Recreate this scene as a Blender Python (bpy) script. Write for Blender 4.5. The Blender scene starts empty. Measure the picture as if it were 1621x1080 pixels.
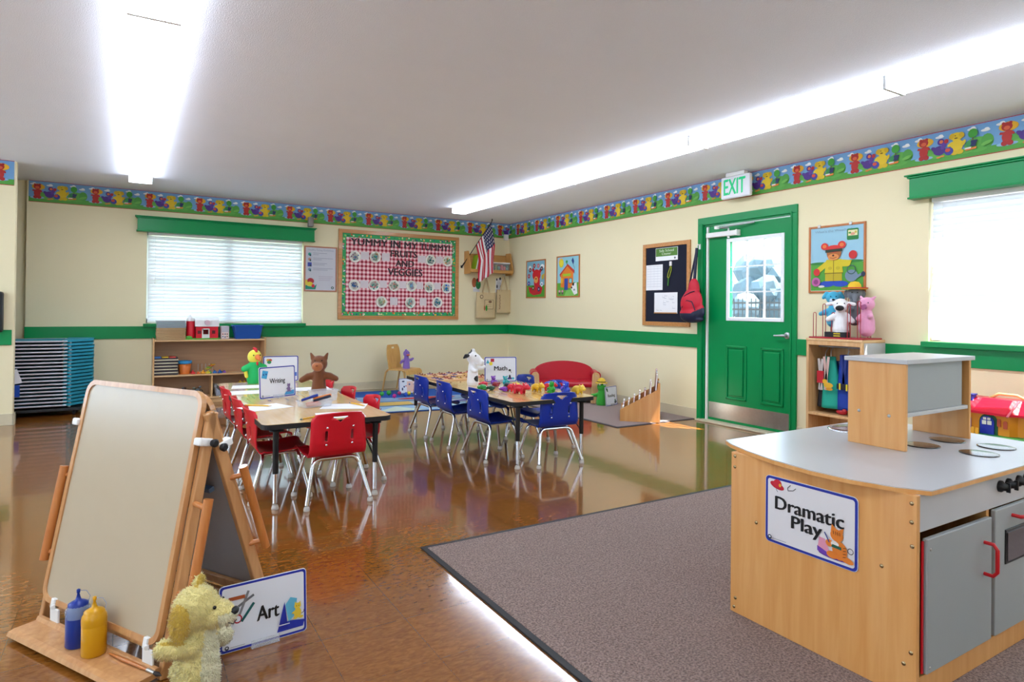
import bpy, bmesh, math, random
from mathutils import Vector, Matrix, Euler
R = math.radians
random.seed(7)
S = bpy.context.scene
COL = S.collection

# ------------------------------------------------------------------ camera
cam_data = bpy.data.cameras.new('camera')
cam = bpy.data.objects.new('camera', cam_data)
COL.objects.link(cam)
S.camera = cam
cam_data.sensor_width = 36.0
cam_data.lens = 997.05 * 36.0 / 1621.0
cam_data.clip_start = 0.05
cam_data.clip_end = 200
_f = Vector((math.sin(.5453) * math.cos(.007), math.cos(.5453) * math.cos(.007), math.sin(.007)))
_r = Vector((math.cos(.5453), -math.sin(.5453), 0))
_u = _r.cross(_f)
_m = Matrix((_r, _u, -_f)).transposed()
cam.matrix_world = Matrix.Translation((-5.1489, -8.5875, 1.1391)) @ (_m @ Matrix.Rotation(.0101, 3, 'Z')).to_4x4()
cam_data.shift_y = -(540 - 483.4) / 1621.0

# ------------------------------------------------------------------ daylight, exposure
world = bpy.data.worlds.new('sky')
S.world = world
world.use_nodes = True
bgn = world.node_tree.nodes['Background']
bgn.inputs[0].default_value = (0.66, 0.82, 1.0, 1)
bgn.inputs[1].default_value = 7.5
sun_d = bpy.data.lights.new('sun', 'SUN')
sun_d.energy = 28
sun_d.angle = R(0.6)
sun_d.color = (1.0, 0.95, 0.86)
sun = bpy.data.objects.new('sun', sun_d)
COL.objects.link(sun)
sun.location = (6, -10, 12)
sun.rotation_euler = Vector((-.39, .43, -1.03)).to_track_quat('-Z', 'Y').to_euler()
S.view_settings.view_transform = 'Standard'
S.view_settings.look = 'None'
S.view_settings.gamma = 1
S.view_settings.use_curve_mapping = False
S.view_settings.exposure = 0.48
LAMP = 11.0          # radiance of the fluorescent lenses

# ------------------------------------------------------------------ materials
def lin(h):
    h = h.lstrip('#')
    if len(h) == 3: h = ''.join(x * 2 for x in h)
    c = [int(h[i:i + 2], 16) / 255 for i in (0, 2, 4)]
    return [x / 12.92 if x <= .04045 else ((x + .055) / 1.055) ** 2.4 for x in c] + [1]

MATS = {}
def mat(name, color='#ffffff', rough=.5, metal=0, spec=.5, vary=0.06, scale=12, bump=0, bscale=80, coat=0, emit=0, trans=0, ior=1.45, sheen=0):
    if name in MATS: return MATS[name]
    m = bpy.data.materials.new(name)
    m.use_nodes = True
    nt = m.node_tree
    b = nt.nodes['Principled BSDF']
    c = lin(color)
    b.inputs['Base Color'].default_value = c
    b.inputs['Roughness'].default_value = rough
    b.inputs['Metallic'].default_value = metal
    b.inputs['Specular IOR Level'].default_value = spec
    b.inputs['Coat Weight'].default_value = coat
    b.inputs['IOR'].default_value = ior
    b.inputs['Transmission Weight'].default_value = trans
    b.inputs['Sheen Weight'].default_value = sheen
    if emit:
        b.inputs['Emission Color'].default_value = c
        b.inputs['Emission Strength'].default_value = emit
    tc = nt.nodes.new('ShaderNodeTexCoord')
    if vary:
        n = nt.nodes.new('ShaderNodeTexNoise')
        n.inputs['Scale'].default_value = scale
        n.inputs['Detail'].default_value = 3
        nt.links.new(tc.outputs['Object'], n.inputs['Vector'])
        mx = nt.nodes.new('ShaderNodeMix')
        mx.data_type = 'RGBA'
        nt.links.new(n.outputs['Fac'], mx.inputs[0])
        mx.inputs[6].default_value = [x * (1 - vary) for x in c[:3]] + [1]
        mx.inputs[7].default_value = [min(1, x * (1 + vary)) for x in c[:3]] + [1]
        nt.links.new(mx.outputs[2], b.inputs['Base Color'])
    if bump:
        n2 = nt.nodes.new('ShaderNodeTexNoise')
        n2.inputs['Scale'].default_value = bscale
        n2.inputs['Detail'].default_value = 4
        nt.links.new(tc.outputs['Object'], n2.inputs['Vector'])
        bp = nt.nodes.new('ShaderNodeBump')
        bp.inputs['Strength'].default_value = bump
        bp.inputs['Distance'].default_value = .01
        nt.links.new(n2.outputs['Fac'], bp.inputs['Height'])
        nt.links.new(bp.outputs['Normal'], b.inputs['Normal'])
    MATS[name] = m
    return m

def wood(name, c1, c2, rough=.38, scale=3.0, axis='Z', coat=.15):
    if name in MATS: return MATS[name]
    m = bpy.data.materials.new(name); m.use_nodes = True
    nt = m.node_tree; b = nt.nodes['Principled BSDF']
    b.inputs['Roughness'].default_value = rough
    b.inputs['Coat Weight'].default_value = coat
    tc = nt.nodes.new('ShaderNodeTexCoord'); mp = nt.nodes.new('ShaderNodeMapping')
    s = {'X': (1, 14, 14), 'Y': (14, 1, 14), 'Z': (14, 14, 1)}[axis]
    mp.inputs['Scale'].default_value = s
    nt.links.new(tc.outputs['Object'], mp.inputs['Vector'])
    n = nt.nodes.new('ShaderNodeTexNoise'); n.inputs['Scale'].default_value = scale; n.inputs['Detail'].default_value = 6
    n.inputs['Distortion'].default_value = .6
    nt.links.new(mp.outputs[0], n.inputs['Vector'])
    cr = nt.nodes.new('ShaderNodeValToRGB')
    cr.color_ramp.elements[0].position = .3; cr.color_ramp.elements[0].color = lin(c1)
    cr.color_ramp.elements[1].position = .72; cr.color_ramp.elements[1].color = lin(c2)
    nt.links.new(n.outputs['Fac'], cr.inputs[0]); nt.links.new(cr.outputs[0], b.inputs['Base Color'])
    MATS[name] = m
    return m

def flat(h):            # printed ink / paper colour
    return mat('ink ' + h, h, rough=.55, vary=.02)

M_wall = mat('cream wall paint', '#e8dcb6', rough=.75, vary=.015, scale=2, bump=.08, bscale=180)
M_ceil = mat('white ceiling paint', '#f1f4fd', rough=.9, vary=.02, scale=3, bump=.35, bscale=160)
M_green = mat('green gloss paint', '#008848', rough=.32, spec=.35, vary=.03, scale=4)
M_white = mat('white plastic', '#e8e8e6', rough=.4)
M_wframe = mat('white window frame', '#e9ecef', rough=.4)
M_base = mat('cream vinyl baseboard', '#cfc4a6', rough=.45)
M_chrome = mat('chrome', '#d8dade', rough=.12, metal=1, vary=0)
M_steel = mat('brushed steel', '#b9b7b4', rough=.32, metal=1, vary=.1, scale=40)
M_alu = mat('grey aluminium', '#b8bcc0', rough=.35, metal=.6)
M_black = mat('black plastic', '#15161a', rough=.4)
M_rubber = mat('black rubber edge', '#17181c', rough=.5)
M_red = mat('red chair plastic', '#c80d22', rough=.36, vary=.03)
M_blue = mat('blue chair plastic', '#0a2f9c', rough=.33, vary=.03)
M_maple = wood('maple veneer', '#c99863', '#ddb583', axis='Z')
M_mapleX = wood('maple veneer cross', '#d0a472', '#e0bd8d', axis='X')
M_kit = wood('play kitchen maple', '#d2934f', '#dfa768', axis='Z', scale=2)
M_easel = wood('easel wood', '#b9824f', '#cf9c68', axis='Z', coat=.3)
M_peg = wood('orange dowel wood', '#b3672c', '#c97f3f', axis='Z', coat=.4)
M_oak = wood('oak frame', '#b5793f', '#cb9155', axis='X', coat=.2)
M_tabletop = wood('table laminate', '#d6a965', '#e6c386', axis='Y', rough=.16, scale=1.6, coat=.5)
M_laminate = mat('grey white laminate', '#b9b9bb', rough=.28, vary=.02)
M_melamine = mat('white grey melamine door', '#989c9c', rough=.4, vary=.02)
M_wboard = mat('cream dry erase board', '#b9aa92', rough=.25, vary=.02)
M_gboard = mat('grey easel board', '#b4b4ba', rough=.4)
M_paper = mat('white paper', '#eeeef0', rough=.6, vary=.01)
M_glassdark = mat('dark burner disc', '#2d2622', rough=.18, coat=.3)
M_teal = mat('teal cot fabric', '#1f8ea6', rough=.6)
M_tube = mat('grey white cot rail', '#c6c6cc', rough=.4)

def glass_mat():
    m = bpy.data.materials.new('window glass'); m.use_nodes = True
    nt = m.node_tree; nt.nodes.clear()
    o = nt.nodes.new('ShaderNodeOutputMaterial'); t = nt.nodes.new('ShaderNodeBsdfTransparent')
    g = nt.nodes.new('ShaderNodeBsdfGlossy'); g.inputs['Roughness'].default_value = .02
    mx = nt.nodes.new('ShaderNodeMixShader'); t.inputs[0].default_value = (.97, .98, .98, 1)
    mx.inputs[0].default_value = .05; nt.links.new(t.outputs[0], mx.inputs[1]); nt.links.new(g.outputs[0], mx.inputs[2])
    nt.links.new(mx.outputs[0], o.inputs[0])
    return m
M_glass = glass_mat()

def clear_mat(name, color, alpha_mix, rough=.1):
    m = bpy.data.materials.new(name); m.use_nodes = True
    nt = m.node_tree; nt.nodes.clear()
    o = nt.nodes.new('ShaderNodeOutputMaterial'); t = nt.nodes.new('ShaderNodeBsdfTransparent')
    p = nt.nodes.new('ShaderNodeBsdfPrincipled'); p.inputs['Base Color'].default_value = lin(color); p.inputs['Roughness'].default_value = rough
    mx = nt.nodes.new('ShaderNodeMixShader'); mx.inputs[0].default_value = alpha_mix
    nt.links.new(t.outputs[0], mx.inputs[1]); nt.links.new(p.outputs[0], mx.inputs[2]); nt.links.new(mx.outputs[0], o.inputs[0])
    return m
M_clear = clear_mat('clear plastic', '#d8dce4', .28)
M_clearblue = clear_mat('translucent bottle plastic', '#9fb4d8', .45)

def slat_mat():
    m = bpy.data.materials.new('white blind slat'); m.use_nodes = True
    nt = m.node_tree; nt.nodes.clear()
    o = nt.nodes.new('ShaderNodeOutputMaterial')
    d = nt.nodes.new('ShaderNodeBsdfDiffuse'); d.inputs[0].default_value = (.9, .92, .94, 1)
    t = nt.nodes.new('ShaderNodeBsdfTranslucent'); t.inputs[0].default_value = (.90, .93, .97, 1)
    mx = nt.nodes.new('ShaderNodeMixShader'); mx.inputs[0].default_value = .15
    nt.links.new(d.outputs[0], mx.inputs[1]); nt.links.new(t.outputs[0], mx.inputs[2]); nt.links.new(mx.outputs[0], o.inputs[0])
    return m
M_slat = slat_mat()

def floor_mat():
    m = bpy.data.materials.new('waxed brown vinyl tile'); m.use_nodes = True
    nt = m.node_tree; b = nt.nodes['Principled BSDF']
    tc = nt.nodes.new('ShaderNodeTexCoord')
    # streaky chips
    n = nt.nodes.new('ShaderNodeTexNoise'); n.inputs['Scale'].default_value = 26; n.inputs['Detail'].default_value = 5; n.inputs['Distortion'].default_value = 1.2
    mp = nt.nodes.new('ShaderNodeMapping'); mp.inputs['Scale'].default_value = (1, 2.6, 1); mp.inputs['Rotation'].default_value = (0, 0, .5)
    nt.links.new(tc.outputs['Object'], mp.inputs[0]); nt.links.new(mp.outputs[0], n.inputs[0])
    cr = nt.nodes.new('ShaderNodeValToRGB')
    e = cr.color_ramp.elements
    e[0].position = .3; e[0].color = lin('#764413')
    e[1].position = .75; e[1].color = lin('#9a632e')
    k = e.new(.5); k.color = lin('#87531f')
    nt.links.new(n.outputs['Fac'], cr.inputs[0])
    br = nt.nodes.new('ShaderNodeTexBrick')
    br.offset = 0; br.inputs['Scale'].default_value = 1
    br.inputs['Brick Width'].default_value = .305; br.inputs['Row Height'].default_value = .305
    br.inputs['Mortar Size'].default_value = .0012
    br.inputs['Color1'].default_value = (1, 1, 1, 1); br.inputs['Color2'].default_value = (.86, .86, .86, 1); br.inputs['Mortar'].default_value = (.55, .55, .55, 1)
    nt.links.new(tc.outputs['Object'], br.inputs[0])
    mx = nt.nodes.new('ShaderNodeMix'); mx.data_type = 'RGBA'; mx.blend_type = 'MULTIPLY'; mx.inputs[0].default_value = 1
    nt.links.new(cr.outputs[0], mx.inputs[6]); nt.links.new(br.outputs[0], mx.inputs[7])
    nt.links.new(mx.outputs[2], b.inputs['Base Color'])
    b.inputs['Roughness'].default_value = .13
    b.inputs['Specular IOR Level'].default_value = .65
    b.inputs['Coat Weight'].default_value = .5; b.inputs['Coat Roughness'].default_value = .05
    n3 = nt.nodes.new('ShaderNodeTexNoise'); n3.inputs['Scale'].default_value = 5
    nt.links.new(tc.outputs['Object'], n3.inputs[0])
    bp = nt.nodes.new('ShaderNodeBump'); bp.inputs['Strength'].default_value = .025; bp.inputs['Distance'].default_value = .02
    nt.links.new(n3.outputs['Fac'], bp.inputs['Height']); nt.links.new(bp.outputs[0], b.inputs['Normal']); nt.links.new(bp.outputs[0], b.inputs['Coat Normal'])
    return m
M_floor = floor_mat()

def carpet_mat(name, c1, c2):
    m = bpy.data.materials.new(name); m.use_nodes = True
    nt = m.node_tree; b = nt.nodes['Principled BSDF']; b.inputs['Roughness'].default_value = .95; b.inputs['Specular IOR Level'].default_value = .1
    tc = nt.nodes.new('ShaderNodeTexCoord')
    n = nt.nodes.new('ShaderNodeTexNoise'); n.inputs['Scale'].default_value = 130; n.inputs['Detail'].default_value = 3; n.inputs['Roughness'].default_value = .7
    nt.links.new(tc.outputs['Object'], n.inputs[0])
    cr = nt.nodes.new('ShaderNodeValToRGB'); e = cr.color_ramp.elements
    e[0].position = .35; e[0].color = lin(c1); e[1].position = .65; e[1].color = lin(c2)
    nt.links.new(n.outputs['Fac'], cr.inputs[0]); nt.links.new(cr.outputs[0], b.inputs['Base Color'])
    bp = nt.nodes.new('ShaderNodeBump'); bp.inputs['Strength'].default_value = .9; bp.inputs['Distance'].default_value = .012
    nt.links.new(n.outputs['Fac'], bp.inputs['Height']); nt.links.new(bp.outputs[0], b.inputs['Normal'])
    b.inputs['Sheen Weight'].default_value = .2
    return m
M_carpet = carpet_mat('mauve loop carpet', '#5d4842', '#a98f84')
M_rugsmall = carpet_mat('pale mauve rug', '#7a6662', '#b09a94')

def gingham_mat():
    m = bpy.data.materials.new('red gingham cloth'); m.use_nodes = True
    nt = m.node_tree; b = nt.nodes['Principled BSDF']; b.inputs['Roughness'].default_value = .8
    tc = nt.nodes.new('ShaderNodeTexCoord'); sp = nt.nodes.new('ShaderNodeSeparateXYZ'); nt.links.new(tc.outputs['Object'], sp.inputs[0])
    def stripe(out):
        a = nt.nodes.new('ShaderNodeMath'); a.operation = 'MULTIPLY'; a.inputs[1].default_value = 1 / .058
        f = nt.nodes.new('ShaderNodeMath'); f.operation = 'FRACT'
        g = nt.nodes.new('ShaderNodeMath'); g.operation = 'GREATER_THAN'; g.inputs[1].default_value = .5
        nt.links.new(out, a.inputs[0]); nt.links.new(a.outputs[0], f.inputs[0]); nt.links.new(f.outputs[0], g.inputs[0])
        return g
    g1 = stripe(sp.outputs[0]); g2 = stripe(sp.outputs[2])
    ad = nt.nodes.new('ShaderNodeMath'); ad.operation = 'ADD'; nt.links.new(g1.outputs[0], ad.inputs[0]); nt.links.new(g2.outputs[0], ad.inputs[1])
    hf = nt.nodes.new('ShaderNodeMath'); hf.operation = 'MULTIPLY'; hf.inputs[1].default_value = .5; nt.links.new(ad.outputs[0], hf.inputs[0])
    cr = nt.nodes.new('ShaderNodeValToRGB'); cr.color_ramp.interpolation = 'CONSTANT'; e = cr.color_ramp.elements
    e[0].position = 0; e[0].color = lin('#f3d9d6'); e[1].position = .9; e[1].color = lin('#8e0f22'); k = e.new(.4); k.color = lin('#d98490')
    nt.links.new(hf.outputs[0], cr.inputs[0]); nt.links.new(cr.outputs[0], b.inputs['Base Color'])
    return m

# ------------------------------------------------------------------ mesh builder
class MB:
    def __init__(s, T=None):
        s.v = []; s.f = []; s.mi = []; s.sm = []; s.mats = []
        s.T = T
    def m(s, material):
        if material not in s.mats: s.mats.append(material)
        return s.mats.index(material)
    def add(s, vs, fs, material, smooth=False, T=None):
        o = len(s.v); k = s.m(material)
        for p in vs:
            p = Vector(p)
            if T is not None: p = T @ p
            if s.T is not None: p = s.T @ p
            s.v.append(p)
        for f in fs:
            s.f.append([i + o for i in f]); s.mi.append(k); s.sm.append(smooth)
    def box(s, a, b, material, bev=0, T=None):
        x0, x1 = sorted((a[0], b[0])); y0, y1 = sorted((a[1], b[1])); z0, z1 = sorted((a[2], b[2]))
        if bev <= 0:
            s.add([(x0, y0, z0), (x1, y0, z0), (x1, y1, z0), (x0, y1, z0), (x0, y0, z1), (x1, y0, z1), (x1, y1, z1), (x0, y1, z1)],
                  [(3, 2, 1, 0), (4, 5, 6, 7), (0, 1, 5, 4), (1, 2, 6, 5), (2, 3, 7, 6), (3, 0, 4, 7)], material, False, T)
            return
        bm = bmesh.new()
        bmesh.ops.create_cube(bm, size=1)
        for v in bm.verts:
            v.co = Vector(((x0 + x1) / 2 + v.co.x * (x1 - x0), (y0 + y1) / 2 + v.co.y * (y1 - y0), (z0 + z1) / 2 + v.co.z * (z1 - z0)))
        bev = min(bev, (x1 - x0) * .49, (y1 - y0) * .49, (z1 - z0) * .49)
        bmesh.ops.bevel(bm, geom=bm.edges[:], offset=bev, segments=2, profile=.5, affect='EDGES')
        s.bm(bm, material, False, T)
    def bm(s, bm, material, smooth=True, T=None):
        bm.verts.index_update()
        s.add([v.co.copy() for v in bm.verts], [[v.index for v in f.verts] for f in bm.faces], material, smooth, T)
        bm.free()
    def tube(s, pts, r, material, seg=10, cap=True, T=None):
        pts = [Vector(p) for p in pts]
        n = len(pts); rs = r if isinstance(r, (list, tuple)) else [r] * n
        vs = []; fs = []
        prev = None
        for i, p in enumerate(pts):
            d = (pts[min(i + 1, n - 1)] - pts[max(i - 1, 0)]).normalized()
            if prev is None:
                a = Vector((0, 0, 1)) if abs(d.z) < .9 else Vector((1, 0, 0))
                nx = d.cross(a).normalized()
            else:
                nx = (prev - d * prev.dot(d)).normalized()
            prev = nx; ny = d.cross(nx)
            for k in range(seg):
                t = 2 * math.pi * k / seg
                vs.append(p + (nx * math.cos(t) + ny * math.sin(t)) * rs[i])
        for i in range(n - 1):
            for k in range(seg):
                a = i * seg + k; b = i * seg + (k + 1) % seg
                fs.append((a, b, b + seg, a + seg))
        s.add(vs, fs, material, True, T)
        if cap:
            s.add([vs[k] for k in range(seg)][::-1], [tuple(range(seg))], material, False, T)
            s.add([vs[(n - 1) * seg + k] for k in range(seg)], [tuple(range(seg))], material, False, T)
    def cyl(s, p0, p1, r, material, seg=16, r1=None, T=None):
        s.tube([p0, p1], [r, r if r1 is None else r1], material, seg, True, T)
    def lathe(s, prof, material, c=(0, 0, 0), seg=20, T=None, sx=1, sy=1):
        vs = []; fs = []; n = len(prof)
        for (r, z) in prof:
            for k in range(seg):
                t = 2 * math.pi * k / seg
                vs.append((c[0] + r * sx * math.cos(t), c[1] + r * sy * math.sin(t), c[2] + z))
        for i in range(n - 1):
            for k in range(seg):
                a = i * seg + k; b = i * seg + (k + 1) % seg
                fs.append((a, b, b + seg, a + seg))
        s.add(vs, fs, material, True, T)
        if prof[0][0] > 1e-4: s.add(vs[:seg][::-1], [tuple(range(seg))], material, False, T)
        if prof[-1][0] > 1e-4: s.add(vs[-seg:], [tuple(range(seg))], material, False, T)
    def ball(s, c, r, material, seg=14, T=None):
        r = r if isinstance(r, (list, tuple)) else (r, r, r)
        vs = []; fs = []; n = seg // 2 + 1
        for i in range(n):
            ph = math.pi * i / (n - 1) - math.pi / 2
            for k in range(seg):
                t = 2 * math.pi * k / seg
                vs.append((c[0] + r[0] * math.cos(ph) * math.cos(t), c[1] + r[1] * math.cos(ph) * math.sin(t), c[2] + r[2] * math.sin(ph)))
        for i in range(n - 1):
            for k in range(seg):
                a = i * seg + k; b = i * seg + (k + 1) % seg
                fs.append((a, b, b + seg, a + seg))
        s.add(vs, fs, material, True, T)
    def prism(s, poly, z0, z1, material, T=None):       # poly in xy
        n = len(poly)
        A = sum(poly[i][0] * poly[(i + 1) % n][1] - poly[(i + 1) % n][0] * poly[i][1] for i in range(n))
        if A < 0: poly = poly[::-1]
        vs = [(p[0], p[1], z0) for p in poly] + [(p[0], p[1], z1) for p in poly]
        fs = [tuple(range(n))[::-1], tuple(range(n, 2 * n))] + [(i, (i + 1) % n, n + (i + 1) % n, n + i) for i in range(n)]
        s.add(vs, fs, material, False, T)
    def build(s, name, parent=None, loc=None, rot=None):
        me = bpy.data.meshes.new(name)
        me.from_pydata([tuple(p) for p in s.v], [], s.f)
        for k in s.mats: me.materials.append(k)
        me.polygons.foreach_set('material_index', s.mi)
        me.polygons.foreach_set('use_smooth', s.sm)
        me.update()
        o = bpy.data.objects.new(name, me)
        COL.objects.link(o)
        if parent is not None: o.parent = parent
        if loc is not None: o.location = loc
        if rot is not None: o.rotation_euler = rot
        return o

def thing(name, label, cat, loc=(0, 0, 0), rotz=0, group=None, rot=None):
    o = bpy.data.objects.new(name, None)
    COL.objects.link(o)
    o.empty_display_size = .05
    o.location = loc
    o.rotation_euler = rot if rot is not None else (0, 0, rotz)
    o['label'] = label; o['category'] = cat
    if group: o['group'] = group
    return o
def tag(o, label, cat, group=None):
    o['label'] = label; o['category'] = cat
    if group: o['group'] = group
    return o
def struct(o, label=None):
    o['kind'] = 'structure'
    if label: o['label'] = label
    return o
KIDS = {}
def dup(root, loc, rotz, label, group=None, mats=None):
    def cp(o, par):
        c = o.copy(); COL.objects.link(c)
        if par is not None: c.parent = par
        for k in [x for x in bpy.data.objects if x.parent == o and x is not c]: cp(k, c)
        return c
    src = list(bpy.data.objects)
    c = cp(root, None)
    c.location = loc; c.rotation_euler = (0, 0, rotz)
    c['label'] = label
    if group: c['group'] = group
    return c

_txt = {}
def text_polys(string, bold=0.0):
    key = (string, bold)
    if key in _txt: return _txt[key]
    cu = bpy.data.curves.new('t', 'FONT'); cu.body = string; cu.size = 1; cu.offset = bold
    cu.resolution_u = 3
    o = bpy.data.objects.new('t', cu); COL.objects.link(o)
    dg = bpy.context.evaluated_depsgraph_get()
    me = bpy.data.meshes.new_from_object(o.evaluated_get(dg))
    vs = [v.co.copy() for v in me.vertices]; fs = [tuple(p.vertices) for p in me.polygons]
    bpy.data.objects.remove(o); bpy.data.curves.remove(cu); bpy.data.meshes.remove(me)
    x0 = min(v.x for v in vs); x1 = max(v.x for v in vs); y0 = min(v.y for v in vs); y1 = max(v.y for v in vs)
    _txt[key] = (vs, fs, x0, x1, y0, y1)
    return _txt[key]

class Art(MB):
    """thin printed shapes lying on a plane; u to the right, v up, w out of the sheet"""
    def __init__(s, T, step=.0004):
        super().__init__(T); s.w = .0006; s.step = step
    def nxt(s): s.w += s.step; return s.w
    def poly(s, pts, c):
        w = s.nxt()
        s.add([(p[0], p[1], w) for p in pts], [tuple(range(len(pts)))], flat(c) if isinstance(c, str) else c)
    def rect(s, x0, y0, x1, y1, c): s.poly([(x0, y0), (x1, y0), (x1, y1), (x0, y1)], c)
    def rrect(s, x0, y0, x1, y1, r, c):
        pts = []
        for (cx, cy, a) in ((x1 - r, y1 - r, 0), (x0 + r, y1 - r, 90), (x0 + r, y0 + r, 180), (x1 - r, y0 + r, 270)):
            for k in range(5):
                t = R(a + k * 22.5); pts.append((cx + r * math.cos(t), cy + r * math.sin(t)))
        s.poly(pts, c)
    def ell(s, cx, cy, rx, ry, c, ang=0, n=16):
        ca, sa = math.cos(ang), math.sin(ang)
        s.poly([(cx + rx * math.cos(t) * ca - ry * math.sin(t) * sa, cy + rx * math.cos(t) * sa + ry * math.sin(t) * ca) for t in [2 * math.pi * k / n for k in range(n)]], c)
    def ring(s, cx, cy, r, t, c, n=16):
        w = s.nxt(); vs = []; fs = []
        for k in range(n):
            a = 2 * math.pi * k / n
            vs += [(cx + r * math.cos(a), cy + r * math.sin(a), w), (cx + (r - t) * math.cos(a), cy + (r - t) * math.sin(a), w)]
        for k in range(n):
            i = 2 * k; j = 2 * ((k + 1) % n); fs.append((i, j, j + 1, i + 1))
        s.add(vs, fs, flat(c))
    def line(s, pts, wd, c):
        w = s.nxt()
        for (a, b) in zip(pts[:-1], pts[1:]):
            d = Vector((b[0] - a[0], b[1] - a[1])); 
            if d.length < 1e-7: continue
            n = Vector((-d.y, d.x)).normalized() * wd / 2
            s.add([(a[0] - n.x, a[1] - n.y, w), (b[0] - n.x, b[1] - n.y, w), (b[0] + n.x, b[1] + n.y, w), (a[0] + n.x, a[1] + n.y, w)], [(0, 1, 2, 3)], flat(c))
    def text(s, string, cx, cy, width, height, c, bold=0.0, ang=0, thick=0):
        vs, fs, x0, x1, y0, y1 = text_polys(string)
        kx = width / (x1 - x0); ky = height / (y1 - y0) if height else kx
        w = s.nxt(); ca, sa = math.cos(ang), math.sin(ang)
        for q in ((-1, 0, 1) if bold else (0,)):        # shifted copies thicken the strokes
            out = []
            for v in vs:
                a = (v.x - (x0 + x1) / 2 + q * bold) * kx; b = (v.y - (y0 + y1) / 2 + q * bold * .4) * ky
                out.append((cx + a * ca - b * sa, cy + a * sa + b * ca, w + thick + q * .00005))
            s.add(out, fs, flat(c) if isinstance(c, str) else c)

# planes: a wall-mounted sheet whose lower left corner is at p
def on_back(x, z, y=0.0):      # back wall, faces -y
    return Matrix(((1, 0, 0, x), (0, 0, -1, y), (0, 1, 0, z), (0, 0, 0, 1)))
def on_right(y, z, x=0.0):     # right wall, faces -x ; u runs towards -y
    return Matrix(((0, 0, -1, x), (-1, 0, 0, y), (0, 1, 0, z), (0, 0, 0, 1)))
FRONT = Matrix(((1, 0, 0, 0), (0, 0, -1, 0), (0, 1, 0, 0), (0, 0, 0, 1)))   # local: sheet in the xz plane facing local -y

def eval_mesh(o):
    dg = bpy.context.evaluated_depsgraph_get()
    return bpy.data.meshes.new_from_object(o.evaluated_get(dg))

def soft(name, shapes, mats, pick=None, voxel=.006, smooth=6, parent=None, fuzz=0, fn=0):
    """one continuous soft surface grown from ellipsoids and tapered limbs"""
    mb = MB(); d = mats[0]
    for sh in shapes:
        if sh[0] == 'e':
            T = None
            if len(sh) > 3: T = Matrix.Translation(sh[1]) @ Euler(sh[3]).to_matrix().to_4x4()
            mb.ball((0, 0, 0) if T is not None else sh[1], sh[2], d, 18, T)
        else:   # ('c', [pts], [radii])
            pts = [Vector(p) for p in sh[1]]; rs = sh[2]
            mb.tube(pts, rs, d, 14)
            for p, r in zip(pts, rs): mb.ball(p, r * .995, d, 12)
    o = mb.build('tmp_soft')
    m = o.modifiers.new('r', 'REMESH'); m.mode = 'VOXEL'; m.voxel_size = voxel
    if smooth:
        k = o.modifiers.new('s', 'SMOOTH'); k.factor = .5; k.iterations = smooth
    me = eval_mesh(o)
    old = o.data; bpy.data.objects.remove(o); bpy.data.meshes.remove(old)
    me.materials.clear()
    for k in mats: me.materials.append(k)
    for p in me.polygons:
        p.use_smooth = True
        p.material_index = pick(p.center) if pick else 0
    if fuzz:
        rnd = random.Random(3)
        vs = [tuple(v.co) for v in me.vertices]; fs = [tuple(p.vertices) for p in me.polygons]; mi = [p.material_index for p in me.polygons]
        polys = list(me.polygons); tot = len(polys)
        for _ in range(fn):
            p = polys[rnd.randrange(tot)]; n = p.normal
            g = Vector((rnd.uniform(-1, 1), rnd.uniform(-1, 1), rnd.uniform(-1.6, .2)))
            t = (n * .75 + g * .55).normalized()
            c = p.center; a = t.cross(Vector((rnd.uniform(-1, 1), rnd.uniform(-1, 1), rnd.uniform(-1, 1)))).normalized() * .0022
            b = t.cross(a).normalized() * .0022
            q = len(vs); L = fuzz * rnd.uniform(.6, 1.2)
            vs += [tuple(c + a), tuple(c - a * .5 + b), tuple(c - a * .5 - b), tuple(c + t * L)]
            fs += [(q, q + 1, q + 3), (q + 1, q + 2, q + 3), (q + 2, q, q + 3)]; mi += [p.material_index] * 3
        m2 = bpy.data.meshes.new(name); m2.from_pydata(vs, [], fs)
        for k in mats: m2.materials.append(k)
        m2.polygons.foreach_set('material_index', mi); m2.polygons.foreach_set('use_smooth', [True] * len(fs)); m2.update()
        bpy.data.meshes.remove(me); me = m2
    me.name = name
    ob = bpy.data.objects.new(name, me); COL.objects.link(ob)
    if parent is not None: ob.parent = parent
    return ob
# ------------------------------------------------------------------ room shell
H = 2.5
def wall(name, T, L, openings, thick=.14, height=H, m=M_wall):
    """wall in local u (along) / v (up) with rectangular openings; built from blocks, one mesh"""
    mb = MB(T); us = sorted({0, L} | {o[0] for o in openings} | {o[2] for o in openings})
    for a, b in zip(us[:-1], us[1:]):
        spans = [(0, height)]
        for (u0, v0, u1, v1) in openings:
            if u0 <= a + 1e-6 and u1 >= b - 1e-6:
                ns = []
                for (s0, s1) in spans:
                    if v0 > s0: ns.append((s0, min(v0, s1)))
                    if v1 < s1: ns.append((max(v1, s0), s1))
                spans = [q for q in ns if q[1] - q[0] > 1e-5]
        for (s0, s1) in spans: mb.box((a, s0, -thick), (b, s1, 0), m)
    return struct(mb.build(name))

mb = MB(); mb.box((-9.0, -11.2, -.1), (.14, .3, 0), M_floor); struct(mb.build('floor'), 'waxed brown speckled vinyl tile floor')
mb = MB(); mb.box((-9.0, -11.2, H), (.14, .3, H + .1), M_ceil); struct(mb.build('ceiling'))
# back wall: u = x + 6.12
wall('wall_back', on_back(-6.12, 0), 6.12, [(6.12 - 4.985, .935, 6.12 - 3.185, 2.03)])
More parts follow.
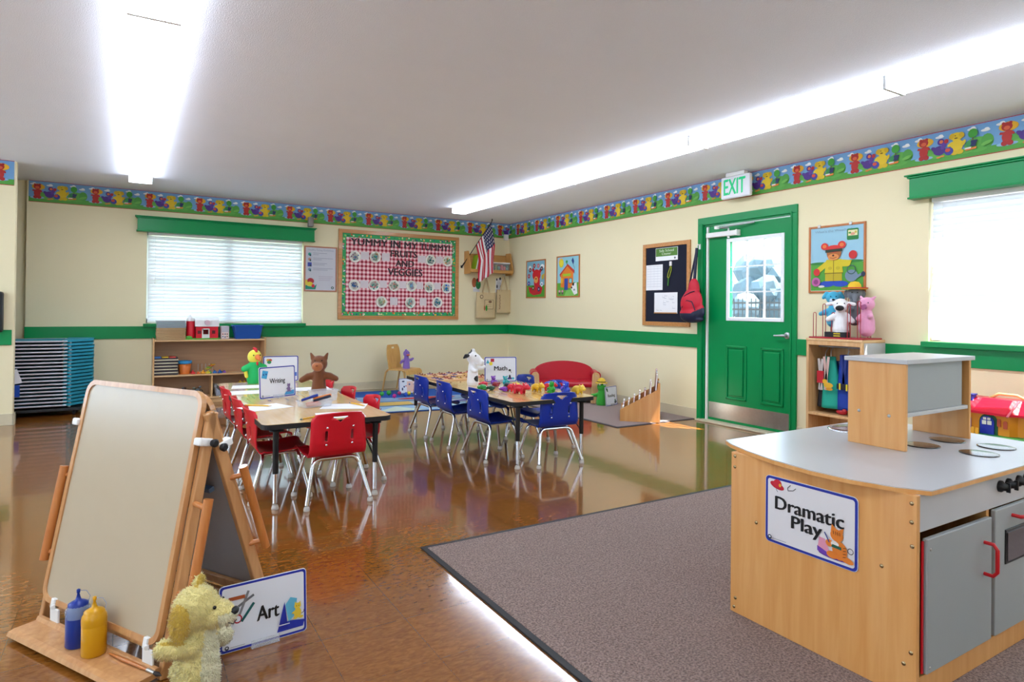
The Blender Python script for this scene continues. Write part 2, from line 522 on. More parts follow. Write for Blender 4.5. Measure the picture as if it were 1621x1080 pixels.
# right wall: u = -y
DY0, DY1 = 3.975, 5.0                      # door opening
wall('wall_right', on_right(.14, 0), 11.34, [(DY0 + .14, 0, DY1 + .14, 2.045), (6.155 + .14, .935, 7.955 + .14, 2.03), (8.755 + .14, .935, 10.555 + .14, 2.03)])  # last opening is for the added daylight window, out of view
mb = MB(); mb.box((-9.0, .06, 0), (-6.12, .2, H), M_wall); struct(mb.build('wall_niche'))
mb = MB(); mb.box((-9.0, -1.04, 0), (-6.085, -.95, H), M_wall, .004); struct(mb.build('wall_partition'))
def on_left(y, z): return Matrix(((0, 0, 1, -9.0), (1, 0, 0, y), (0, 1, 0, z), (0, 0, 0, 1)))
def on_front(x, z): return Matrix(((-1, 0, 0, x), (0, 0, 1, -11.2), (0, 1, 0, z), (0, 0, 0, 1)))
ADDED_LWIN = [-7.6, -5.0, -3.0]; ADDED_FWIN = [-6.0]  # unseen windows added on the left and front walls for daylight
wall('wall_left', on_left(-11.2, 0), 11.4, [(y + 11.2, .935, y + 11.2 + 1.8, 2.03) for y in ADDED_LWIN])
wall('wall_front', on_front(.14, 0), 9.28, [(.14 - x, .935, .14 - x + 1.8, 2.03) for x in ADDED_FWIN])

# chair rails and baseboards
RT, RB = .9003, .7564
def strip(name, boxes, m, bev=.003):
    mb = MB()
    for a, b in boxes: mb.box(a, b, m, bev)
    return struct(mb.build(name))
strip('trim_1', [((-6.125, -.016, RB), (0, 0, RT))], M_green)
strip('trim_2', [((-.016, -3.905, RB), (0, -.016, RT)), ((-.016, -11.2, RB), (0, -5.07, RT))], M_green)
strip('trim_3', [((-9.0, -1.056, RB - .0), (-6.1, -1.04, RT))], M_green)
strip('baseboard_back', [((-6.12, -.012, 0), (0, 0, .11)), ((-6.12, -.02, 0), (0, 0, .014))], M_base)
strip('baseboard_right', [((-.012, -3.905, 0), (0, -.02, .11)), ((-.012, -11.2, 0), (0, -5.07, .11))], M_base)
strip('baseboard_partition', [((-9, -1.052, 0), (-6.075, -1.04, .11)), ((-6.085, -1.052, 0), (-6.073, -.95, .11))], M_base)

# ------------------------------------------------------------------ windows with blinds, valances and sills
def window(idx, T, w, h, mull, labels, seen=True):
    """T: lower-left corner of the opening on the wall's inner face"""
    root = thing('window_%d' % idx, labels[0], 'window'); root['kind'] = 'structure'; del root['category']
    mb = MB(T)
    fd = -.10
    for (a, b) in (((0, 0), (.05, h)), ((w - .05, 0), (w, h)), ((0, 0), (w, .05)), ((0, h - .05), (w, h))):
        mb.box((a[0], a[1], fd - .03), (b[0], b[1], fd + .03), M_wframe)
    mb.box((w / 2 - mull / 2, 0, fd - .03), (w / 2 + mull / 2, h, fd + .03), M_wframe)
    mb.box((0, h * .5 - .025, fd - .025), (w, h * .5 + .025, fd + .025), M_wframe)
    mb.build('window_frame', root)
    mb = MB(T); mb.box((.05, .05, fd - .003), (w - .05, h - .05, fd + .003), M_glass); mb.build('window_pane', root)
    # blind
    if seen: b = thing('window_blind', labels[1], 'blind')
    else: b = root
    mb = MB(T); mb.box((.012, h - .05, -.06), (w - .012, h - .004, -.012), M_white, .004); mb.build('headrail', b)
    if not seen: return root
    mb = MB(T); n = int((h - .08) / .043); pitch = (h - .085) / n
    for i in range(n):
        z = .03 + pitch * (i + .5); a = R(66); q = .025
        c = Vector((0, z, -.036)); up = Vector((0, math.sin(a), -math.cos(a))) * q
        nrm = Vector((0, math.cos(a), math.sin(a))) * .0011
        pts = []
        for x in (.014, w - .014):
            for sg in (-1, 1):
                for nn in (-1, 1):
                    p = c + up * sg + nrm * nn; pts.append((x, p.y, p.z))
        mb.add(pts, [(0, 1, 3, 2), (4, 6, 7, 5), (0, 2, 6, 4), (1, 5, 7, 3), (0, 4, 5, 1), (2, 3, 7, 6)], M_slat)
    mb.build('slats', b)
    mb = MB(T); mb.box((.012, .006, -.055), (w - .012, .028, -.018), M_white, .003); mb.build('bottom_rail', b)
    mb = MB(T)
    for x in (w * .1, w * .37, w * .63, w * .9):
        mb.cyl((x, .02, -.012), (x, h - .03, -.012), .0012, M_white, 6)
    mb.build('ladder_cord', b)
    mb = MB(T); mb.tube([(.09, h - .05, -.008), (.091, h - .3, -.008), (.088, h * .45, -.007)], .0016, M_white, 6); mb.ball((.088, h * .45 - .012, -.007), (.006, .012, .006), M_white, 8)
    mb.build('pull_cord', b)
    if not seen: return root
    # valance
    v = thing('window_valance', labels[2], 'valance')
    mb = MB(T); mb.box((-.10, h - .012, .0), (w + .12, h + .15, .085), M_green, .002); mb.build('valance_board', v)
    mb = MB(T); mb.box((-.125, h + .15, .0), (w + .145, h + .162, .115), M_green, .004)
    mb.box((-.112, h + .135, .0), (w + .132, h + .15, .1), M_green, .005); mb.box((-.11, h - .02, 0), (w + .13, h - .006, .095), M_green, .004)
    mb.build('moulding', v)
    s = MB(T); s.box((-.03, -.045, -.07), (w + .03, -.003, .055), M_green, .005)
    o = s.build('window_sill'); struct(o)
    return root
window(1, on_back(-4.985, .935), 1.80, 1.095, .09, ('twin white double hung window in the back wall', 'closed white slat blind in the window above the toy shelf', 'green painted valance over the window in the back wall'))
window(2, on_right(-6.155, .935), 1.80, 1.095, .09, ('twin white double hung window in the right wall', 'closed white slat blind in the window right of the door', 'green painted valance over the window right of the door'))

window(3, on_right(-8.755, .935), 1.80, 1.095, .09, ('added unseen window in the right wall for extra daylight, beside the camera',), False)  # unseen, without slats; added to let more daylight in
for i, y in enumerate(ADDED_LWIN): window(4 + i, on_left(y, .935), 1.80, 1.095, .09, ('added unseen window in the left wall for extra daylight',), False)
for i, x in enumerate(ADDED_FWIN): window(7 + i, on_front(x, .935), 1.80, 1.095, .09, ('added unseen window behind the camera for extra daylight',), False)

# ------------------------------------------------------------------ wallpaper border (printed animals, trees and balls)
def border(name, T, L, first=0.0):
    z0, z1 = 0, .2343
    a = Art(T, .00025)
    a.rect(0, z0, L, z1, '#6f9fcd'); a.rect(0, 0, L, .006, '#b3352c'); a.rect(0, z1 - .006, L, z1, '#a8324a')
    P = .532; n = int(L / P) + 2
    base = a.w; fig = [0]
    for i in range(-1, n):
        u = first + i * P; a.w = base
        def inside(x, m=.0): return 0.0 < x < L
        def E(cx, cy, rx, ry, c, an=0):
            if fig[0]: rx *= 1.18; ry *= 1.12; cy = .022 + (cy - .03) * 1.08
            if u + cx - rx > 0.001 and u + cx + rx < L - .001: a.ell(u + cx, cy, rx, ry, c, an, 12)
            else: a.nxt()
        def Pg(pts, c):
            if all(.001 < u + p[0] < L - .001 for p in pts): a.poly([(u + p[0], p[1]) for p in pts], c)
            else: a.nxt()
        fig[0] = 0
        # ground and hills
        x0 = max(0.0, u); x1 = min(L, u + P)
        if x1 > x0: a.rect(x0, .006, x1, .058, '#4f9a3c')
        else: a.nxt()
        E(.43, .085, .085, .055, '#5aa544'); E(.49, .10, .04, .05, '#4f9a40'); E(.14, .08, .06, .035, '#57a244'); E(.20, .055, .10, .022, '#63ad48'); E(.33, .052, .07, .02, '#6cb24c')
        E(.075, .05, .065, .014, '#8db6d4')
        for (x, y) in ((.02, .195), (.165, .19), (.375, .2), (.46, .175)):
            E(x + .02, y, .03, .010, '#e4e4e2'); E(x + .028, y + .008, .016, .010, '#ececea')
        fig[0] = 1
        # red bear under a yellow hat
        E(.085, .165, .05, .03, '#e0a921'); E(.075, .165, .028, .027, '#a82322'); E(.075, .157, .016, .013, '#d8603a')
        E(.075, .10, .026, .038, '#b12a26'); Pg([(.035, .135), (.03, .12), (.065, .112), (.065, .132)], '#b12a26')
        E(.06, .06, .017, .016, '#a82322'); E(.093, .06, .017, .016, '#a82322'); E(.1, .125, .02, .010, '#b12a26', -.6)
        E(.055, .187, .009, .009, '#a82322'); E(.097, .187, .009, .009, '#a82322')
        # purple bird
        E(.185, .092, .036, .032, '#4b2a80'); E(.152, .105, .024, .014, '#4b2a80', -.7); E(.195, .15, .020, .022, '#53308c'); E(.198, .15, .011, .012, '#d9743c')
        E(.214, .12, .014, .026, '#5b3694', -.5); E(.232, .148, .013, .015, '#b12c33'); E(.18, .045, .013, .006, '#d9803c'); E(.205, .05, .013, .006, '#d9803c')
        # yellow dog and ball
        E(.30, .165, .034, .028, '#dcbb1d'); E(.333, .172, .014, .02, '#cfa913', .5); E(.268, .172, .014, .02, '#cfa913', -.5); E(.302, .105, .035, .042, '#dfbf22')
        E(.262, .12, .022, .011, '#dfbf22', .6); E(.285, .058, .02, .016, '#d5b41a'); E(.322, .06, .02, .016, '#d5b41a'); E(.297, .155, .010, .004, '#5a4410')
        E(.292, .172, .003, .004, '#3a2c10'); E(.345, .115, .01, .022, '#d5b41a', -.5)
        E(.25, .075, .026, .026, '#3c3f96'); E(.243, .084, .015, .013, '#c6482f')
        # tree and school books
        E(.405, .165, .026, .030, '#3f9a35'); Pg([(.402, .14), (.408, .14), (.410, .10), (.400, .10)], '#6a4a2a')
        Pg([(.365, .08), (.395, .12), (.435, .118), (.42, .075)], '#27305f'); E(.378, .1, .014, .018, '#2f8a4a'); 
        Pg([(.355, .05), (.362, .064), (.43, .07), (.425, .055)], '#d9772f'); Pg([(.35, .062), (.358, .072), (.395, .074), (.392, .062)], '#e6e0da')
        E(.49, .085, .03, .012, '#6cb24c', .3)
    o = a.build(name); struct(o)
    return o
border('trim_4', on_back(-6.105, 2.2657, -.002), 6.105, .0)
border('trim_5', on_right(-.002, 2.2657, -.002), 11.1, .19)
border('trim_6', on_back(-9.0, 2.2657, -1.042), 2.9, .06)

# ------------------------------------------------------------------ exit door
dr = thing('door_1', 'green panelled exit door with a gridded glass upper half', 'door'); dr['kind'] = 'structure'; del dr['category']
mb = MB(on_right(0, 0))
cw = .068
mb.box((DY0 - cw, 0, -.01), (DY0, 2.045, .018), M_green, .003)
mb.box((DY1, 0, -.01), (DY1 + cw, 2.045, .018), M_green, .003)
mb.box((DY0 - cw, 2.045, -.01), (DY1 + cw, 2.045 + cw + .008, .018), M_green, .003)
mb.box((DY0 - .02, 0, .018), (DY0 - .004, 2.06, .026), M_green, .003); mb.box((DY1 + .004, 0, .018), (DY1 + .02, 2.06, .026), M_green, .003)
mb.box((DY0, 0, -.14), (DY0 + .014, 2.045, 0), M_green); mb.box((DY1 - .014, 0, -.14), (DY1, 2.045, 0), M_green); mb.box((DY0, 2.03, -.14), (DY1, 2.045, 0), M_green)
mb.box((DY0 + .014, 0, -.075), (DY0 + .03, 2.03, -.055), M_green); mb.box((DY1 - .03, 0, -.075), (DY1 - .014, 2.03, -.055), M_green)
struct(mb.build('door_2')); bpy.data.objects['door_2'].name = 'trim_7'
LW = -.032   # leaf face depth
mb = MB(on_right(0, 0))
u0, u1 = DY0 + .045, DY1 - .018
g0, g1, gz0, gz1 = 4.285, 4.875, 1.085, 1.845      # glass hole
for (a, b) in (((u0, .02), (g0, 2.02)), ((g1, .02), (u1, 2.02)), ((g0, .02), (g1, gz0)), ((g0, gz1), (g1, 2.02))):
    mb.box((a[0], a[1], LW - .042), (b[0], b[1], LW), M_green)
leaf = mb.build('door_leaf', dr)
mb = MB(on_right(0, 0))
for (a, b) in ((4.25, 4.50), (4.66, 4.91)):      # raised panels
    for (p_, q_) in (((a, .26), (a + .022, .80)), ((b - .022, .26), (b, .80)), ((a, .26), (b, .282)), ((a, .778), (b, .80))):
        mb.box((p_[0], p_[1], LW), (q_[0], q_[1], LW + .012), M_green, .007)
    mb.box((a + .04, .30, LW), (b - .04, .76, LW + .014), M_green, .011)
mb.build('raised_panel', dr)
mb = MB(on_right(0, 0)); f = .035
for (a, b) in (((g0 - f, gz0 - f), (g0, gz1 + f)), ((g1, gz0 - f), (g1 + f, gz1 + f)), ((g0, gz0 - f), (g1, gz0)), ((g0, gz1), (g1, gz1 + f))):
    mb.box((a[0], a[1], LW - .004), (b[0], b[1], LW + .010), M_wframe, .003)
gf = mb.build('glass_frame', dr)
mb = MB(on_right(0, 0))
for k in (1, 2):
    x = g0 + (g1 - g0) * k / 3; mb.box((x - .006, gz0, LW - .026), (x + .006, gz1, LW - .008), M_wframe)
    z = gz0 + (gz1 - gz0) * k / 3; mb.box((g0, z - .006, LW - .025), (g1, z + .006, LW - .009), M_wframe)
mb.build('muntin', gf)
mb = MB(on_right(0, 0)); mb.box((g0, gz0, LW - .020), (g1, gz1, LW - .014), M_glass); mb.build('glass_pane', gf)
mb = MB(on_right(0, 0)); mb.box((u0 + .01, .045, LW), (u1 - .01, .205, LW + .002), M_steel)
mb.build('kick_plate', dr)
mb = MB(on_right(0, 0)); mb.box((DY0 + .022, 0, -.035), (DY0 + .045, 2.025, -.012), M_white, .003); mb.build('hinge_strip', dr)
mb = MB(on_right(0, 0))
mb.lathe([(.032, 0), (.032, .008), (.026, .012), (.012, .014), (.012, .045)], M_alu, (4.945, .925, LW), 16)
mb.tube([(4.945, .925, LW + .045), (4.93, .925, LW + .052), (4.90, .923, LW + .05), (4.835, .921, LW + .046)], [.012, .012, .010, .008], M_alu, 10)
mb.build('lever_handle', dr)
mb = MB(on_right(0, 0)); mb.box((4.02, 1.905, LW), (4.40, 1.955, LW + .055), M_white, .006); mb.box((4.395, 1.90, LW), (4.415, 1.96, LW + .058), M_white, .004)
mb.cyl((4.29, 1.955, LW + .03), (4.29, 1.985, LW + .03), .009, M_white, 10); mb.cyl((4.29, 1.885, LW + .03), (4.29, 1.905, LW + .03), .012, M_white, 10)
cl_ = mb.build('door_closer', dr)
mb = MB(on_right(0, 0)); mb.tube([(4.29, 1.985, LW + .03), (4.20, 1.99, LW + .10), (4.21, 1.99, LW + .10), (4.60, 2.012, LW + .03)], .0075, M_alu, 8); mb.box((4.19, 1.975, LW + .09), (4.23, 2.003, LW + .125), M_white, .004)
mb.build('closer_arm', cl_)
mb = MB(on_right(0, 0)); mb.box((DY0 - .04, 0, -.15), (DY1 + .01, .018, .075), mat('cream threshold', '#cbbfa4', rough=.4), .005); struct(mb.build('trim_8'))
# coat hook on the casing
hk = thing('wall_hook', 'small white hook screwed to the door casing above the backpack', 'hook', (0, 0, 0))
mb = MB(on_right(0, 0)); mb.box((3.925, 1.795, .018), (3.95, 1.85, .024), M_white, .003); mb.tube([(3.937, 1.84, .024), (3.937, 1.845, .05), (3.937, 1.825, .062), (3.937, 1.81, .055)], .005, M_white, 8)
mb.build('hook', hk)

# ------------------------------------------------------------------ exit sign, hung from the ceiling
ex = thing('exit_sign', 'white illuminated sign reading EXIT in green above the green door', 'sign', (0, 0, 0))
T = Matrix.Translation((-.06, -4.30, 0))
mb = MB(on_right(-4.315, 2.25, -.10)); mb.box((0, 0, 0), (.34, .215, .045), mat('exit sign housing', '#e6e6ee', rough=.35), .012); mb.build('housing', ex)
mb = MB(on_right(-4.315, 2.25, -.10)); mb.box((.06, .212, -.01), (.28, .25, .05), M_white, .006); mb.build('canopy', ex)
a = Art(on_right(-4.315, 2.25, -.1455)); M_exit = mat('lit green letters', '#12b877', rough=.4, emit=.25)
a.text('EXIT', .165, .112, .25, .15, M_exit, .03); a.build('lettering', ex)

# ------------------------------------------------------------------ ceiling light rows
def fixture(x0, x1, y0, y1, label, hz=2.425):
    o = thing('ceiling_light', label, 'ceiling light', ((x0 + x1) / 2, (y0 + y1) / 2, hz), 0, 'wraparound ceiling lights')
    w = (x1 - x0) / 2; L = (y1 - y0) / 2; hh = H - hz
    mb = MB(); mb.box((-w + .004, -L, hh - .022), (w - .004, L, hh - .001), M_white, .002)
    for s in (-1, 1): mb.box((-w - .001, s * L - .008 * (s > 0), -.001), (w + .001, s * L + .008 * (s < 0), hh - .001), M_white)
    mb.build('housing', o)
    lens = bpy.data.materials.get('lit lens') or mat('lit lens', '#e6f0ff', rough=.3, emit=LAMP, vary=0)
    mb = MB(); n = 8; pts = []
    prof = [(-w, hh - .022), (-w + .004, .022), (-w + .018, .004), (-w + .03, 0), (w - .03, 0), (w - .018, .004), (w - .004, .022), (w, hh - .022)]
    for y in (-L + .012, L - .012):
        for p in prof: pts.append((p[0], y, p[1]))
    k = len(prof)
    mb.add(pts, [(i, i + 1, i + 1 + k, i + k) for i in range(k - 1)] + [tuple(range(k)), tuple(range(k, 2 * k))[::-1]], lens)
    mb.build('lens', o)
    return o
where = ['at the far end, nearest the back wall', 'second from the back wall', 'third from the back wall', 'nearest the camera']
for i, (a, b) in enumerate(((-2.378, -.93), (-3.868, -2.382), (-5.338, -3.872), (-6.808, -5.342), (-8.27, -6.812))):
    fixture(-5.175, -4.965, a, b, 'long white ceiling light of the left row, ' + (where[i] if i < 4 else 'behind the camera end'))
for i, (a, b) in enumerate(((-3.408, -.95), (-5.128, -3.412), (-6.608, -5.132), (-8.078, -6.612), (-9.54, -8.082))):
    fixture(-1.47, -1.26, a, b, 'long white ceiling light of the right row, ' + (where[i] if i < 4 else 'behind the camera end'))
fixture(-7.8, -7.59, -9.5, -7.5, 'added unseen ceiling light left of the camera, for more light')  # this and the next two fixtures are unseen, added to brighten the room
fixture(-3.4, -3.19, -10.6, -9.0, 'added unseen ceiling light behind the camera, for more light')
fixture(-7.8, -7.59, -6.3, -4.3, 'added unseen ceiling light over the left side area, for more light')

# ------------------------------------------------------------------ outside
mb = MB(); mb.box((.14, -40, -.15), (60, 60, -.05), mat('pale concrete yard', '#77797c', rough=.9, vary=.08, scale=.6)); 
struct(mb.build('ground_outside')); bpy.data.objects['ground_outside'].name = 'ground_yard'
mb = MB(); mb.box((-30, .3, -.15), (.14, 60, -.05), mat('lawn', '#7f9460', rough=.9, vary=.1, scale=1)); struct(mb.build('ground_lawn'))
fe = thing('metal_fence', 'black metal picket fence seen through the door glass', 'fence', (7, -3, 0))
mb = MB(); mb.box((-.02, -14, 1.33), (.02, 14, 1.37), M_black); mb.box((-.02, -14, .15), (.02, 14, .19), M_black); mb.box((-.02, -14, 1.18), (.02, 14, 1.22), M_black); mb.build('rail', fe)
mb = MB()
for k in range(234): mb.box((-.008, -14 + k * .12, -.05), (.008, -14 + k * .12 + .016, 1.45), M_black)
mb.build('pickets', fe)
mb = MB()
for k in range(12): mb.box((-.03, -14 + k * 2.5, -.05), (.03, -14 + k * 2.5 + .06, 1.5), M_black)
mb.build('fence_post', fe)
M_leaf = mat('hedge leaves', '#44565c', rough=.8, vary=.3, scale=3, bump=.8, bscale=6)
def tree(x, y, h, r, label, hz):
    t = thing('tree', label, 'tree', (x, y, -.05), 0, 'trees beyond the fence')
    mb = MB(); mb.tube([(0, 0, 0), (.05, 0, h * .3), (0, .1, h * .55)], [.16, .12, .06], mat('bark', '#6b5a4a', rough=.9)); mb.build('trunk', t)
    mb = MB(); rnd = random.Random(x * 7 + y)
    for _ in range(26):
        a = rnd.uniform(0, 6.28); q = rnd.uniform(0, r)
        bm = bmesh.new(); bmesh.ops.create_icosphere(bm, subdivisions=2, radius=r * rnd.uniform(.28, .5))
        c = Vector((q * math.cos(a), q * math.sin(a), h * rnd.uniform(.42, .95) - .1 * q))
        for v in bm.verts: v.co = v.co * (1 + rnd.uniform(-.14, .14)) + c
        mb.bm(bm, M_leaf, False)
    mb.build('foliage', t)
tree(19, 9.5, 3.4, 1.9, 'pale bushy tree beyond the fence, farthest left of those in front', 0)
tree(24, 17, 3.4, 2.2, 'pale bushy tree beyond the fence, right behind it and partly hidden', 0)
tree(17.5, 3.2, 3.1, 1.9, 'pale bushy tree beyond the fence, in the middle of the door glass', 0)
tree(17, -2.5, 3.6, 2.0, 'pale bushy tree beyond the fence, right in the door glass', 0)
# ------------------------------------------------------------------ carpets
cp = MB(); cp.box((-3.93, -11.1, 0), (-.02, -5.83, .009), M_carpet, .003)
o = tag(cp.build('carpet'), 'large mauve brown carpet under the play kitchen, with a dark rubber edge', 'carpet')
cp = MB(); cp.prism([(-3.955, -5.805), (-3.93, -5.83), (-3.93, -11.1), (-3.955, -11.1)], 0, .007, M_rubber); cp.prism([(-3.955, -5.805), (-.02, -5.805), (-.02, -5.83), (-3.93, -5.83)], 0, .007, M_rubber)
cp.build('rubber_edge', o)
sr = MB(); sr.box((-1.06, -3.86, 0), (-.02, -.95, .008), M_rugsmall, .003)
o = tag(sr.build('reading_rug'), 'small pale mauve rug in the reading corner under the red sofa', 'rug')
sr = MB()
for a, b in (((-1.085, -3.885, 0), (-1.06, -.95, .006)), ((-1.06, -3.885, 0), (-.02, -3.86, .006))): sr.box(a, b, mat('grey rug edge', '#4a4a52', rough=.7))
sr.build('rug_edge', o)
# blue play rug
pr_ = thing('play_rug', 'blue play rug with red, yellow and pale blue road shapes by the back wall', 'rug', (-2.25, -1.12, 0), R(-7))
mb = MB(); mb.box((-.95, -.95, 0), (.95, .85, .007), mat('blue rug pile', '#1d55a8', rough=.95, bump=.5), .003); mb.box((-.97, -.97, 0), (.97, .87, .004), mat('navy rug binding', '#17305e', rough=.8)); mb.build('rug_pile', pr_)
a = Art(Matrix.Translation((0, 0, .007)), .0005)
a.rect(-.93, -.93, .93, -.55, '#8fb4d6'); a.rect(-.93, -.53, .93, -.22, '#a8c0c8'); a.rect(-.93, -.20, .93, .12, '#7fa2c8')
a.poly([(-.9, .12), (-.93, .5), (-.1, .12)], '#86a9cb'); a.poly([(-.5, -.93), (.1, -.93), (-.2, -.6)], '#c9d9c8'); a.poly([(.2, -.93), (.9, -.93), (.5, -.6)], '#b9d4e8')
a.rect(-.5, -.5, .05, -.25, '#d8b25c'); a.ell(.35, -.02, .38, .09, '#c02a36'); a.poly([(.02, -.5), (.17, -.5), (.62, -.24), (.45, -.22)], '#b82f42'); a.poly([(.45, -.42), (.93, -.5), (.93, -.25)], '#5a4c9c')
a.ell(-.75, -.1, .12, .1, '#4a3c80'); a.rect(-.93, -.55, .93, -.53, '#3a5c90'); a.rect(-.93, -.22, .93, -.20, '#3a5c90')
a.build('printed_pattern', pr_)
for i, (x, y, r, c, nm) in enumerate(((-2.36, -.78, .05, '#37a13c', 'green'), (-2.25, -.74, .055, '#3bb045', 'green'), (-2.28, -1.02, .045, '#c02a86', 'magenta'), (-2.13, -.80, .045, '#b03a70', 'plum'), (-2.10, -.95, .045, '#2552b8', 'blue'), (-2.02, -.86, .045, '#d9c02a', 'yellow'), (-1.94, -.86, .045, '#dcc22c', 'yellow'))):
    o = thing('bead_ball', '%s toy ball lying on the blue play rug%s' % (nm, (', the larger of the two green ones' if i == 1 else ', the smaller of the two green ones' if i == 0 else ', nearer the wooden chair' if i == 5 else ', nearer the blue table' if i == 6 else '')), 'ball', (x, y, .0085), 0, 'toy balls on the play rug')
    r *= .58
    mb = MB(); mb.ball((0, 0, r), r, mat('ball ' + c, c, rough=.35), 16); mb.build('ball_body', o)
    mb = MB(); mb.lathe([(r * .3, 0), (r * .34, .003), (r * .2, .004)], mat('ball hole ' + c, '#e8d24a' if i % 2 else '#2c3c9c'), (0, 0, 2 * r - .006), 12); mb.build('ball_dot', o)

# ------------------------------------------------------------------ tables
M_glide = mat('off white glide', '#c4c2bb', rough=.4)
def table(loc, L, W, label, label_top=None):
    t = thing('activity_table', label, 'table', loc)
    h = .49
    def rr(w, l, r):
        pts = []
        for (cx, cy, a) in ((w - r, l - r, 0), (-w + r, l - r, 90), (-w + r, -l + r, 180), (w - r, -l + r, 270)):
            for k in range(7): q = R(a + 15 * k); pts.append((cx + r * math.cos(q), cy + r * math.sin(q)))
        return pts
    mb = MB(); mb.prism(rr(W / 2 - .003, L / 2 - .003, .05), h - .004, h, M_tabletop); mb.build('table_top', t)
    mb = MB(); mb.prism(rr(W / 2, L / 2, .052), h - .030, h - .002, M_rubber); mb.build('edge_band', t)
    mb = MB()
    for s in (-1, 1): mb.box((s * (W / 2 - .12) - .012, -L / 2 + .1, h - .06), (s * (W / 2 - .12) + .012, L / 2 - .1, h - .03), M_black)
    mb.build('apron_rail', t)
    for sx in (-1, 1):
        for sy in (-1, 1):
            x = sx * (W / 2 - .085); y = sy * (L / 2 - .075)
            mb = MB(); mb.cyl((x, y, .20), (x, y, h - .03), .0165, M_black, 14); mb.lathe([(.036, 0), (.036, .006), (.018, .02)], M_black, (x, y, h - .05), 14)
            mb.cyl((x, y, .035), (x, y, .21), .0135, M_chrome, 14)
            lg = mb.build('leg', t)
            mb = MB(); mb.lathe([(.019, 0), (.021, .004), (.018, .014), (.0145, .024)], M_glide, (x, y, 0), 14); mb.build('glide', lg)
    for sy in (-1, 1):
        mb = MB()
        for sx in (-1, 1):
            x = sx * (W / 2 - .085); y = sy * (L / 2 - .075)
            mb.tube([(x, y, .22), (x - sx * .05, y - sy * .2, h - .05)], .005, M_black, 8)
        mb.build('leg_brace', t)
    return t
RX, RY = -4.145, -3.845
BX, BY = -2.48, -3.815
table((RX, RY, 0), 2.17, .75, 'long wooden topped table with black legs, set out for writing with red chairs')
table((BX, BY, 0), 2.03, .74, 'long wooden topped table with black legs, set out for maths with blue chairs')

# ------------------------------------------------------------------ stacking chairs (front is local +y)
def make_shell(m, name='seat_shell'):
    prof = [(.175, .262), (.17, .280), (.15, .290), (.10, .286), (.04, .278), (-.03, .272), (-.085, .274), (-.12, .288), (-.142, .318), (-.155, .36), (-.165, .42), (-.176, .48), (-.186, .525), (-.192, .540)]
    # resample
    P = [Vector((0, a, b)) for a, b in prof]
    vs = []; fs = []; nu = 17; rows = []
    pts = []
    for i in range(len(P) - 1):
        for k in range(3): pts.append(P[i].lerp(P[i + 1], k / 3))
    pts.append(P[-1])
    n = len(pts)
    for i, p in enumerate(pts):
        t = i / (n - 1)
        back = min(1, max(0, (p.z - .30) / .2))
        w = .168 if t < .5 else .168 - .012 * back
        if p.z > .5: w -= (p.z - .5) * .55
        if i < 3: w -= (3 - i) * .006
        d = (pts[min(i + 1, n - 1)] - pts[max(0, i - 1)]).normalized(); nr = Vector((0, -d.z, d.y))
        for k in range(nu):
            u = -1 + 2 * k / (nu - 1)
            lift = .016 * u ** 4 if t < .5 else .0
            x = u * w; y = p.y + (.045 * back * (u * u)) ; z = p.z + lift - .012 * (1 - abs(u)) * 0
            if p.z > .52: z -= .012 * u * u
            vs.append((x, y, z))
    for i in range(n - 1):
        for k in range(nu - 1):
            a = i * nu + k; fs.append((a, a + 1, a + 1 + nu, a + nu))
    mb = MB(); mb.add(vs, fs, m, True)
    o = mb.build('tmp')
    sd = o.modifiers.new('t', 'SOLIDIFY'); sd.thickness = .007; sd.offset = 0
    # cut-outs: a handle and two slots
    cb = MB()
    cb.prism([(-.045, .512), (-.03, .506), (0, .482), (.03, .506), (.045, .512), (.04, .517), (-.04, .517)], -.2, .4, m, FRONT)
    for s in (-1, 1): cb.box((s * .075 - .008, -.4, .375), (s * .075 + .008, .2, .435), m, .004)
    c = cb.build('cut'); 
    bo = o.modifiers.new('b', 'BOOLEAN'); bo.operation = 'DIFFERENCE'; bo.object = c; bo.solver = 'EXACT'
    me = eval_mesh(o)
    bpy.data.objects.remove(o); bpy.data.objects.remove(c)
    for p in me.polygons: p.use_smooth = True
    me.name = name
    return me
SHELL = {}
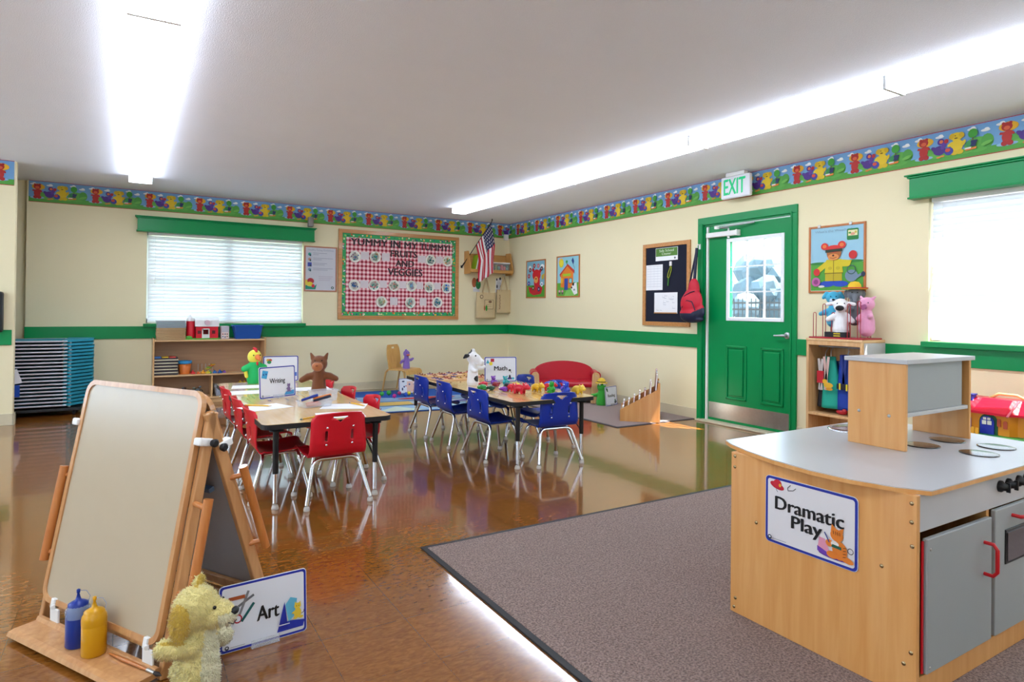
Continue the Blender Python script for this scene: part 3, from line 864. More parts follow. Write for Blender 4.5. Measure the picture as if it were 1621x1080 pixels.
def make_chair(color, M_, label, loc, rotz, group):
    t = thing('classroom_chair', label, 'chair', loc, rotz, group)
    me = make_shell(M_); me.materials.clear(); me.materials.append(M_)
    for p in me.polygons: p.material_index = 0
    s = bpy.data.objects.new('seat_shell', me); COL.objects.link(s); s.parent = t
    for sx in (-1, 1):
        for z in (.355, .455):
            mb = MB(); T = Matrix.Translation((sx * .075, -.158 - (z - .345) * .19, z)) @ Matrix.Rotation(R(90), 4, 'X')
            mb.lathe([(.007, 0), (.006, .004), (.002, .006)], M_chrome, (0, 0, 0), 10, T); mb.build('rivet', s)
    def arc(x, y, z0, yt, zt, r=.05):
        # foot (x,y,z0) -> top corner (x*.72, yt, zt) rounded to the mirror side
        a = Vector((x, y, z0)); c = Vector((x * .70, yt, zt)); m = Vector((0, yt, zt))
        p1 = c + (a - c).normalized() * r; p2 = c + (m - c).normalized() * r
        pts = [a]
        for k in range(7):
            q = k / 6; pts.append(p1 * (1 - q) ** 2 + c * 2 * q * (1 - q) + p2 * q * q)
        return pts
    for (yf, yt, zt, xf) in ((-.17, -.095, .262, .185), (.165, .105, .268, .17)):
        L = arc(-xf, yf, .028, yt, zt); Rr = arc(xf, yf, .028, yt, zt)
        mb = MB(); mb.tube(L + Rr[::-1], .0118, M_chrome, 12); fr = mb.build('leg_frame', t)
        for sx in (-1, 1):
            mb = MB(); mb.lathe([(.0165, 0), (.018, .004), (.017, .014), (.013, .022)], M_glide, (sx * xf, yf, 0), 12); mb.build('glide', fr)
    mb = MB()
    for sx in (-1, 1): mb.tube([(sx * .10, -.095, .262), (sx * .10, .105, .266)], .007, M_chrome, 8)
    mb.build('seat_support', t)
    return t
FACE = {'N': 0.0, 'E': R(-90), 'W': R(90), 'S': R(180)}
rg = 'red chairs around the writing table'; bg = 'blue chairs around the maths table'
red0 = make_chair('red', M_red, 'red plastic chair at the near end of the writing table, its back to the camera', (-4.11, -4.80, 0), R(2), rg)
for (x, y, f, lb) in (
        (-4.372, -4.53, R(-90), 'red plastic chair on the easel side of the writing table, nearest the camera'),
        (-4.374, -4.03, R(-91), 'red plastic chair on the easel side of the writing table, middle of the three'),
        (-4.374, -3.42, R(-89), 'red plastic chair on the easel side of the writing table, farthest from the camera'),
        (-3.86, -4.38, R(90), 'red plastic chair on the blue chair side of the writing table, nearest the camera'),
        (-3.86, -3.84, R(91), 'red plastic chair on the blue chair side of the writing table, middle of the three'),
        (-3.86, -3.25, R(88), 'red plastic chair on the blue chair side of the writing table, behind the brown puppet')):
    dup(red0, (x, y, 0), f, lb)
blue0 = make_chair('blue', M_blue, 'blue plastic chair at the near end of the maths table, its back to the camera', (-2.43, -4.66, 0), R(-3), bg)
for (x, y, f, lb) in (
        (-2.715, -4.31, R(-89), 'blue plastic chair on the left long side of the maths table, nearest the camera'),
        (-2.74, -3.76, R(-92), 'blue plastic chair on the left long side of the maths table, middle of the three'),
        (-2.74, -3.27, R(-90), 'blue plastic chair on the left long side of the maths table, farthest from the camera'),
        (-2.16, -4.20, R(90), 'blue plastic chair on the sofa side of the maths table, nearest the camera'),
        (-2.16, -3.68, R(90), 'blue plastic chair on the sofa side of the maths table, middle of the three'),
        (-2.16, -3.15, R(92), 'blue plastic chair on the sofa side of the maths table, hidden behind the sign')):
    dup(blue0, (x, y, 0), f, lb)

# ------------------------------------------------------------------ printed card signs in clear stands
def sign(name, label, loc, rotz, w, h, draw, tilt=R(-6), stand=True, rot=None):
    t = thing(name, label, 'sign', loc, rotz, rot=rot)
    q = Matrix.Rotation(tilt, 4, 'X') @ Matrix.Translation((-w / 2, 0, .004))
    q = Matrix.Rotation(tilt, 4, 'X') @ Matrix.Translation((-w / 2, 0, .004)) @ FRONT
    a = Art(q, .0004); a.w = 0
    b = MB(q)
    pts = []
    r = w * .04
    for (cx, cy, an) in ((w - r, h - r, 0), (r, h - r, 90), (r, r, 180), (w - r, r, 270)):
        for k in range(5): u = R(an + k * 22.5); pts.append((cx + r * math.cos(u), cy + r * math.sin(u)))
    b.prism(pts, -.003, 0, M_paper); b.build('card', t)
    a.rrect(.0, .0, w, h, r, '#dfe3ee'); a.rrect(w * .006, w * .006, w * (1 - .006), h - w * .006, r, '#1a2a9c'); bw = w * .032
    a.rrect(bw, bw, w - bw, h - bw, r * .7, '#dde1ea')
    draw(a, w, h); a.build('printed_face', t)
    if stand:
        mb = MB(Matrix.Rotation(tilt, 4, 'X'))
        mb.box((-w * .16, -.016, .003), (w * .16, -.013, h * .12), M_clear); mb.box((-w * .16, -.016, .0), (w * .16, .05, .003), M_clear)
        mb.box((-w * .16, .004, .0), (w * .16, .007, h * .2), M_clear)
        o = mb.build('clear_stand', t)
    return t
def logo(a, w, h):
    a.ell(w * .075, h * .09, w * .024, w * .024, '#333a44'); a.ell(w * .075, h * .095, w * .012, w * .009, '#dfe3ea'); a.rect(w * .11, h * .082, w * .27, h * .09, '#8a8f9a')
def animal(a, cx, cy, s, c, d='#3a2a1a', tail=True):
    a.ell(cx, cy, s * .30, s * .40, c); a.ell(cx, cy + s * .55, s * .27, s * .24, c)
    a.poly([(cx - s * .25, cy + s * .62), (cx - s * .2, cy + s * .92), (cx - s * .03, cy + s * .72)], c); a.poly([(cx + s * .25, cy + s * .62), (cx + s * .22, cy + s * .92), (cx + s * .05, cy + s * .72)], c)
    a.ell(cx - s * .2, cy - s * .35, s * .16, s * .1, c); a.ell(cx + s * .25, cy - s * .35, s * .2, s * .1, c); a.ell(cx - s * .3, cy + s * .12, s * .2, s * .08, c, .3)
    if tail: a.line([(cx + s * .28, cy - s * .1), (cx + s * .48, cy), (cx + s * .5, cy + s * .18)], s * .05, d)
    a.ell(cx - s * .1, cy + s * .58, s * .03, s * .04, d); a.ell(cx + s * .08, cy + s * .58, s * .03, s * .04, d)
def d_art(a, w, h):
    # scissors, crayon, pencil
    for x, y in ((.14, .58), (.2, .47)): a.ring(w * x, h * y, w * .05, w * .015, '#b31d36', 14)
    a.line([(w * .17, h * .63), (w * .38, h * .78)], w * .028, '#6c6d73'); a.line([(w * .22, h * .53), (w * .32, h * .86)], w * .028, '#7c7d83')
    a.line([(w * .1, h * .79), (w * .28, h * .79)], w * .04, '#a8522a'); a.line([(w * .24, h * .42), (w * .38, h * .66)], w * .03, '#175a5a')
    a.text('Art', w * .54, h * .47, w * .25, h * .22, '#111114', .03)
    a.poly([(w * .64, h * .1), (w * .95, h * .1), (w * .97, h * .2), (w * .78, h * .24), (w * .66, h * .18)], '#2233a8')
    a.poly([(w * .65, h * .13), (w * .73, h * .55), (w * .77, h * .13)], '#1c2a9c'); a.poly([(w * .74, h * .5), (w * .80, h * .6), (w * .88, h * .56), (w * .86, h * .32), (w * .78, h * .22)], '#5fb0cf')
    a.line([(w * .66, h * .2), (w * .79, h * .2)], w * .01, '#e9edf5')
    animal(a, w * .885, h * .33, w * .15, '#dfc23c')
    logo(a, w, h)
def d_writing(a, w, h):
    a.poly([(w * .06, h * .66), (w * .2, h * .62), (w * .25, h * .86), (w * .1, h * .9)], '#3d9ccc'); a.ell(w * .12, h * .76, w * .02, w * .02, '#1d4a8c'); a.ell(w * .19, h * .77, w * .02, w * .02, '#1d4a8c')
    a.text('Writing', w * .49, h * .52, w * .42, h * .2, '#1a1a20', .02)
    a.poly([(w * .66, h * .06), (w * .95, h * .06), (w * .95, h * .2), (w * .72, h * .16)], '#3f97d2'); animal(a, w * .8, h * .24, w * .16, '#7a6698'); logo(a, w, h)
def d_math(a, w, h):
    a.rect(w * .19, h * .8, w * .3, h * .93, '#b8203a'); a.poly([(w * .05, h * .74), (w * .16, h * .74), (w * .1, h * .9)], '#39a3bd'); a.ell(w * .2, h * .73, w * .055, w * .055, '#e2cf37')
    a.text('Math', w * .50, h * .54, w * .40, h * .17, '#1a1a20', .025)
    for k, c in enumerate(('#49a8a0', '#3f8fb8', '#2c3f9c', '#5a3f9a', '#48b0c0')): a.ell(w * (.62 + k * .065), h * .13, w * .045, w * .035, c)
    a.ell(w * .78, h * .46, w * .04, w * .03, '#222'); a.ell(w * .78, h * .2, w * .03, w * .06, '#22262e'); a.line([(w * .78, h * .44), (w * .84, h * .36)], w * .015, '#333'); logo(a, w, h)
def d_read(a, w, h):
    a.poly([(w * .05, h * .93), (w * .2, h * .93), (w * .24, h * .72), (w * .14, h * .76)], '#2f5a3c')
    a.text('Reading', w * .5, h * .5, w * .6, h * .2, '#1a1a20', .02); a.ell(w * .82, h * .16, w * .1, w * .07, '#4c5664'); a.ell(w * .8, h * .26, w * .05, w * .05, '#3f7a5a'); logo(a, w, h)
def d_flower(a, w, h):
    a.ell(w * .14, h * .84, w * .05, w * .04, '#d9a63a'); a.ell(w * .2, h * .84, w * .05, w * .04, '#c8543a'); a.ell(w * .17, h * .76, w * .06, w * .05, '#2f8a54')
    for k in range(4): a.rect(w * .12, h * (.55 - k * .1), w * .85, h * (.562 - k * .1), '#9aa0ac')
    a.rect(w * .86, h * .2, w * .95, h * .35, '#2f5fc0')
def d_drama(a, w, h):
    a.ell(w * .14, h * .87, w * .085, w * .035, '#b9162c', -.25); a.ell(w * .145, h * .90, w * .05, w * .045, '#c41c32'); a.ell(w * .175, h * .885, w * .015, w * .018, '#e0a02c')
    a.line([(w * .3, h * .93), (w * .265, h * .88), (w * .27, h * .84), (w * .33, h * .86), (w * .36, h * .90)], w * .007, '#3a3a40'); a.line([(w * .13, h * .82), (w * .15, h * .78)], w * .006, '#3a3a40')
    a.text('Dramatic', w * .495, h * .62, w * .74, h * .19, '#0c0c10', .03); a.text('Play', w * .48, h * .375, w * .33, h * .24, '#0c0c10', .03)
    a.ell(w * .78, h * .12, w * .17, w * .03, '#5a2d8c'); a.poly([(w * .6, h * .15), (w * .62, h * .33), (w * .68, h * .32), (w * .74, h * .13)], '#d98fa8'); a.poly([(w * .6, h * .13), (w * .6, h * .2), (w * .74, h * .13), (w * .72, h * .09)], '#6a3aa8')
    c = '#dc7a26'
    a.ell(w * .83, h * .22, w * .075, w * .09, c); a.ell(w * .80, h * .42, w * .065, w * .06, c); a.poly([(w * .74, h * .46), (w * .75, h * .56), (w * .8, h * .5)], c); a.poly([(w * .86, h * .46), (w * .87, h * .54), (w * .82, h * .5)], c)
    a.ell(w * .9, h * .13, w * .07, w * .03, c, -.2); a.ell(w * .76, h * .14, w * .06, w * .035, c); a.ell(w * .73, h * .29, w * .04, w * .035, c); a.ell(w * .785, h * .3, w * .04, w * .025, '#e9e0da')
    a.poly([(w * .75, h * .25), (w * .85, h * .24), (w * .85, h * .28), (w * .76, h * .29)], '#1f5a48'); a.line([(w * .68, h * .42), (w * .73, h * .3)], w * .012, '#2c3f8c')
    for k in range(4): a.line([(w * (.77 + k * .022), h * .475), (w * (.775 + k * .022), h * .43)], w * .006, '#5a2f12'); a.line([(w * .87, h * (.28 - k * .04)), (w * .9, h * (.29 - k * .04))], w * .006, '#5a2f12')
    a.ring(w * .945, h * .27, w * .03, w * .007, '#3a2a2a', 12); logo(a, w, h)

# ------------------------------------------------------------------ double easel
EA = Vector((-5.398, -5.80, 0)); ETH = R(-59.43)
ez = thing('art_easel', 'double sided wooden easel with a cream dry erase board and a paint tray', 'easel', EA, ETH)
W_ = .671; LN = R(11.1); n_top = .86; XO = .035
def lean(ang, y0=0.0):      # local frame: x along the board, v up the slope, w towards the viewer
    up = Vector((0, math.sin(ang), math.cos(ang))); nr = Vector((0, -math.cos(ang), math.sin(ang)))
    return Matrix(((1, 0, 0, 0), (0, up.y, nr.y, y0), (0, up.z, nr.z, 0), (0, 0, 0, 1)))
FT = lean(LN)
apex_y = math.sin(LN) * .80
REAR = .41
RAn = math.atan((REAR - apex_y) / (.80 * math.cos(LN)))
up = Vector((0, -math.sin(RAn), math.cos(RAn))); nr = Vector((0, math.cos(RAn), math.sin(RAn)))
BT = Matrix(((-1, 0, 0, W_), (0, up.y, nr.y, REAR), (0, up.z, nr.z, 0), (0, 0, 0, 1)))   # seen from the far side
def board(T, M_face, s1, s2, nm):
    def rr(i, r):
        pts = []
        for (cx, cy, a) in ((W_ - i - r, s2 - i - r, 0), (i + r, s2 - i - r, 90), (i + r, s1 + i + r, 180), (W_ - i - r, s1 + i + r, 270)):
            for k in range(7): q = R(a + 15 * k); pts.append((cx + r * math.cos(q), cy + r * math.sin(q)))
        return pts
    o_, i_ = rr(0, .05), rr(.018, .034)
    mb = MB(T); n = len(o_); vs = []
    for w in (0, .018): vs += [(p[0], p[1], w) for p in o_]; vs += [(p[0], p[1], w) for p in i_]
    fs = []
    for k in range(n):
        j = (k + 1) % n
        fs += [(2 * n + k, 2 * n + j, 3 * n + j, 3 * n + k), (k, n + k, n + j, j), (k, j, 2 * n + j, 2 * n + k), (n + k, 3 * n + k, 3 * n + j, n + j)]
    mb.add(vs, fs, M_easel); fr = mb.build('board_frame', ez)
    mb = MB(T); mb.prism(i_, .003, .013, M_face); mb.build(nm, fr)
board(FT @ Matrix.Translation((0, 0, .012)), M_wboard, .09, .872, 'dry_erase_panel')
board(BT @ Matrix.Translation((0, 0, .012)), M_gboard, .09, .885, 'grey_panel')
mbp = MB(FT); mbp.box((.02, .12, .0), (W_ - .02, .83, .011), M_gboard); mbp.build('back_panel', ez)
mbp = MB(BT); mbp.box((.02, .12, .0), (W_ - .02, .83, .011), M_gboard); mbp.build('back_panel', ez)
slope_b = .80 * math.cos(LN) / math.cos(RAn)
for T, s in ((FT, .81), (BT, slope_b + .01)):
    for x in (-.022, W_ + .0):
        mb = MB(T); mb.box((x, 0, -.022), (x + .022, s, .012), M_easel, .004); mb.build('leg', ez)
    for v in (.06, .5 if T is FT else .12):
        mb = MB(T); mb.box((0, v, -.018), (W_, v + .035, -.002), M_easel, .003); mb.build('cross_rail', ez)
    # dowels on stand-off pegs
    for x in (-.022, W_ + .12) if T is FT else (-.05,):
        v0, v1 = (.22, .55) if T is FT else (.30, .62)
        mb = MB(T); mb.cyl((x, v0, .035), (x, v1, .035), .0145, M_peg, 14)
        sx = 1 if x < 0 else -1
        for v in (v0 + .03, v1 - .03): mb.cyl((x, v, .035), (x + (sx * .035 if x < 0 else -.11), v, .0), .009, M_peg, 10)
        mb.build('paper_dowel', ez)
    for x in (-.03, W_ + .004):
        mb = MB(T); mb.box((x, .70, -.01), (x + .035, .725, .04), M_white, .005); mb.build('clip', ez)
        mb = MB(T); s_ = 1 if x > 0 else -1; mb.lathe([(.012, 0), (.014, .012), (.009, .016)], M_black, (0, 0, 0), 12, Matrix.Translation((x + .018 + s_ * .02, .712, -.005)) @ Matrix.Rotation(R(90) * s_, 4, 'Y')); mb.build('clip_knob', ez)
mb = MB(); mb.tube([(-.012, apex_y + .014, .79), (W_ + .012, apex_y + .014, .79)], .008, M_steel, 8); mb.build('hinge_rod', ez)
mb = MB(BT); mb.box((W_ * .12, .53, -.024), (W_ * .5, .545, -.004), mat('blue marked rule', '#6d8fb8')); mb.build('tension_bar', ez)
# tray
ty = -.062
mb = MB(); prof = [(-.058, .006), (-.052, .018), (-.035, .022), (.03, .022), (.036, .034), (.048, .034), (.05, .006)]
vs = []; k = len(prof)
for x in (.015, W_ + .018): vs += [(x, ty + p[0], p[1] + .01) for p in prof]
mb.add(vs, [tuple(range(k))[::-1], tuple(range(k, 2 * k))] + [(i, (i + 1) % k, k + (i + 1) % k, k + i) for i in range(k)], M_easel)
tr = mb.build('paint_tray', ez)
for x in (.11, W_ - .03):
    mb = MB(); mb.box((x - .03, -.020, .028), (x + .022, -.012, .088), M_white, .003); mb.build('tray_bracket', ez)
    mb = MB(FT); mb.box((x - .034, .078, .012), (x - .012, .112, .036), M_white, .004); mb.cyl((x - .018, .088, .03), (x + .0, .088, .042), .007, M_white, 10); mb.build('clip', ez)
# bottles and brush (things resting on the tray)
ER = Matrix.Translation(EA) @ Matrix.Rotation(ETH, 4, 'Z')
def bottle(p, c, name, label):
    q = ER @ Vector(p)
    t = thing('squeeze_bottle', label, 'bottle', q)
    M_p = mat('paint ' + c, c, rough=.3); 
    mb = MB(); mb.lathe([(.032, 0), (.035, .004), (.035, .095), (.033, .10), (.028, .112)], M_p, (0, 0, 0), 20); mb.build('paint_fill', t)
    mb = MB(); mb.lathe([(.0352, .094), (.0356, .10), (.0361, .112), (.034, .122), (.028, .132)], M_clearblue if 'blue' in label else M_p, (0, 0, 0), 20); mb.build('bottle_body', t)
    mb = MB(); mb.lathe([(.029, .124), (.029, .136), (.018, .143), (.009, .147), (.0055, .158), (.0035, .168), (.0055, .170), (.0055, .180), (.001, .182)], M_p, (0, 0, 0), 18); mb.tube([(.005, 0, .176), (.022, .004, .17), (.032, .006, .150), (.028, .006, .134)], .0013, M_clearblue, 6)
    mb.build('nozzle_cap', t)
bottle((.315, ty + .012, .0325), '#0b2f8c', 'b', 'blue paint squeeze bottle with a pointed cap on the easel tray')
bottle((.415, ty + .008, .0325), '#d39a10', 'y', 'yellow paint squeeze bottle with a pointed cap on the easel tray')
q = ER @ Vector((.60, ty + .028, .0385))
br_ = thing('paint_brush', 'wooden paint brush lying on the easel tray', 'brush', q, ETH + R(1))
mb = MB(); mb.tube([(-.13, 0, 0), (-.05, 0, 0), (.06, 0, 0)], [.003, .006, .004], M_peg, 10); mb.build('handle', br_)
mb = MB(); mb.cyl((.06, 0, 0), (.095, 0, 0), .0052, M_steel, 10); mb.build('ferrule', br_)
mb = MB(); mb.tube([(.095, 0, 0), (.11, 0, 0), (.128, 0, 0)], [.005, .007, .001], mat('dark bristle', '#2a211e', rough=.8), 10); mb.build('bristles', br_)
sign('area_sign', 'white card sign reading Art, leaning in a clear stand beside the easel on the floor', (-4.745, -6.33, 0), R(5), .285, .215, d_art, R(-4))

# ------------------------------------------------------------------ play kitchen
KX0, KX1, KY0, KY1, KH = -3.19, -2.10, -7.635, -6.975, .60
kt = thing('play_kitchen', 'wooden play kitchen island with grey counter, stove burners, knobs and cupboard doors', 'play kitchen', (0, 0, .0095))
def kbox(nm, a, b, m, bev=.002, par=None):
    mb = MB(); mb.box(a, b, m, bev); return mb.build(nm, par or kt)
kbox('side_panel', (KX0, KY0, 0), (KX0 + .018, KY1, KH), M_kit)
kbox('side_panel', (KX1 - .018, KY0, 0), (KX1, KY1, KH), M_kit)
kbox('back_panel', (KX0 + .018, KY1 - .012, 0), (KX1 - .018, KY1, KH), M_kit)
kbox('base_rail', (KX0 + .018, KY0, 0), (KX1 - .018, KY0 + .02, .07), M_kit)
kbox('control_panel', (KX0 + .018, KY0 + .002, .49), (KX1 - .018, KY0 + .018, KH), M_laminate)
kbox('inner_divider', (-2.745, KY0 + .004, .07), (-2.727, KY1 - .02, .49), M_kit)
kbox('floor_shelf', (KX0 + .018, KY0 + .02, .055), (KX1 - .018, KY1 - .012, .07), M_kit)
d = kbox('cupboard_door', (KX0 + .035, KY0 - .012, .078), (-2.747, KY0 + .003, .472), M_melamine, .003)
mb = MB()
def bail(p0, p1, out, m, r=.0055):
    p0 = Vector(p0); p1 = Vector(p1); o = Vector(out); e = (p1 - p0) * .15
    return mb.tube([p0, p0 + o * .7, p0 + o + e, p1 + o - e, p1 + o * .7, p1], r, m, 10)
M_redh = mat('red handle', '#c4141f', rough=.3)
bail((-2.80, KY0 - .012, .30), (-2.80, KY0 - .012, .40), (0, -.036, 0), M_redh, .006); mb.build('handle', d)
kbox('red_hinge_edge', (KX0 + .024, KY0 - .004, .08), (KX0 + .032, KY0 + .001, .465), M_redh, .001)
d = kbox('oven_door', (-2.722, KY0 - .012, .078), (-2.27, KY0 + .003, .488), M_melamine, .003)
mb = MB(); bail((-2.60, KY0 - .012, .455), (-2.41, KY0 - .012, .455), (0, -.034, 0), M_redh, .006); mb.build('handle', d)
mb = MB(); mb.box((-2.655, KY0 - .016, .30), (-2.34, KY0 - .011, .415), M_black, .004); mb.box((-2.645, KY0 - .018, .31), (-2.35, KY0 - .0155, .405), mat('mirror oven window', '#8b8f98', rough=.06, metal=1, vary=0)); mb.build('oven_window', d)
kbox('narrow_panel', (-2.262, KY0 - .010, .078), (KX1 - .02, KY0 + .003, .488), M_melamine, .003)
for i, x in enumerate((-2.66, -2.60, -2.52, -2.46)):
    mb = MB(); T = Matrix.Translation((x, KY0 + .002, .557)) @ Matrix.Rotation(R(90), 4, 'X')
    mb.lathe([(.019, 0), (.019, .008), (.013, .014), (.012, .026), (.004, .028)], M_black, (0, 0, 0), 14, T); mb.box((-.003, -.016, .02), (.003, .016, .032), M_black, .001, T); mb.build('control_knob', kt)
# counter top with bowed ends
cpts = [(-3.10, -6.872), (-2.10, -6.872), (-2.055, -6.95), (-2.03, -7.1), (-2.025, -7.3), (-2.04, -7.5), (-2.075, -7.655), (-3.15, -7.655), (-3.20, -7.58), (-3.235, -7.46), (-3.243, -7.33), (-3.225, -7.18), (-3.185, -7.04), (-3.14, -6.93)]
SX, SY, SR = -2.36, -6.96, .115
mb = MB(); mb.prism(cpts, KH, KH + .0125, M_kit); mb.build('counter_edge', kt)
mb = MB(); mb.prism([(x * .997 - .008, y * .999 - .0072) for x, y in cpts], KH + .0125, KH + .0155, M_laminate); mb.build('counter_top', kt)
mb = MB(); mb.lathe([(.125, 0), (.125, .003), (.112, .004), (.10, .0012), (.06, .0008), (.0, .0006)], M_chrome, (-2.40, -6.985, KH + .0156), 28, None, 1.0, .75); mb.build('sink_basin', kt)
for (x, y, r) in ((-2.50, -7.315, .062), (-2.30, -7.315, .062), (-2.465, -7.495, .062), (-2.275, -7.475, .062)):
    mb = MB(); mb.lathe([(r, 0), (r, .003), (r - .006, .0036), (0, .0036)], M_glassdark, (x, y, KH + .0156), 28); mb.build('burner', kt)
# raised shelf unit on the counter
hb = KH + .0155
BX0, BX1, BYa, BYb = -2.68, -2.17, -7.345, -7.125
kbox('upper_side_panel', (BX0, BYa, hb), (BX0 + .016, BYb, hb + .325), M_kit)
kbox('upper_side_panel', (BX1 - .016, BYa, hb), (BX1, BYb, hb + .325), M_kit)
kbox('upper_back_panel', (BX0 + .016, BYb - .05, hb + .13), (BX1 - .016, BYb - .04, hb + .325), M_laminate)
kbox('upper_shelf', (BX0 + .016, BYa + .004, hb + .125), (BX1 - .016, BYb - .03, hb + .14), M_laminate)
kbox('upper_front_panel', (BX0 + .016, BYa + .012, hb + .14), (BX1 - .05, BYa + .022, hb + .325), M_melamine)
kbox('upper_top', (BX0 - .008, BYa - .01, hb + .325), (BX1 + .012, BYb + .012, hb + .342), M_laminate)
mb = MB(); M_screw = mat('brass screw', '#a3906e', rough=.25, metal=1, vary=0)
for (y, z) in ((-6.992, .585), (-6.992, .545), (-7.088, .363), (-7.535, .363), (-6.998, .055), (-6.992, .02), (-7.62, .575), (-7.62, .52), (-7.622, .45), (-7.62, .14), (-7.60, .10)):
    T = Matrix.Translation((KX0, y, z)) @ Matrix.Rotation(R(-90), 4, 'Y'); mb.lathe([(.0065, 0), (.0055, .002), (.002, .0032)], M_screw, (0, 0, 0), 10, T)
for (y, z) in ((-7.17, .13), (-7.285, .125)):
    T = Matrix.Translation((BX0, y, hb + z)) @ Matrix.Rotation(R(-90), 4, 'Y'); mb.lathe([(.0065, 0), (.0055, .002), (.002, .0032)], M_alu, (0, 0, 0), 10, T)
for z in (.095, .44):
    T = Matrix.Translation((KX0 + .052, KY0 - .012, z)) @ Matrix.Rotation(R(90), 4, 'X'); mb.lathe([(.0045, 0), (.004, .0015), (.001, .002)], M_steel, (0, 0, 0), 10, T)
mb.build('screw_heads', kt)
dw, dh = .335, .235
sg = thing('area_sign', 'white card sign reading Dramatic Play on the end of the play kitchen', 'sign', (0, 0, 0))
T = Matrix(((0, 0, -1, KX0 - .001), (-1, 0, 0, -7.130), (0, 1, 0, .325), (0, 0, 0, 1)))
b = MB(T); pts = []
for (cx, cy, an) in ((dw - .016, dh - .016, 0), (.016, dh - .016, 90), (.016, .016, 180), (dw - .016, .016, 270)):
    for k in range(7): u = R(an + k * 15); pts.append((cx + .016 * math.cos(u), cy + .016 * math.sin(u)))
b.prism(pts, 0, .003, M_paper); b.build('card', sg)
a = Art(T, .0003); a.w = .0032; a.rrect(0, 0, dw, dh, .016, '#b9c2e0'); a.rrect(.0015, .0015, dw - .0015, dh - .0015, .015, '#1a2a94'); a.rrect(.010, .010, dw - .010, dh - .010, .009, '#d9d6d8'); d_drama(a, dw, dh); a.build('printed_face', sg)
# ------------------------------------------------------------------ toy shelf unit under the left window
def panel(root, nm, a, b, m=M_maple, bev=.003):
    mb = MB(); mb.box(a, b, m, bev); return mb.build(nm, root)
su = thing('toy_shelf', 'low light wood shelf unit under the back window, holding puzzles and toys', 'shelf', (-4.31, -.18, 0))
hw = .61
panel(su, 'side_panel', (-hw, -.16, 0), (-hw + .018, .16, .765)); panel(su, 'side_panel', (hw - .018, -.16, 0), (hw, .16, .765))
panel(su, 'top_board', (-hw + .018, -.155, .73), (hw - .018, .16, .748), M_mapleX)
panel(su, 'shelf_board', (-hw + .018, -.15, .322), (hw - .018, .14, .34), M_mapleX)
panel(su, 'bottom_board', (-hw + .018, -.15, .05), (hw - .018, .14, .068), M_mapleX)
panel(su, 'divider', (-.0, -.148, .068), (.016, .14, .322)); panel(su, 'back_panel', (-hw + .018, .14, .03), (hw - .018, .15, .748), wood('brown back panel', '#a98262', '#b8906c', axis='X'))
panel(su, 'plinth', (-hw + .018, -.13, 0), (hw - .018, -.12, .05), M_mapleX)
def tray_puzzle(x, y, z, w, d, h, c, label, grp, rz=0, top=None):
    o = thing('wooden_puzzle', label, 'puzzle', (x, y, z), rz, grp)
    mb = MB(); mb.box((-w / 2, -d / 2, h * .36), (w / 2, d / 2, h * .95), c, .0015); mb.box((-w / 2 + .007, -d / 2 + .007, 0), (w / 2 - .007, d / 2 - .007, h * .36), mat('painted puzzle gap shade', '#5a4634')); mb.build('tray', o)  # dark inset base stands in for the shadow between stacked trays
    if top:
        mb = MB()
        for i, cc in enumerate(top): mb.box((-w * .45 + i * w * .3, -d * .46, h * .82), (-w * .45 + (i + .85) * w * .3, d * .3, h * 1.6), mat('block ' + cc, cc, rough=.4), .003)
        mb.build('pieces', o)
    return o
n = 15
ordw = ['bottom', 'second', 'third', 'fourth', 'fifth', 'sixth', 'seventh', 'eighth', 'ninth', 'tenth', 'eleventh', 'twelfth', 'thirteenth', 'fourteenth', 'top']
for i in range(n):
    c = M_mapleX if i < 9 else mat('pale blue puzzle board', '#a9bcc6')
    if i == n - 1: c = mat('white puzzle board', '#d6dadb')
    tray_puzzle(-4.735 + random.uniform(-.004, .004), -.20 + random.uniform(-.004, .004), .7485 + i * .0152, .30, .23, .0148, c, ('%s puzzle tray, %s of the stack left of the red barn' % ('wooden' if i < 9 else 'pale blue', ordw[i] + (' from the bottom' if 0 < i < 14 else ''))), 'puzzle trays stacked on the toy shelf')
n = 11
for i in range(n):
    c = mat('dark puzzle edge', '#3c3a44') if i % 2 == 0 else mat('cream puzzle board', '#d9cfb4')
    tray_puzzle(-4.785 + random.uniform(-.006, .006), -.20, .341 + i * .0182, .25, .22, .0175, c, '%s puzzle, %s of the stack beside the orange tub' % ('dark edged' if i % 2 == 0 else 'cream', (ordw[i] + ' from the bottom') if 0 < i < n - 1 else ('top, with loose coloured pieces' if i else 'bottom')), 'puzzles stacked inside the toy shelf', 0, ('#2f6fb5', '#d9b12a', '#c23a2f') if i == n - 1 else None)
# barn
bn = thing('toy_barn', 'red toy barn with a white roof, silo and open door on the toy shelf', 'toy barn', (-4.375, -.20, .7485))
M_tred = mat('toy red', '#d0152b', rough=.35); M_twh = mat('toy white', '#ddd9d8', rough=.4); M_tgr = mat('toy green', '#57a83a', rough=.5)
mb = MB(); mb.prism([(-.22, -.1), (.16, -.1), (.17, .1), (-.2, .1)], 0, .014, M_tgr); mb.ball((-.175, -.075, .02), (.04, .03, .025), M_tgr, 12); mb.build('grass_base', bn)
mb = MB(); mb.box((-.1, -.06, .014), (-.03, .08, .155), M_tred); mb.box((.04, -.06, .014), (.14, .08, .155), M_tred); mb.box((-.03, -.06, .12), (.04, .08, .155), M_tred); mb.box((-.1, .07, .014), (.14, .08, .155), M_tred)
for x in (-.065, .09): mb.box((x - .018, -.062, .065), (x + .018, -.0595, .105), mat('dark barn window', '#5c1018'))
mb.build('walls', bn)
mb = MB()
for a, b in (((-.036, -.067, .014), (-.024, -.06, .128)), ((.034, -.067, .014), (.046, -.06, .128)), ((-.036, -.067, .116), (.046, -.06, .128))): mb.box(a, b, M_twh)
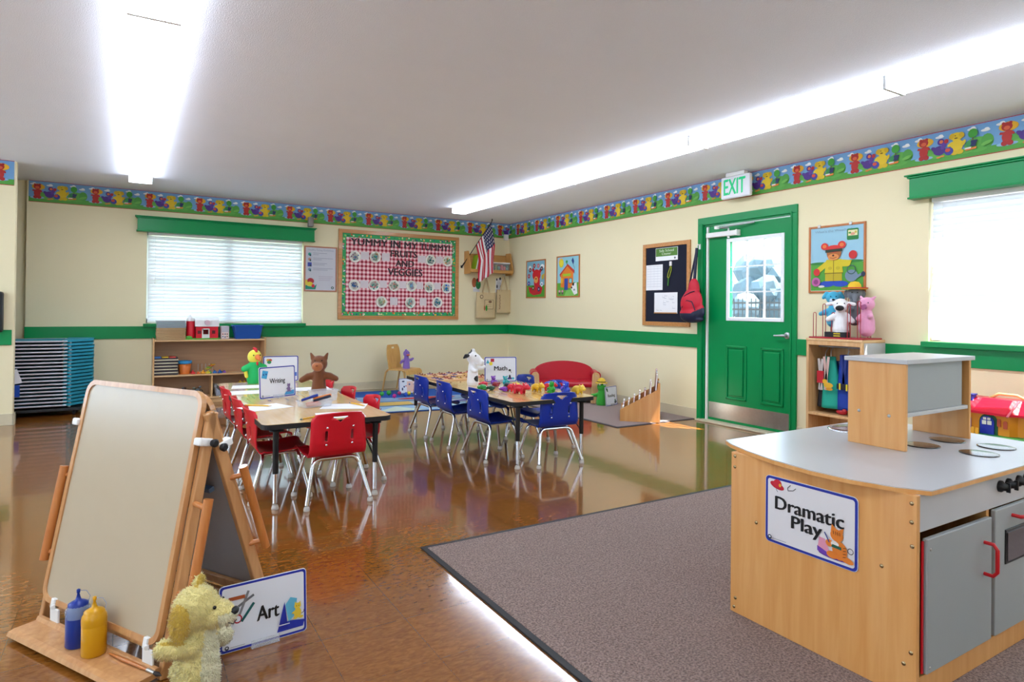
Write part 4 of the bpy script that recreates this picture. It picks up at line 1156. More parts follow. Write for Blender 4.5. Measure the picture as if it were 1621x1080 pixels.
mb.box((-.024, -.066, .014), (.034, -.062, .06), M_twh); mb.build('door_trim', bn)
mb = MB(); mb.add([(-.11, -.075, .152), (.15, -.075, .152), (.15, .09, .152), (-.11, .09, .152), (-.11, -.05, .225), (.15, -.05, .225), (.15, .06, .225), (-.11, .06, .225), (-.11, .005, .262), (.15, .005, .262)],
    [(0, 1, 5, 4), (2, 3, 7, 6), (4, 5, 9, 8), (6, 7, 8, 9), (0, 4, 8, 7, 3), (1, 2, 6, 9, 5), (3, 2, 1, 0)], M_twh)
mb.cyl((.02, -.085, .20), (.02, -.03, .20), .03, mat('pink gable', '#d9b9c4'), 16); mb.build('roof', bn)
mb = MB(); mb.lathe([(.046, .0), (.046, .20), (.044, .205)], M_tred, (-.155, .0, .012), 20); sl = mb.build('silo', bn)
mb = MB(); mb.lathe([(.047, .205), (.04, .235), (.022, .255), (.008, .262), (.006, .28), (0, .282)], M_twh, (-.155, .0, .012), 20); mb.build('silo_dome', sl)
# card box
bx = thing('picture_box', 'small pale box printed with pictures between the barn and the blue bin', 'box', (-4.158, -.20, .7485))
mb = MB(); mb.box((-.045, -.06, 0), (.045, .06, .155), mat('pale pink box', '#c9aeb4'), .003); mb.build('carton', bx)
a = Art(Matrix.Translation((-.045, -.0605, 0)) @ FRONT); a.rect(.004, .085, .086, .15, '#b7b3bd'); a.rect(.004, .008, .086, .08, '#dccbc4')
for i, (x, y, c) in enumerate(((.02, .06, '#8a2a3a'), (.045, .06, '#33405c'), (.068, .06, '#7a2f2a'), (.02, .03, '#3c6a8c'), (.045, .025, '#284a78'), (.068, .03, '#8c5a3a'))): a.ell(x, y, .008, .008, c)
a.build('printed_front', bx)
# blue bin
bb = thing('storage_bin', 'blue plastic storage bin on the right end of the toy shelf', 'bin', (-3.90, -.20, .7485))
def bin_mesh(mb, w, d, h, m, t=.004, fl=.86):
    def loop(s, z, r=.02):
        W, D = w / 2 * s, d / 2 * s; pts = []
        for (cx, cy, a) in ((W - r, D - r, 0), (-W + r, D - r, 90), (-W + r, -D + r, 180), (W - r, -D + r, 270)):
            for k in range(5): q = R(a + 22.5 * k); pts.append((cx + r * math.cos(q), cy + r * math.sin(q), z))
        return pts
    L = [loop(fl, 0), loop(.985, h * .9), loop(1.05, h * .9), loop(1.06, h), loop(1.0, h), loop(.97, h * .9), loop(fl - .03, t)]
    vs = sum(L, []); n = 20; fs = []
    for i in range(len(L) - 1):
        for k in range(n): a = i * n + k; b = i * n + (k + 1) % n; fs.append((a, b, b + n, a + n))
    fs += [tuple(range(n))[::-1], tuple(range((len(L) - 1) * n, len(L) * n))]
    mb.add(vs, fs, m)
mb = MB(); bin_mesh(mb, .33, .22, .165, mat('royal blue bin', '#0f4a9a', rough=.4)); mb.build('tub', bb)
# orange tub with blue rim
ot = thing('plastic_tub', 'orange plastic tub with a blue rim on the middle shelf', 'tub', (-4.585, -.20, .3405))
mb = MB(); mb.lathe([(.055, 0), (.07, .125), (.066, .125), (.052, .005), (0, .005)], mat('orange tub plastic', '#d8722a', rough=.35), (0, 0, 0), 24); mb.build('tub_body', ot)
mb = MB(); mb.lathe([(.071, .12), (.077, .122), (.078, .152), (.070, .155), (.069, .125)], mat('blue tub rim', '#2f8cc4', rough=.35), (0, 0, 0), 24); mb.build('rim', ot)
def toy_bits(name, label, cat, loc, cols, spread, r=.022, seed=1, nmesh=None):
    """one toy made of linked coloured pieces"""
    t = thing(name, label, cat, loc); rnd = random.Random(seed)
    for i, c in enumerate(cols):
        x = -spread / 2 + spread * i / max(1, len(cols) - 1)
        mb = MB(); q = r * rnd.uniform(.8, 1.2)
        mb.lathe([(q, 0), (q * 1.15, q * .4), (q * .8, q * .9), (q * .3, q * 1.1), (q * .3, q * 1.6), (.0, q * 1.7)], mat('piece ' + c, c, rough=.35), (x, rnd.uniform(-.02, .02), 0), 14)
        mb.build('piece', t)
    return t
toy_bits('link_toy', 'flat chain of red, orange and yellow pieces beside the orange tub', 'toy', (-4.42, -.26, .3405), ('#c9202a', '#d8632a', '#e0992a', '#d9c52e'), .16, .022, 2)
toy_bits('link_toy', 'blue and purple building pieces at the right of the middle shelf', 'toy', (-4.24, -.26, .3405), ('#2f8a4a', '#2a6ab5', '#245ca8', '#6a3a9c'), .16, .024, 3)
pg = thing('peg_toy', 'peg board toy with coloured rings and wire pegs on the middle shelf', 'toy', (-4.36, -.18, .3405))
mb = MB(); mb.box((-.10, -.035, 0), (.10, .035, .018), M_maple, .002); mb.build('peg_base', pg)
for k in range(5):
    mb = MB(); mb.cyl((-.08 + k * .04, 0, .018), (-.08 + k * .04, 0, .11), .004, M_steel, 8); mb.build('peg', pg)
for k, c in enumerate(('#b5a42a', '#7aa33a', '#c96a2a', '#d9a52a')):
    mb = MB(); T = Matrix.Translation((.02 + .02 * k, 0, .05 + .016 * k)); 
    mb.lathe([(.012, -.007), (.026, -.007), (.03, 0), (.026, .007), (.012, .007), (.012, -.007)], mat('ring ' + c, c, rough=.35), (0, 0, 0), 16, T); mb.build('ring', pg)
# lower shelf: rocks / animals and boxes
rnd = random.Random(5)
for i in range(12):
    x = -4.72 + .028 * i; y = -.27 + rnd.uniform(0, .09); r = rnd.uniform(.020, .03)
    cc = ('#4a3a30', '#6d7466', '#7a8a93', '#3a3f45', '#8a939a', '#5c4a3a')[i % 6]
    o = thing('toy_animal', 'small plastic animal figure, %s in the heap on the lower shelf' % (['leftmost', 'second from the left', 'third from the left', 'fourth from the left', 'fifth from the left', 'sixth from the left', 'sixth from the right', 'fifth from the right', 'fourth from the right', 'third from the right', 'second from the right', 'rightmost'][i]), 'toy', (x, y, .0685 + (.0 if i % 3 else .0)), rnd.uniform(0, 3), 'animal figures on the lower shelf')
    q = 2.6
    ob = soft('figure', [('e', (0, 0, r * 1.6 * q * .5), (r * 1.5, r * .75, r * .8)), ('e', (r * 1.5, 0, r * 2.5 * q * .5), (r * .7, r * .5, r * .5)), ('c', [(r, .3 * r, r), (r, .35 * r, .0)], [r * .28, r * .25]), ('c', [(-r, .3 * r, r), (-r, .35 * r, .0)], [r * .28, r * .25]), ('c', [(r, -.3 * r, r), (r, -.35 * r, .0)], [r * .28, r * .25]), ('c', [(-r, -.3 * r, r), (-r, -.35 * r, .0)], [r * .28, r * .25])],
              [mat('figure ' + cc, cc, rough=.5)], None, .0035, 2, o)
    ob.location.z = .28 * r
def lidbox(x, y, z, w, d, h, label, items):
    o = thing('clear_box', label, 'box', (x, y, z)); mb = MB(); bin_mesh(mb, w, d, h, M_clear); mb.build('tub', o)
    mb = MB()
    for i, c in enumerate(items): mb.box((-w * .38 + i * w * .19, -d * .35, .006), (-w * .38 + (i + .8) * w * .19, d * .3, h * .6), mat('block ' + c, c, rough=.4), .002)
    mb.build('contents', o)
lidbox(-4.155, -.20, .0685, .24, .22, .13, 'clear plastic box of grey blue pieces on the lower shelf, left of the writing table', ('#55688c', '#3f5c98', '#6a7a9c', '#43507c'))
lidbox(-3.86, -.20, .0685, .24, .22, .13, 'clear plastic box of red and yellow blocks on the lower shelf, behind the parrot', ('#c9202a', '#d9b52a', '#d86a2a', '#b0203a'))
toy_bits('link_toy', 'yellow and red blocks on top of the clear box behind the parrot puppet', 'toy', (-3.93, -.24, .20), ('#d9b52a', '#c2a52a', '#c2202f'), .1, .024, 9)

# ------------------------------------------------------------------ stacked cots
def cot():
    w, L, h = .66, .52, .030
    t = thing('stacked_cot', 'x', 'cot', (0, 0, 0), 0, 'cots stacked in the niche')
    for yy in (-.005, .60):
        mb = MB(); mb.cyl((-w, yy, .012), (-.02, yy, .012), .0085, M_tube, 10); mb.build('side_rail', t)
    mb = MB(); mb.box((-w, -.004, .013), (-.08, .60, .017), M_teal); mb.build('cot_fabric', t)
    mb = MB(); mb.prism([(-.05, -.012), (.005, .02), (.16, .22), (.19, .26), (.19, .52), (.12, .60), (-.05, .612)], .002, .026, M_teal); mb.build('end_cap', t)
    mb = MB(); mb.lathe([(.014, 0), (.012, .012), (.012, .03)], M_tube, (.0, .05, -.012), 10); mb.build('foot', t)
    return t
N = 19; c0 = cot(); words = ['lowest', 'second lowest', 'third from the floor', 'fourth from the floor', 'fifth from the floor', 'sixth from the floor', 'seventh from the floor', 'eighth from the floor', 'ninth from the floor', 'tenth from the floor', 'tenth from the top', 'ninth from the top', 'eighth from the top', 'seventh from the top', 'sixth from the top', 'fifth from the top', 'fourth from the top', 'third from the top', 'second from the top', 'topmost']
for i in range(N):
    lb = 'teal and white stacking cot, %s of the stack in the niche' % (words[i] if i < 10 else words[i + 1])
    z = .098 + i * .0365
    loc = (-5.675 + random.uniform(-.004, .004), -.66 + random.uniform(-.003, .003), z)
    if i == 0: c0.location = loc; c0['label'] = lb
    else: dup(c0, loc, 0, lb)
dl = thing('cot_dolly', 'low black wheeled base under the stack of cots', 'dolly', (-5.675, -.66, 0))
mb = MB(); mb.box((-.64, .0, .05), (.10, .55, .08), M_black, .004); mb.build('deck', dl)
for x in (-.58, .04):
    for y in (.06, .5):
        mb = MB(); mb.cyl((x - .012, y, .025), (x + .012, y, .025), .025, M_black, 14); mb.box((x - .008, y - .008, .03), (x + .008, y + .008, .055), M_alu); mb.build('caster', dl)
pp = thing('paper_sheet', 'white folded paper sheet tucked against the front of the cots beside the wall corner', 'paper', (0, 0, 0))
mb = MB(); mb.add([(-6.10, -.69, .50), (-6.055, -.69, .36), (-6.16, -.69, .34), (-6.18, -.69, .48), (-6.10, -.688, .50), (-6.055, -.688, .36), (-6.16, -.688, .34), (-6.18, -.688, .48)], [(0, 1, 2, 3), (7, 6, 5, 4), (0, 4, 5, 1), (1, 5, 6, 2), (2, 6, 7, 3), (3, 7, 4, 0)], M_paper); mb.build('sheet', pp)
pk = thing('blue_folder', 'bright blue folder hanging below the white paper at the cot stack', 'folder', (0, 0, 0))
mb = MB(); mb.box((-6.18, -.694, .22), (-6.075, -.686, .338), mat('folder blue', '#1e4fb5', rough=.4), .002); mb.build('cover', pk)
# dispenser on the partition
ds = thing('wall_dispenser', 'black and grey wall dispenser at the left picture edge', 'dispenser', (-6.24, -1.04, .88))
mb = MB(); mb.box((-.12, -.09, 0), (.08, 0, .38), M_black, .02); mb.build('case', ds)
mb = MB(); mb.box((-.10, -.094, .04), (.05, -.088, .34), mat('dark blue cover', '#1b2740', rough=.15), .01); mb.build('cover', ds)

# ------------------------------------------------------------------ notice frame helper
def frame(root, T, w, h, bw, m, depth=.016, nm='frame'):
    mb = MB(T)
    for a, b in (((0, 0), (bw, h)), ((w - bw, 0), (w, h)), ((bw, 0), (w - bw, bw)), ((bw, h - bw), (w - bw, h))): mb.box((a[0], a[1], 0), (b[0], b[1], depth), m, .002)
    return mb.build(nm, root)
# bulletin board
T = on_back(-2.725, .982); bw_, bh_ = 1.825, 1.24
bd = thing('bulletin_board', 'oak framed bulletin board with red gingham cloth reading YUMMY IN MY TUMMY', 'bulletin board', (0, 0, 0))
frame(bd, T, bw_, bh_, .052, M_oak, .024)
mb = MB(T @ Matrix.Translation((0, 0, 0))); mb.box((.05, .05, .001), (bw_ - .05, bh_ - .05, .006), gingham_mat()); mb.build('gingham_cloth', bd)
a = Art(T, .0003); a.w = .0065; rnd = random.Random(4)
I0, I1 = .052, .105
strips = ((I0, I0, bw_ - I0, I1), (I0, bh_ - I1, bw_ - I0, bh_ - I0), (I0, I1, I1, bh_ - I1), (bw_ - I1, I1, bw_ - I0, bh_ - I1))
for s_ in strips: a.rect(*s_, '#2ea560'); a.w -= a.step
a.w += a.step; b0 = a.w
for k in range(150):
    s_ = strips[rnd.choice((0, 0, 1, 1, 2, 3))]; a.w = b0 + (k % 6) * .0002
    x = rnd.uniform(s_[0] + .012, s_[2] - .012); y = rnd.uniform(s_[1] + .012, s_[3] - .012); a.ell(x, y, rnd.uniform(.009, .019), rnd.uniform(.007, .014), rnd.choice(('#d9e3a8', '#e6b13a', '#c95a3a', '#e8ece0', '#2a5a8a', '#1f7a48', '#8fc45a', '#d98aa0')), rnd.uniform(0, 3), 8)
a.build('leafy_edging', bd)
a = Art(T, .0003); a.w = .008
M_let = mat('dark letters', '#33262a', rough=.6)
def bt(s, u0, u1, v0, v1):
    a.text(s, (u0 + u1) / 2, (v0 + v1) / 2, u1 - u0, v1 - v0, M_let, .035)
def U(px): return (px - 35) / 1375 * bw_
def V(py, px=700):
    top = 22 + (px - 35) / 1375 * 105; bot = 1055 + (px - 35) / 1375 * 5
    return (bot - py) / (bot - top) * bh_
bt('YUMMY', U(165), U(560), V(215, 350), V(140, 350)); bt('IN', U(600), U(705), V(240, 650), V(160, 650)); bt('MY', U(755), U(905), V(250, 830), V(180, 830)); bt('TUMMY!', U(935), U(1300), V(275, 1100), V(200, 1100))
bt('FRUITS', U(600), U(900), V(350, 750), V(275, 750)); bt('AND', U(655), U(865), V(455, 750), V(385, 750)); bt('VEGGIES', U(570), U(965), V(560, 750), V(480, 750))
a.build('letters', bd)
# paper plates and recipe cards pinned on it
plates = [(208, 340, 0), (427, 345, 1), (1062, 382, 2), (1270, 395, 3), (205, 668, 4), (418, 668, 5), (640, 672, 6), (838, 678, 7), (1050, 690, 8), (1262, 700, 9), (500, 858, 10), (828, 868, 11), (1150, 865, 12)]
pw = ['leftmost of the top row', 'second of the top row', 'third of the top row', 'rightmost of the top row', 'leftmost of the middle row', 'second of the middle row', 'third of the middle row', 'fourth of the middle row', 'fifth of the middle row', 'rightmost of the middle row', 'left of the bottom row', 'middle of the bottom row', 'right of the bottom row']
pal = [('#1f6a9c', '#2a8a9a', '#7a3a6a'), ('#1f7a9c', '#e09a3a', '#c94a5a', '#1f8a5a'), ('#1d6a68', '#2a7a6c'), ('#1f9a6a', '#e0803a', '#2a9a5c'), ('#155a8c', '#1f4a8a'), ('#1f9a8a', '#d96a7a'), ('#2a6a6a', '#3a8a6a', '#c97a6a'), ('#7a9ab8', '#8a7ab0', '#5aa0b0'), ('#2a9a7a', '#d9956a', '#3a8a8a'), ('#1f6ad0', '#2a80c0', '#1a8a7a'), ('#9ac49a', '#7aa87a', '#c9b06a'), ('#12a090', '#d96a5a', '#1a8aa0'), ('#15508a', '#1f7aa0', '#1f9a7a')]
for (px, py, i) in plates:
    u, v = U(px), V(py, px)
    t = thing('paper_plate', 'painted round paper plate on the bulletin board, ' + pw[i], 'paper plate', T @ Vector((u, v, .009)), 0, 'painted plates on the bulletin board')
    mb = MB(); mb.lathe([(.0, 0), (.055, .0), (.062, .002), (.08, .010), (.082, .008), (.062, .0)], mat('plate card', '#e6e2d6', rough=.6), (0, 0, 0), 24, Matrix.Rotation(R(90), 4, 'X')); mb.build('plate', t)
    a = Art(FRONT, .0002); a.w = .001; rnd = random.Random(i * 13 + 1)
    for k in range(15):
        c = rnd.choice(pal[i]); r = min(.052, abs(rnd.gauss(0, .034))); q = rnd.uniform(0, 6.28); a.ell(r * math.cos(q), r * math.sin(q), rnd.uniform(.008, .022), rnd.uniform(.004, .010), c, rnd.uniform(0, 3), 8)
    a.build('painted_marks', t)
cards = [(315, 330, 88, 90, 'first of the top row'), (545, 345, 88, 90, 'second of the top row'), (958, 370, 95, 85, 'third of the top row'), (1170, 380, 85, 85, 'fourth of the top row'), (312, 655, 88, 85, 'first of the middle row'), (520, 655, 80, 85, 'second of the middle row'), (738, 662, 85, 85, 'third of the middle row'), (940, 672, 78, 85, 'fourth of the middle row'), (1150, 680, 85, 80, 'fifth of the middle row'), (640, 850, 85, 90, 'left of the bottom row'), (980, 858, 82, 90, 'right of the bottom row')]
for (px, py, w, h, wd) in cards:
    w = w / 1375 * bw_; h = h / 1000 * bh_
    t = thing('recipe_card', 'white paper card pinned on the bulletin board, ' + wd, 'card', T @ Vector((U(px), V(py, px), .008)), 0, 'white cards on the bulletin board')
    mb = MB(FRONT); mb.box((-w / 2, -h / 2, .0002), (w / 2, h / 2, .0010), mat('pinkish white paper', '#dcd0d2', rough=.6)); mb.build('card', t)
    a = Art(FRONT, .0002); a.w = .0012
    for k in range(5): a.rect(-w * .38, h * (.32 - k * .15), w * .36, h * (.335 - k * .15), '#b9aab4')
    a.build('written_lines', t)
# routine poster left of the board
T = on_back(-3.178, 1.355); ps = thing('framed_poster', 'white text poster in a thin reddish frame between the window and the bulletin board', 'poster', (0, 0, 0))
frame(ps, T, .437, .608, .018, mat('reddish wood frame', '#b5785c', rough=.4), .014)
mb = MB(T); mb.box((.016, .016, .001), (.421, .592, .006), M_paper); mb.build('sheet', ps)
a = Art(T, .0003); a.w = .0066; a.rect(.018, .018, .419, .59, '#c9c9d0')
a.text('Healthy Eating Guidelines', .22, .555, .34, .03, '#8d97aa')
for k, c in enumerate(('#3a9a8c', '#c98a7a', '#3a4aa0', '#7a94ac')):
    a.rect(.045, .47 - k * .068, .098, .525 - k * .068, '#b8c4cf' if k != 2 else '#3a4aa0'); a.ell(.07, .498 - k * .068, .02, .02, c); a.ell(.08, .485 - k * .068, .01, .014, '#24404a')
    a.rect(.115, .512 - k * .068, .30 + .08 * (k % 2), .519 - k * .068, '#9fa2b0'); a.rect(.115, .492 - k * .068, .19 + .04 * k, .499 - k * .068, '#9fa2b0')
for k in range(3): a.rect(.19, .20 - k * .024, .38 - .02 * k, .206 - k * .024, '#b3a6b8')
a.poly([(.02, .03), (.15, .03), (.165, .10), (.15, .085), (.12, .06), (.05, .07), (.02, .1)], '#1f8a70'); a.ell(.085, .14, .045, .04, '#b02a38'); a.ell(.075, .10, .04, .03, '#dcc93a'); a.ell(.118, .075, .02, .024, '#c21f38'); a.ell(.03, .12, .016, .04, '#dcc24a'); a.ell(.375, .055, .019, .019, '#2f4a4a'); a.ell(.375, .055, .007, .010, '#c9d0d0')
a.build('printed_face', ps)
# ------------------------------------------------------------------ two posters on the right wall
def poster_frame(y, z, w, h, label, m=M_oak):
    T = on_right(y, z); t = thing('framed_poster', label, 'poster', (0, 0, 0)); frame(t, T, w, h, .017, m, .014)
    mb = MB(T); mb.box((.015, .015, .001), (w - .015, h - .015, .006), M_paper); mb.build('sheet', t)
    a = Art(T, .0003); a.w = .0066; return t, a
M_rfr = mat('orange wood frame', '#b8703c', rough=.4)
t, a = poster_frame(-.525, 1.315, .515, .565, 'poster of a red bear ringed by small round pictures, nearest the corner', M_rfr)
w, h = .515, .565
a.rect(.017, .017, w - .017, h - .017, '#7fb4c4'); a.rect(.017, .017, w - .017, .19, '#4f9a2f')
a.ell(.10, .45, .045, .035, '#e0dcd6'); a.ell(.43, .46, .05, .035, '#e6e4e0')
a.poly([(.05, .18), (.19, .14), (.35, .2), (.44, .14), (.40, .06), (.2, .04), (.1, .08)], '#c2202f'); a.ell(.29, .24, .08, .11, '#c92330'); a.ell(.28, .34, .11, .085, '#d0222c'); a.ell(.19, .42, .03, .03, '#c21f2a'); a.ell(.38, .40, .03, .03, '#c21f2a'); a.ell(.27, .27, .055, .05, '#e09a4a'); a.ell(.27, .285, .018, .012, '#5a1f18')
for (x, y, c) in ((.11, .42, '#7a1f28'), (.22, .48, '#a01f30'), (.33, .475, '#c96a7a'), (.42, .43, '#1a2a3a'), (.08, .33, '#a83048'), (.08, .22, '#2a3aa0'), (.35, .13, '#2a2a6a'), (.43, .2, '#e0e4e8'), (.20, .15, '#3a5a2a')):
    a.ell(x, y, .034, .034, c); a.ell(x, y, .014, .014, '#cfa9a0' if c != '#e0e4e8' else '#4a5a8a')
a.poly([(.42, .33), (.5, .36), (.48, .28), (.43, .27)], '#c9b03a')
a.build('printed_face', t)
t, a = poster_frame(-1.32, 1.318, .53, .575, 'poster of an orange house under a sun, nearer the black board', M_rfr)
w, h = .53, .575
a.rect(.017, .017, w - .017, h - .017, '#8fc6d2'); a.rect(.017, .017, w - .017, .2, '#5fa83a'); a.poly([(.18, .017), (.24, .1), (.36, .1), (.42, .017)], '#7cc05c'); a.ell(.1, .5, .06, .05, '#cfa9a4'); a.ell(.11, .475, .055, .06, '#dcc81f'); a.ell(.11, .475, .04, .045, '#e6d43a')
a.poly([(.07, .32), (.26, .46), (.42, .36), (.40, .32), (.26, .42), (.09, .28)], '#c2382a'); a.poly([(.1, .31), (.25, .43), (.39, .335), (.39, .12), (.1, .14)], '#e07f2c'); a.rect(.15, .29, .33, .325, '#9cc42e')
a.rect(.185, .10, .27, .26, '#2f4a9a'); a.rect(.19, .10, .198, .26, '#27306a'); a.rect(.295, .19, .365, .26, '#1f2a3a'); a.rect(.302, .197, .358, .253, '#7cc4c8'); a.ell(.24, .49, .025, .02, '#3f9a5a'); a.line([(.24, .47), (.25, .45)], .012, '#2a3a3a')
a.poly([(.35, .5), (.38, .54), (.41, .49), (.39, .44)], '#24407c'); a.line([(.39, .44), (.42, .4), (.41, .36), (.43, .32)], .006, '#4a6a8c'); a.ell(.13, .23, .025, .04, '#e0b02c')
a.poly([(.34, .12), (.38, .18), (.47, .2), (.49, .05), (.42, .03)], '#e6e6e2'); a.ell(.395, .175, .022, .022, '#1a1a1e'); a.ell(.36, .13, .018, .014, '#222'); a.ell(.42, .1, .02, .014, '#8a8f94')
for x in (.08, .15): a.ell(x, .055, .022, .016, '#5a4a4a'); a.ell(x, .085, .024, .016, '#c98aa0')
a.build('printed_face', t)
# ------------------------------------------------------------------ black felt board
T = on_right(-3.075, .974); fb = thing('felt_board', 'black felt board in an oak frame left of the green door', 'notice board', (0, 0, 0))
frame(fb, T, .725, .938, .045, M_oak, .02); mb = MB(T); mb.box((.04, .04, .001), (.685, .898, .007), mat('black felt', '#14182a', rough=.95)); mb.build('felt', fb)
def pinned(u, v, w, h, label, nm, draw, m=M_paper, dz=.0072):
    t = thing(nm, label, 'paper', T @ Vector((u, v, dz))); Q = on_right(0, 0)
    mb = MB(Q); mb.box((0, 0, 0), (w, h, .0015), m); mb.build('sheet', t); a = Art(Q, .0002); a.w = .0016; draw(a, w, h); a.build('printed_face', t); return t
def dd(a, w, h):
    a.rect(.004, .05, w - .004, h - .004, '#4f7f2a'); a.text('Safe School', w * .5, h * .78, w * .66, .028, '#dfe8cf'); a.text('Cleaner', w * .5, h * .54, w * .42, .026, '#dfe8cf'); a.ell(w * .88, .024, .014, .012, '#6a7070')
pinned(.20, .735, .34, .145, 'green and white printed header card at the top of the black board', 'header_card', dd)
def dd2(a, w, h):
    for k in range(9): a.rect(.02, h * .94 - k * h * .1, w - .02, h * .94 - k * h * .1 + .003, '#c4c4cc')
    for k in range(5): a.rect(.02 + k * (w - .04) / 4, .03, .022 + k * (w - .04) / 4, h - .02, '#cfcfd6')
pinned(.047, .405, .265, .29, 'plain white sheet at the left of the black board', 'paper_sheet', dd2)
def dd3(a, w, h):
    rnd = random.Random(2)
    for k in range(14): x = rnd.uniform(.03, w - .06); y = rnd.uniform(.03, h - .04); a.rect(x, y, x + rnd.uniform(.02, .05), y + .003, '#9aa0ac'); a.rect(x, y, x + .002, y + rnd.uniform(.01, .03), '#a6acb8')
    a.rect(0, 0, w, .012, '#b5824a')
pinned(.185, .14, .355, .235, 'evacuation plan sheet at the bottom of the black board', 'paper_sheet', dd3)
lk = thing('lanyard', 'yellow green lanyard hanging from a white clip on the black board', 'lanyard', T @ Vector((.44, .70, .008)))
Q = on_right(0, 0); mb = MB(Q); mb.box((-.016, -.03, 0), (.016, .02, .012), M_white, .003); mb.build('clip', lk)
mb = MB(Q); mb.tube([(0, -.03, .006), (-.035, -.11, .008), (-.045, -.15, .008), (-.03, -.165, .010), (-.012, -.15, .012), (.012, -.08, .010), (.014, -.04, .008)], .0045, mat('lime cord', '#a8b82a', rough=.6), 8); mb.tube([(-.028, -.16, .006), (-.035, -.22, .006), (-.04, -.25, .005)], .008, mat('green cord', '#3a7a2a', rough=.6), 8); mb.build('cord', lk)
# ------------------------------------------------------------------ large bear poster
t, a = poster_frame(-5.18, 1.312, .505, .582, 'large poster of a bear in a yellow raincoat, right of the green door', M_rfr)
w, h = .505, .582
a.rect(.02, .02, w - .02, h - .02, '#93bfd2'); a.rect(.02, .02, w - .02, .255, '#4e9a36'); a.ell(.1, .255, .09, .012, '#2f7a34'); a.ell(.4, .262, .09, .012, '#2f7a34')
a.text("What's the Weather?", w * .44, h - .05, .33, .022, '#7a94a4')
a.rrect(.345, .44, .445, .535, .012, '#1f7a34'); a.rect(.355, .475, .435, .522, '#dfd9a8'); a.ell(.395, .49, .02, .012, '#d99a7a'); a.ell(.37, .5, .012, .008, '#4a9a3a'); a.ell(.42, .503, .01, .01, '#c9b04a')
a.poly([(.10, .075), (.34, .075), (.31, .10), (.14, .10)], '#1f3fa0'); a.ell(.17, .075, .07, .025, '#2548b0'); a.ell(.29, .075, .07, .025, '#2548b0'); a.ell(.12, .055, .03, .01, '#d9d4d0')
a.rect(.155, .10, .305, .165, '#b9a41c'); a.rect(.228, .10, .232, .165, '#6a5a10'); a.poly([(.15, .165), (.315, .165), (.30, .285), (.165, .285)], '#cdb91f'); a.poly([(.165, .275), (.075, .21), (.09, .165), (.17, .225)], '#cdb91f'); a.poly([(.30, .28), (.39, .27), (.37, .22), (.30, .22)], '#cdb91f')
a.line([(.232, .17), (.232, .285)], .005, '#6a5a10'); a.line([(.15, .167), (.315, .167)], .006, '#6a5a10'); a.ell(.20, .21, .018, .014, '#b8a51a'); a.ell(.27, .21, .018, .014, '#b8a51a')
a.ell(.078, .18, .03, .032, '#c42a2a'); a.ell(.40, .315, .036, .036, '#c42a2a'); a.ell(.235, .335, .065, .06, '#a8622f'); a.ell(.235, .375, .075, .032, '#cf2f2a'); a.ell(.15, .40, .033, .03, '#cf2f2a'); a.ell(.15, .40, .018, .016, '#e0783a'); a.ell(.305, .405, .035, .032, '#cf2f2a'); a.ell(.305, .405, .019, .017, '#e0783a')
a.poly([(.16, .345), (.31, .35), (.31, .375), (.16, .37)], '#2a3320'); a.ell(.23, .305, .05, .028, '#d98a4a'); a.ell(.23, .318, .010, .008, '#3a1a10'); a.line([(.20, .30), (.23, .292), (.26, .302)], .004, '#5a2a10')
a.ell(.39, .14, .055, .05, '#6f8496'); a.poly([(.43, .14), (.49, .165), (.495, .155), (.44, .115)], '#6f8496'); a.ring(.39, .19, .04, .008, '#3a5a50'); a.ell(.49, .15, .018, .022, '#27364a'); a.ell(.075, .095, .04, .04, '#b8609a'); a.ell(.075, .095, .022, .022, '#8a3a78')
a.build('printed_face', t)
mb = MB(on_right(-5.18, 1.312)); 
for x in (.10, .38): mb.box((x - .012, .565, .012), (x + .012, .592, .02), M_steel, .002)
mb.build('clip', t)
# ------------------------------------------------------------------ wall shelf with bin, cut-outs, bags, flag
ws = thing('wall_shelf', 'small honey coloured wooden wall shelf in the corner behind the flag', 'shelf', (0, 0, 0))
M_hon = wood('honey wood', '#c08a45', '#cf9a55', axis='X')
def side(x0, x1):
    mb = MB(Matrix(((0, 0, 1, 0), (1, 0, 0, 0), (0, 1, 0, 0), (0, 0, 0, 1)))); mb.prism([(0, 1.675), (-.17, 1.675), (-.21, 1.71), (-.21, 1.76), (-.12, 2.02), (-.0, 2.02)], x0, x1, M_hon); mb.build('side_panel', ws)
side(-.80, -.782); side(-.065, -.047)
panel(ws, 'shelf_board', (-.782, -.20, 1.70), (-.065, -.001, 1.718), M_hon); panel(ws, 'front_lip', (-.782, -.206, 1.70), (-.065, -.198, 1.745), M_hon); panel(ws, 'back_panel', (-.782, -.012, 1.718), (-.065, -.001, 1.99), M_hon)
cb = thing('clear_box', 'clear plastic bin with a white lid and colourful contents on the wall shelf', 'box', (-.26, -.105, 1.7185))
mb = MB(); mb.box((-.16, -.08, 0), (.16, .08, .13), M_clear, .006); mb.build('tub', cb)
mb = MB(); mb.box((-.168, -.085, .13), (.168, .085, .148), M_white, .004); mb.build('lid', cb)
mb = MB()
for i, c in enumerate(('#22506a', '#8a8f3a', '#2f7a5a', '#c23a3a', '#c24a3a', '#2a6a5a')): mb.box((-.15 + i * .05, -.07, .004), (-.106 + i * .05, .06, .09 + .02 * (i % 2)), mat('block ' + c, c, rough=.4), .004)
mb.build('contents', cb)
gb = thing('green_book', 'lime green book leaning inside the wall shelf, left of the flag', 'book', (-.69, -.10, 1.7187), 0)
mb = MB(); T2 = Matrix.Rotation(R(12), 4, 'Y'); mb.box((-.012, -.08, 0), (.012, .08, .25), mat('lime cover', '#9cc020', rough=.4), .002, T2); mb.box((-.008, -.083, .004), (.008, .076, .246), M_paper, 0, T2); mb.build('cover', gb)
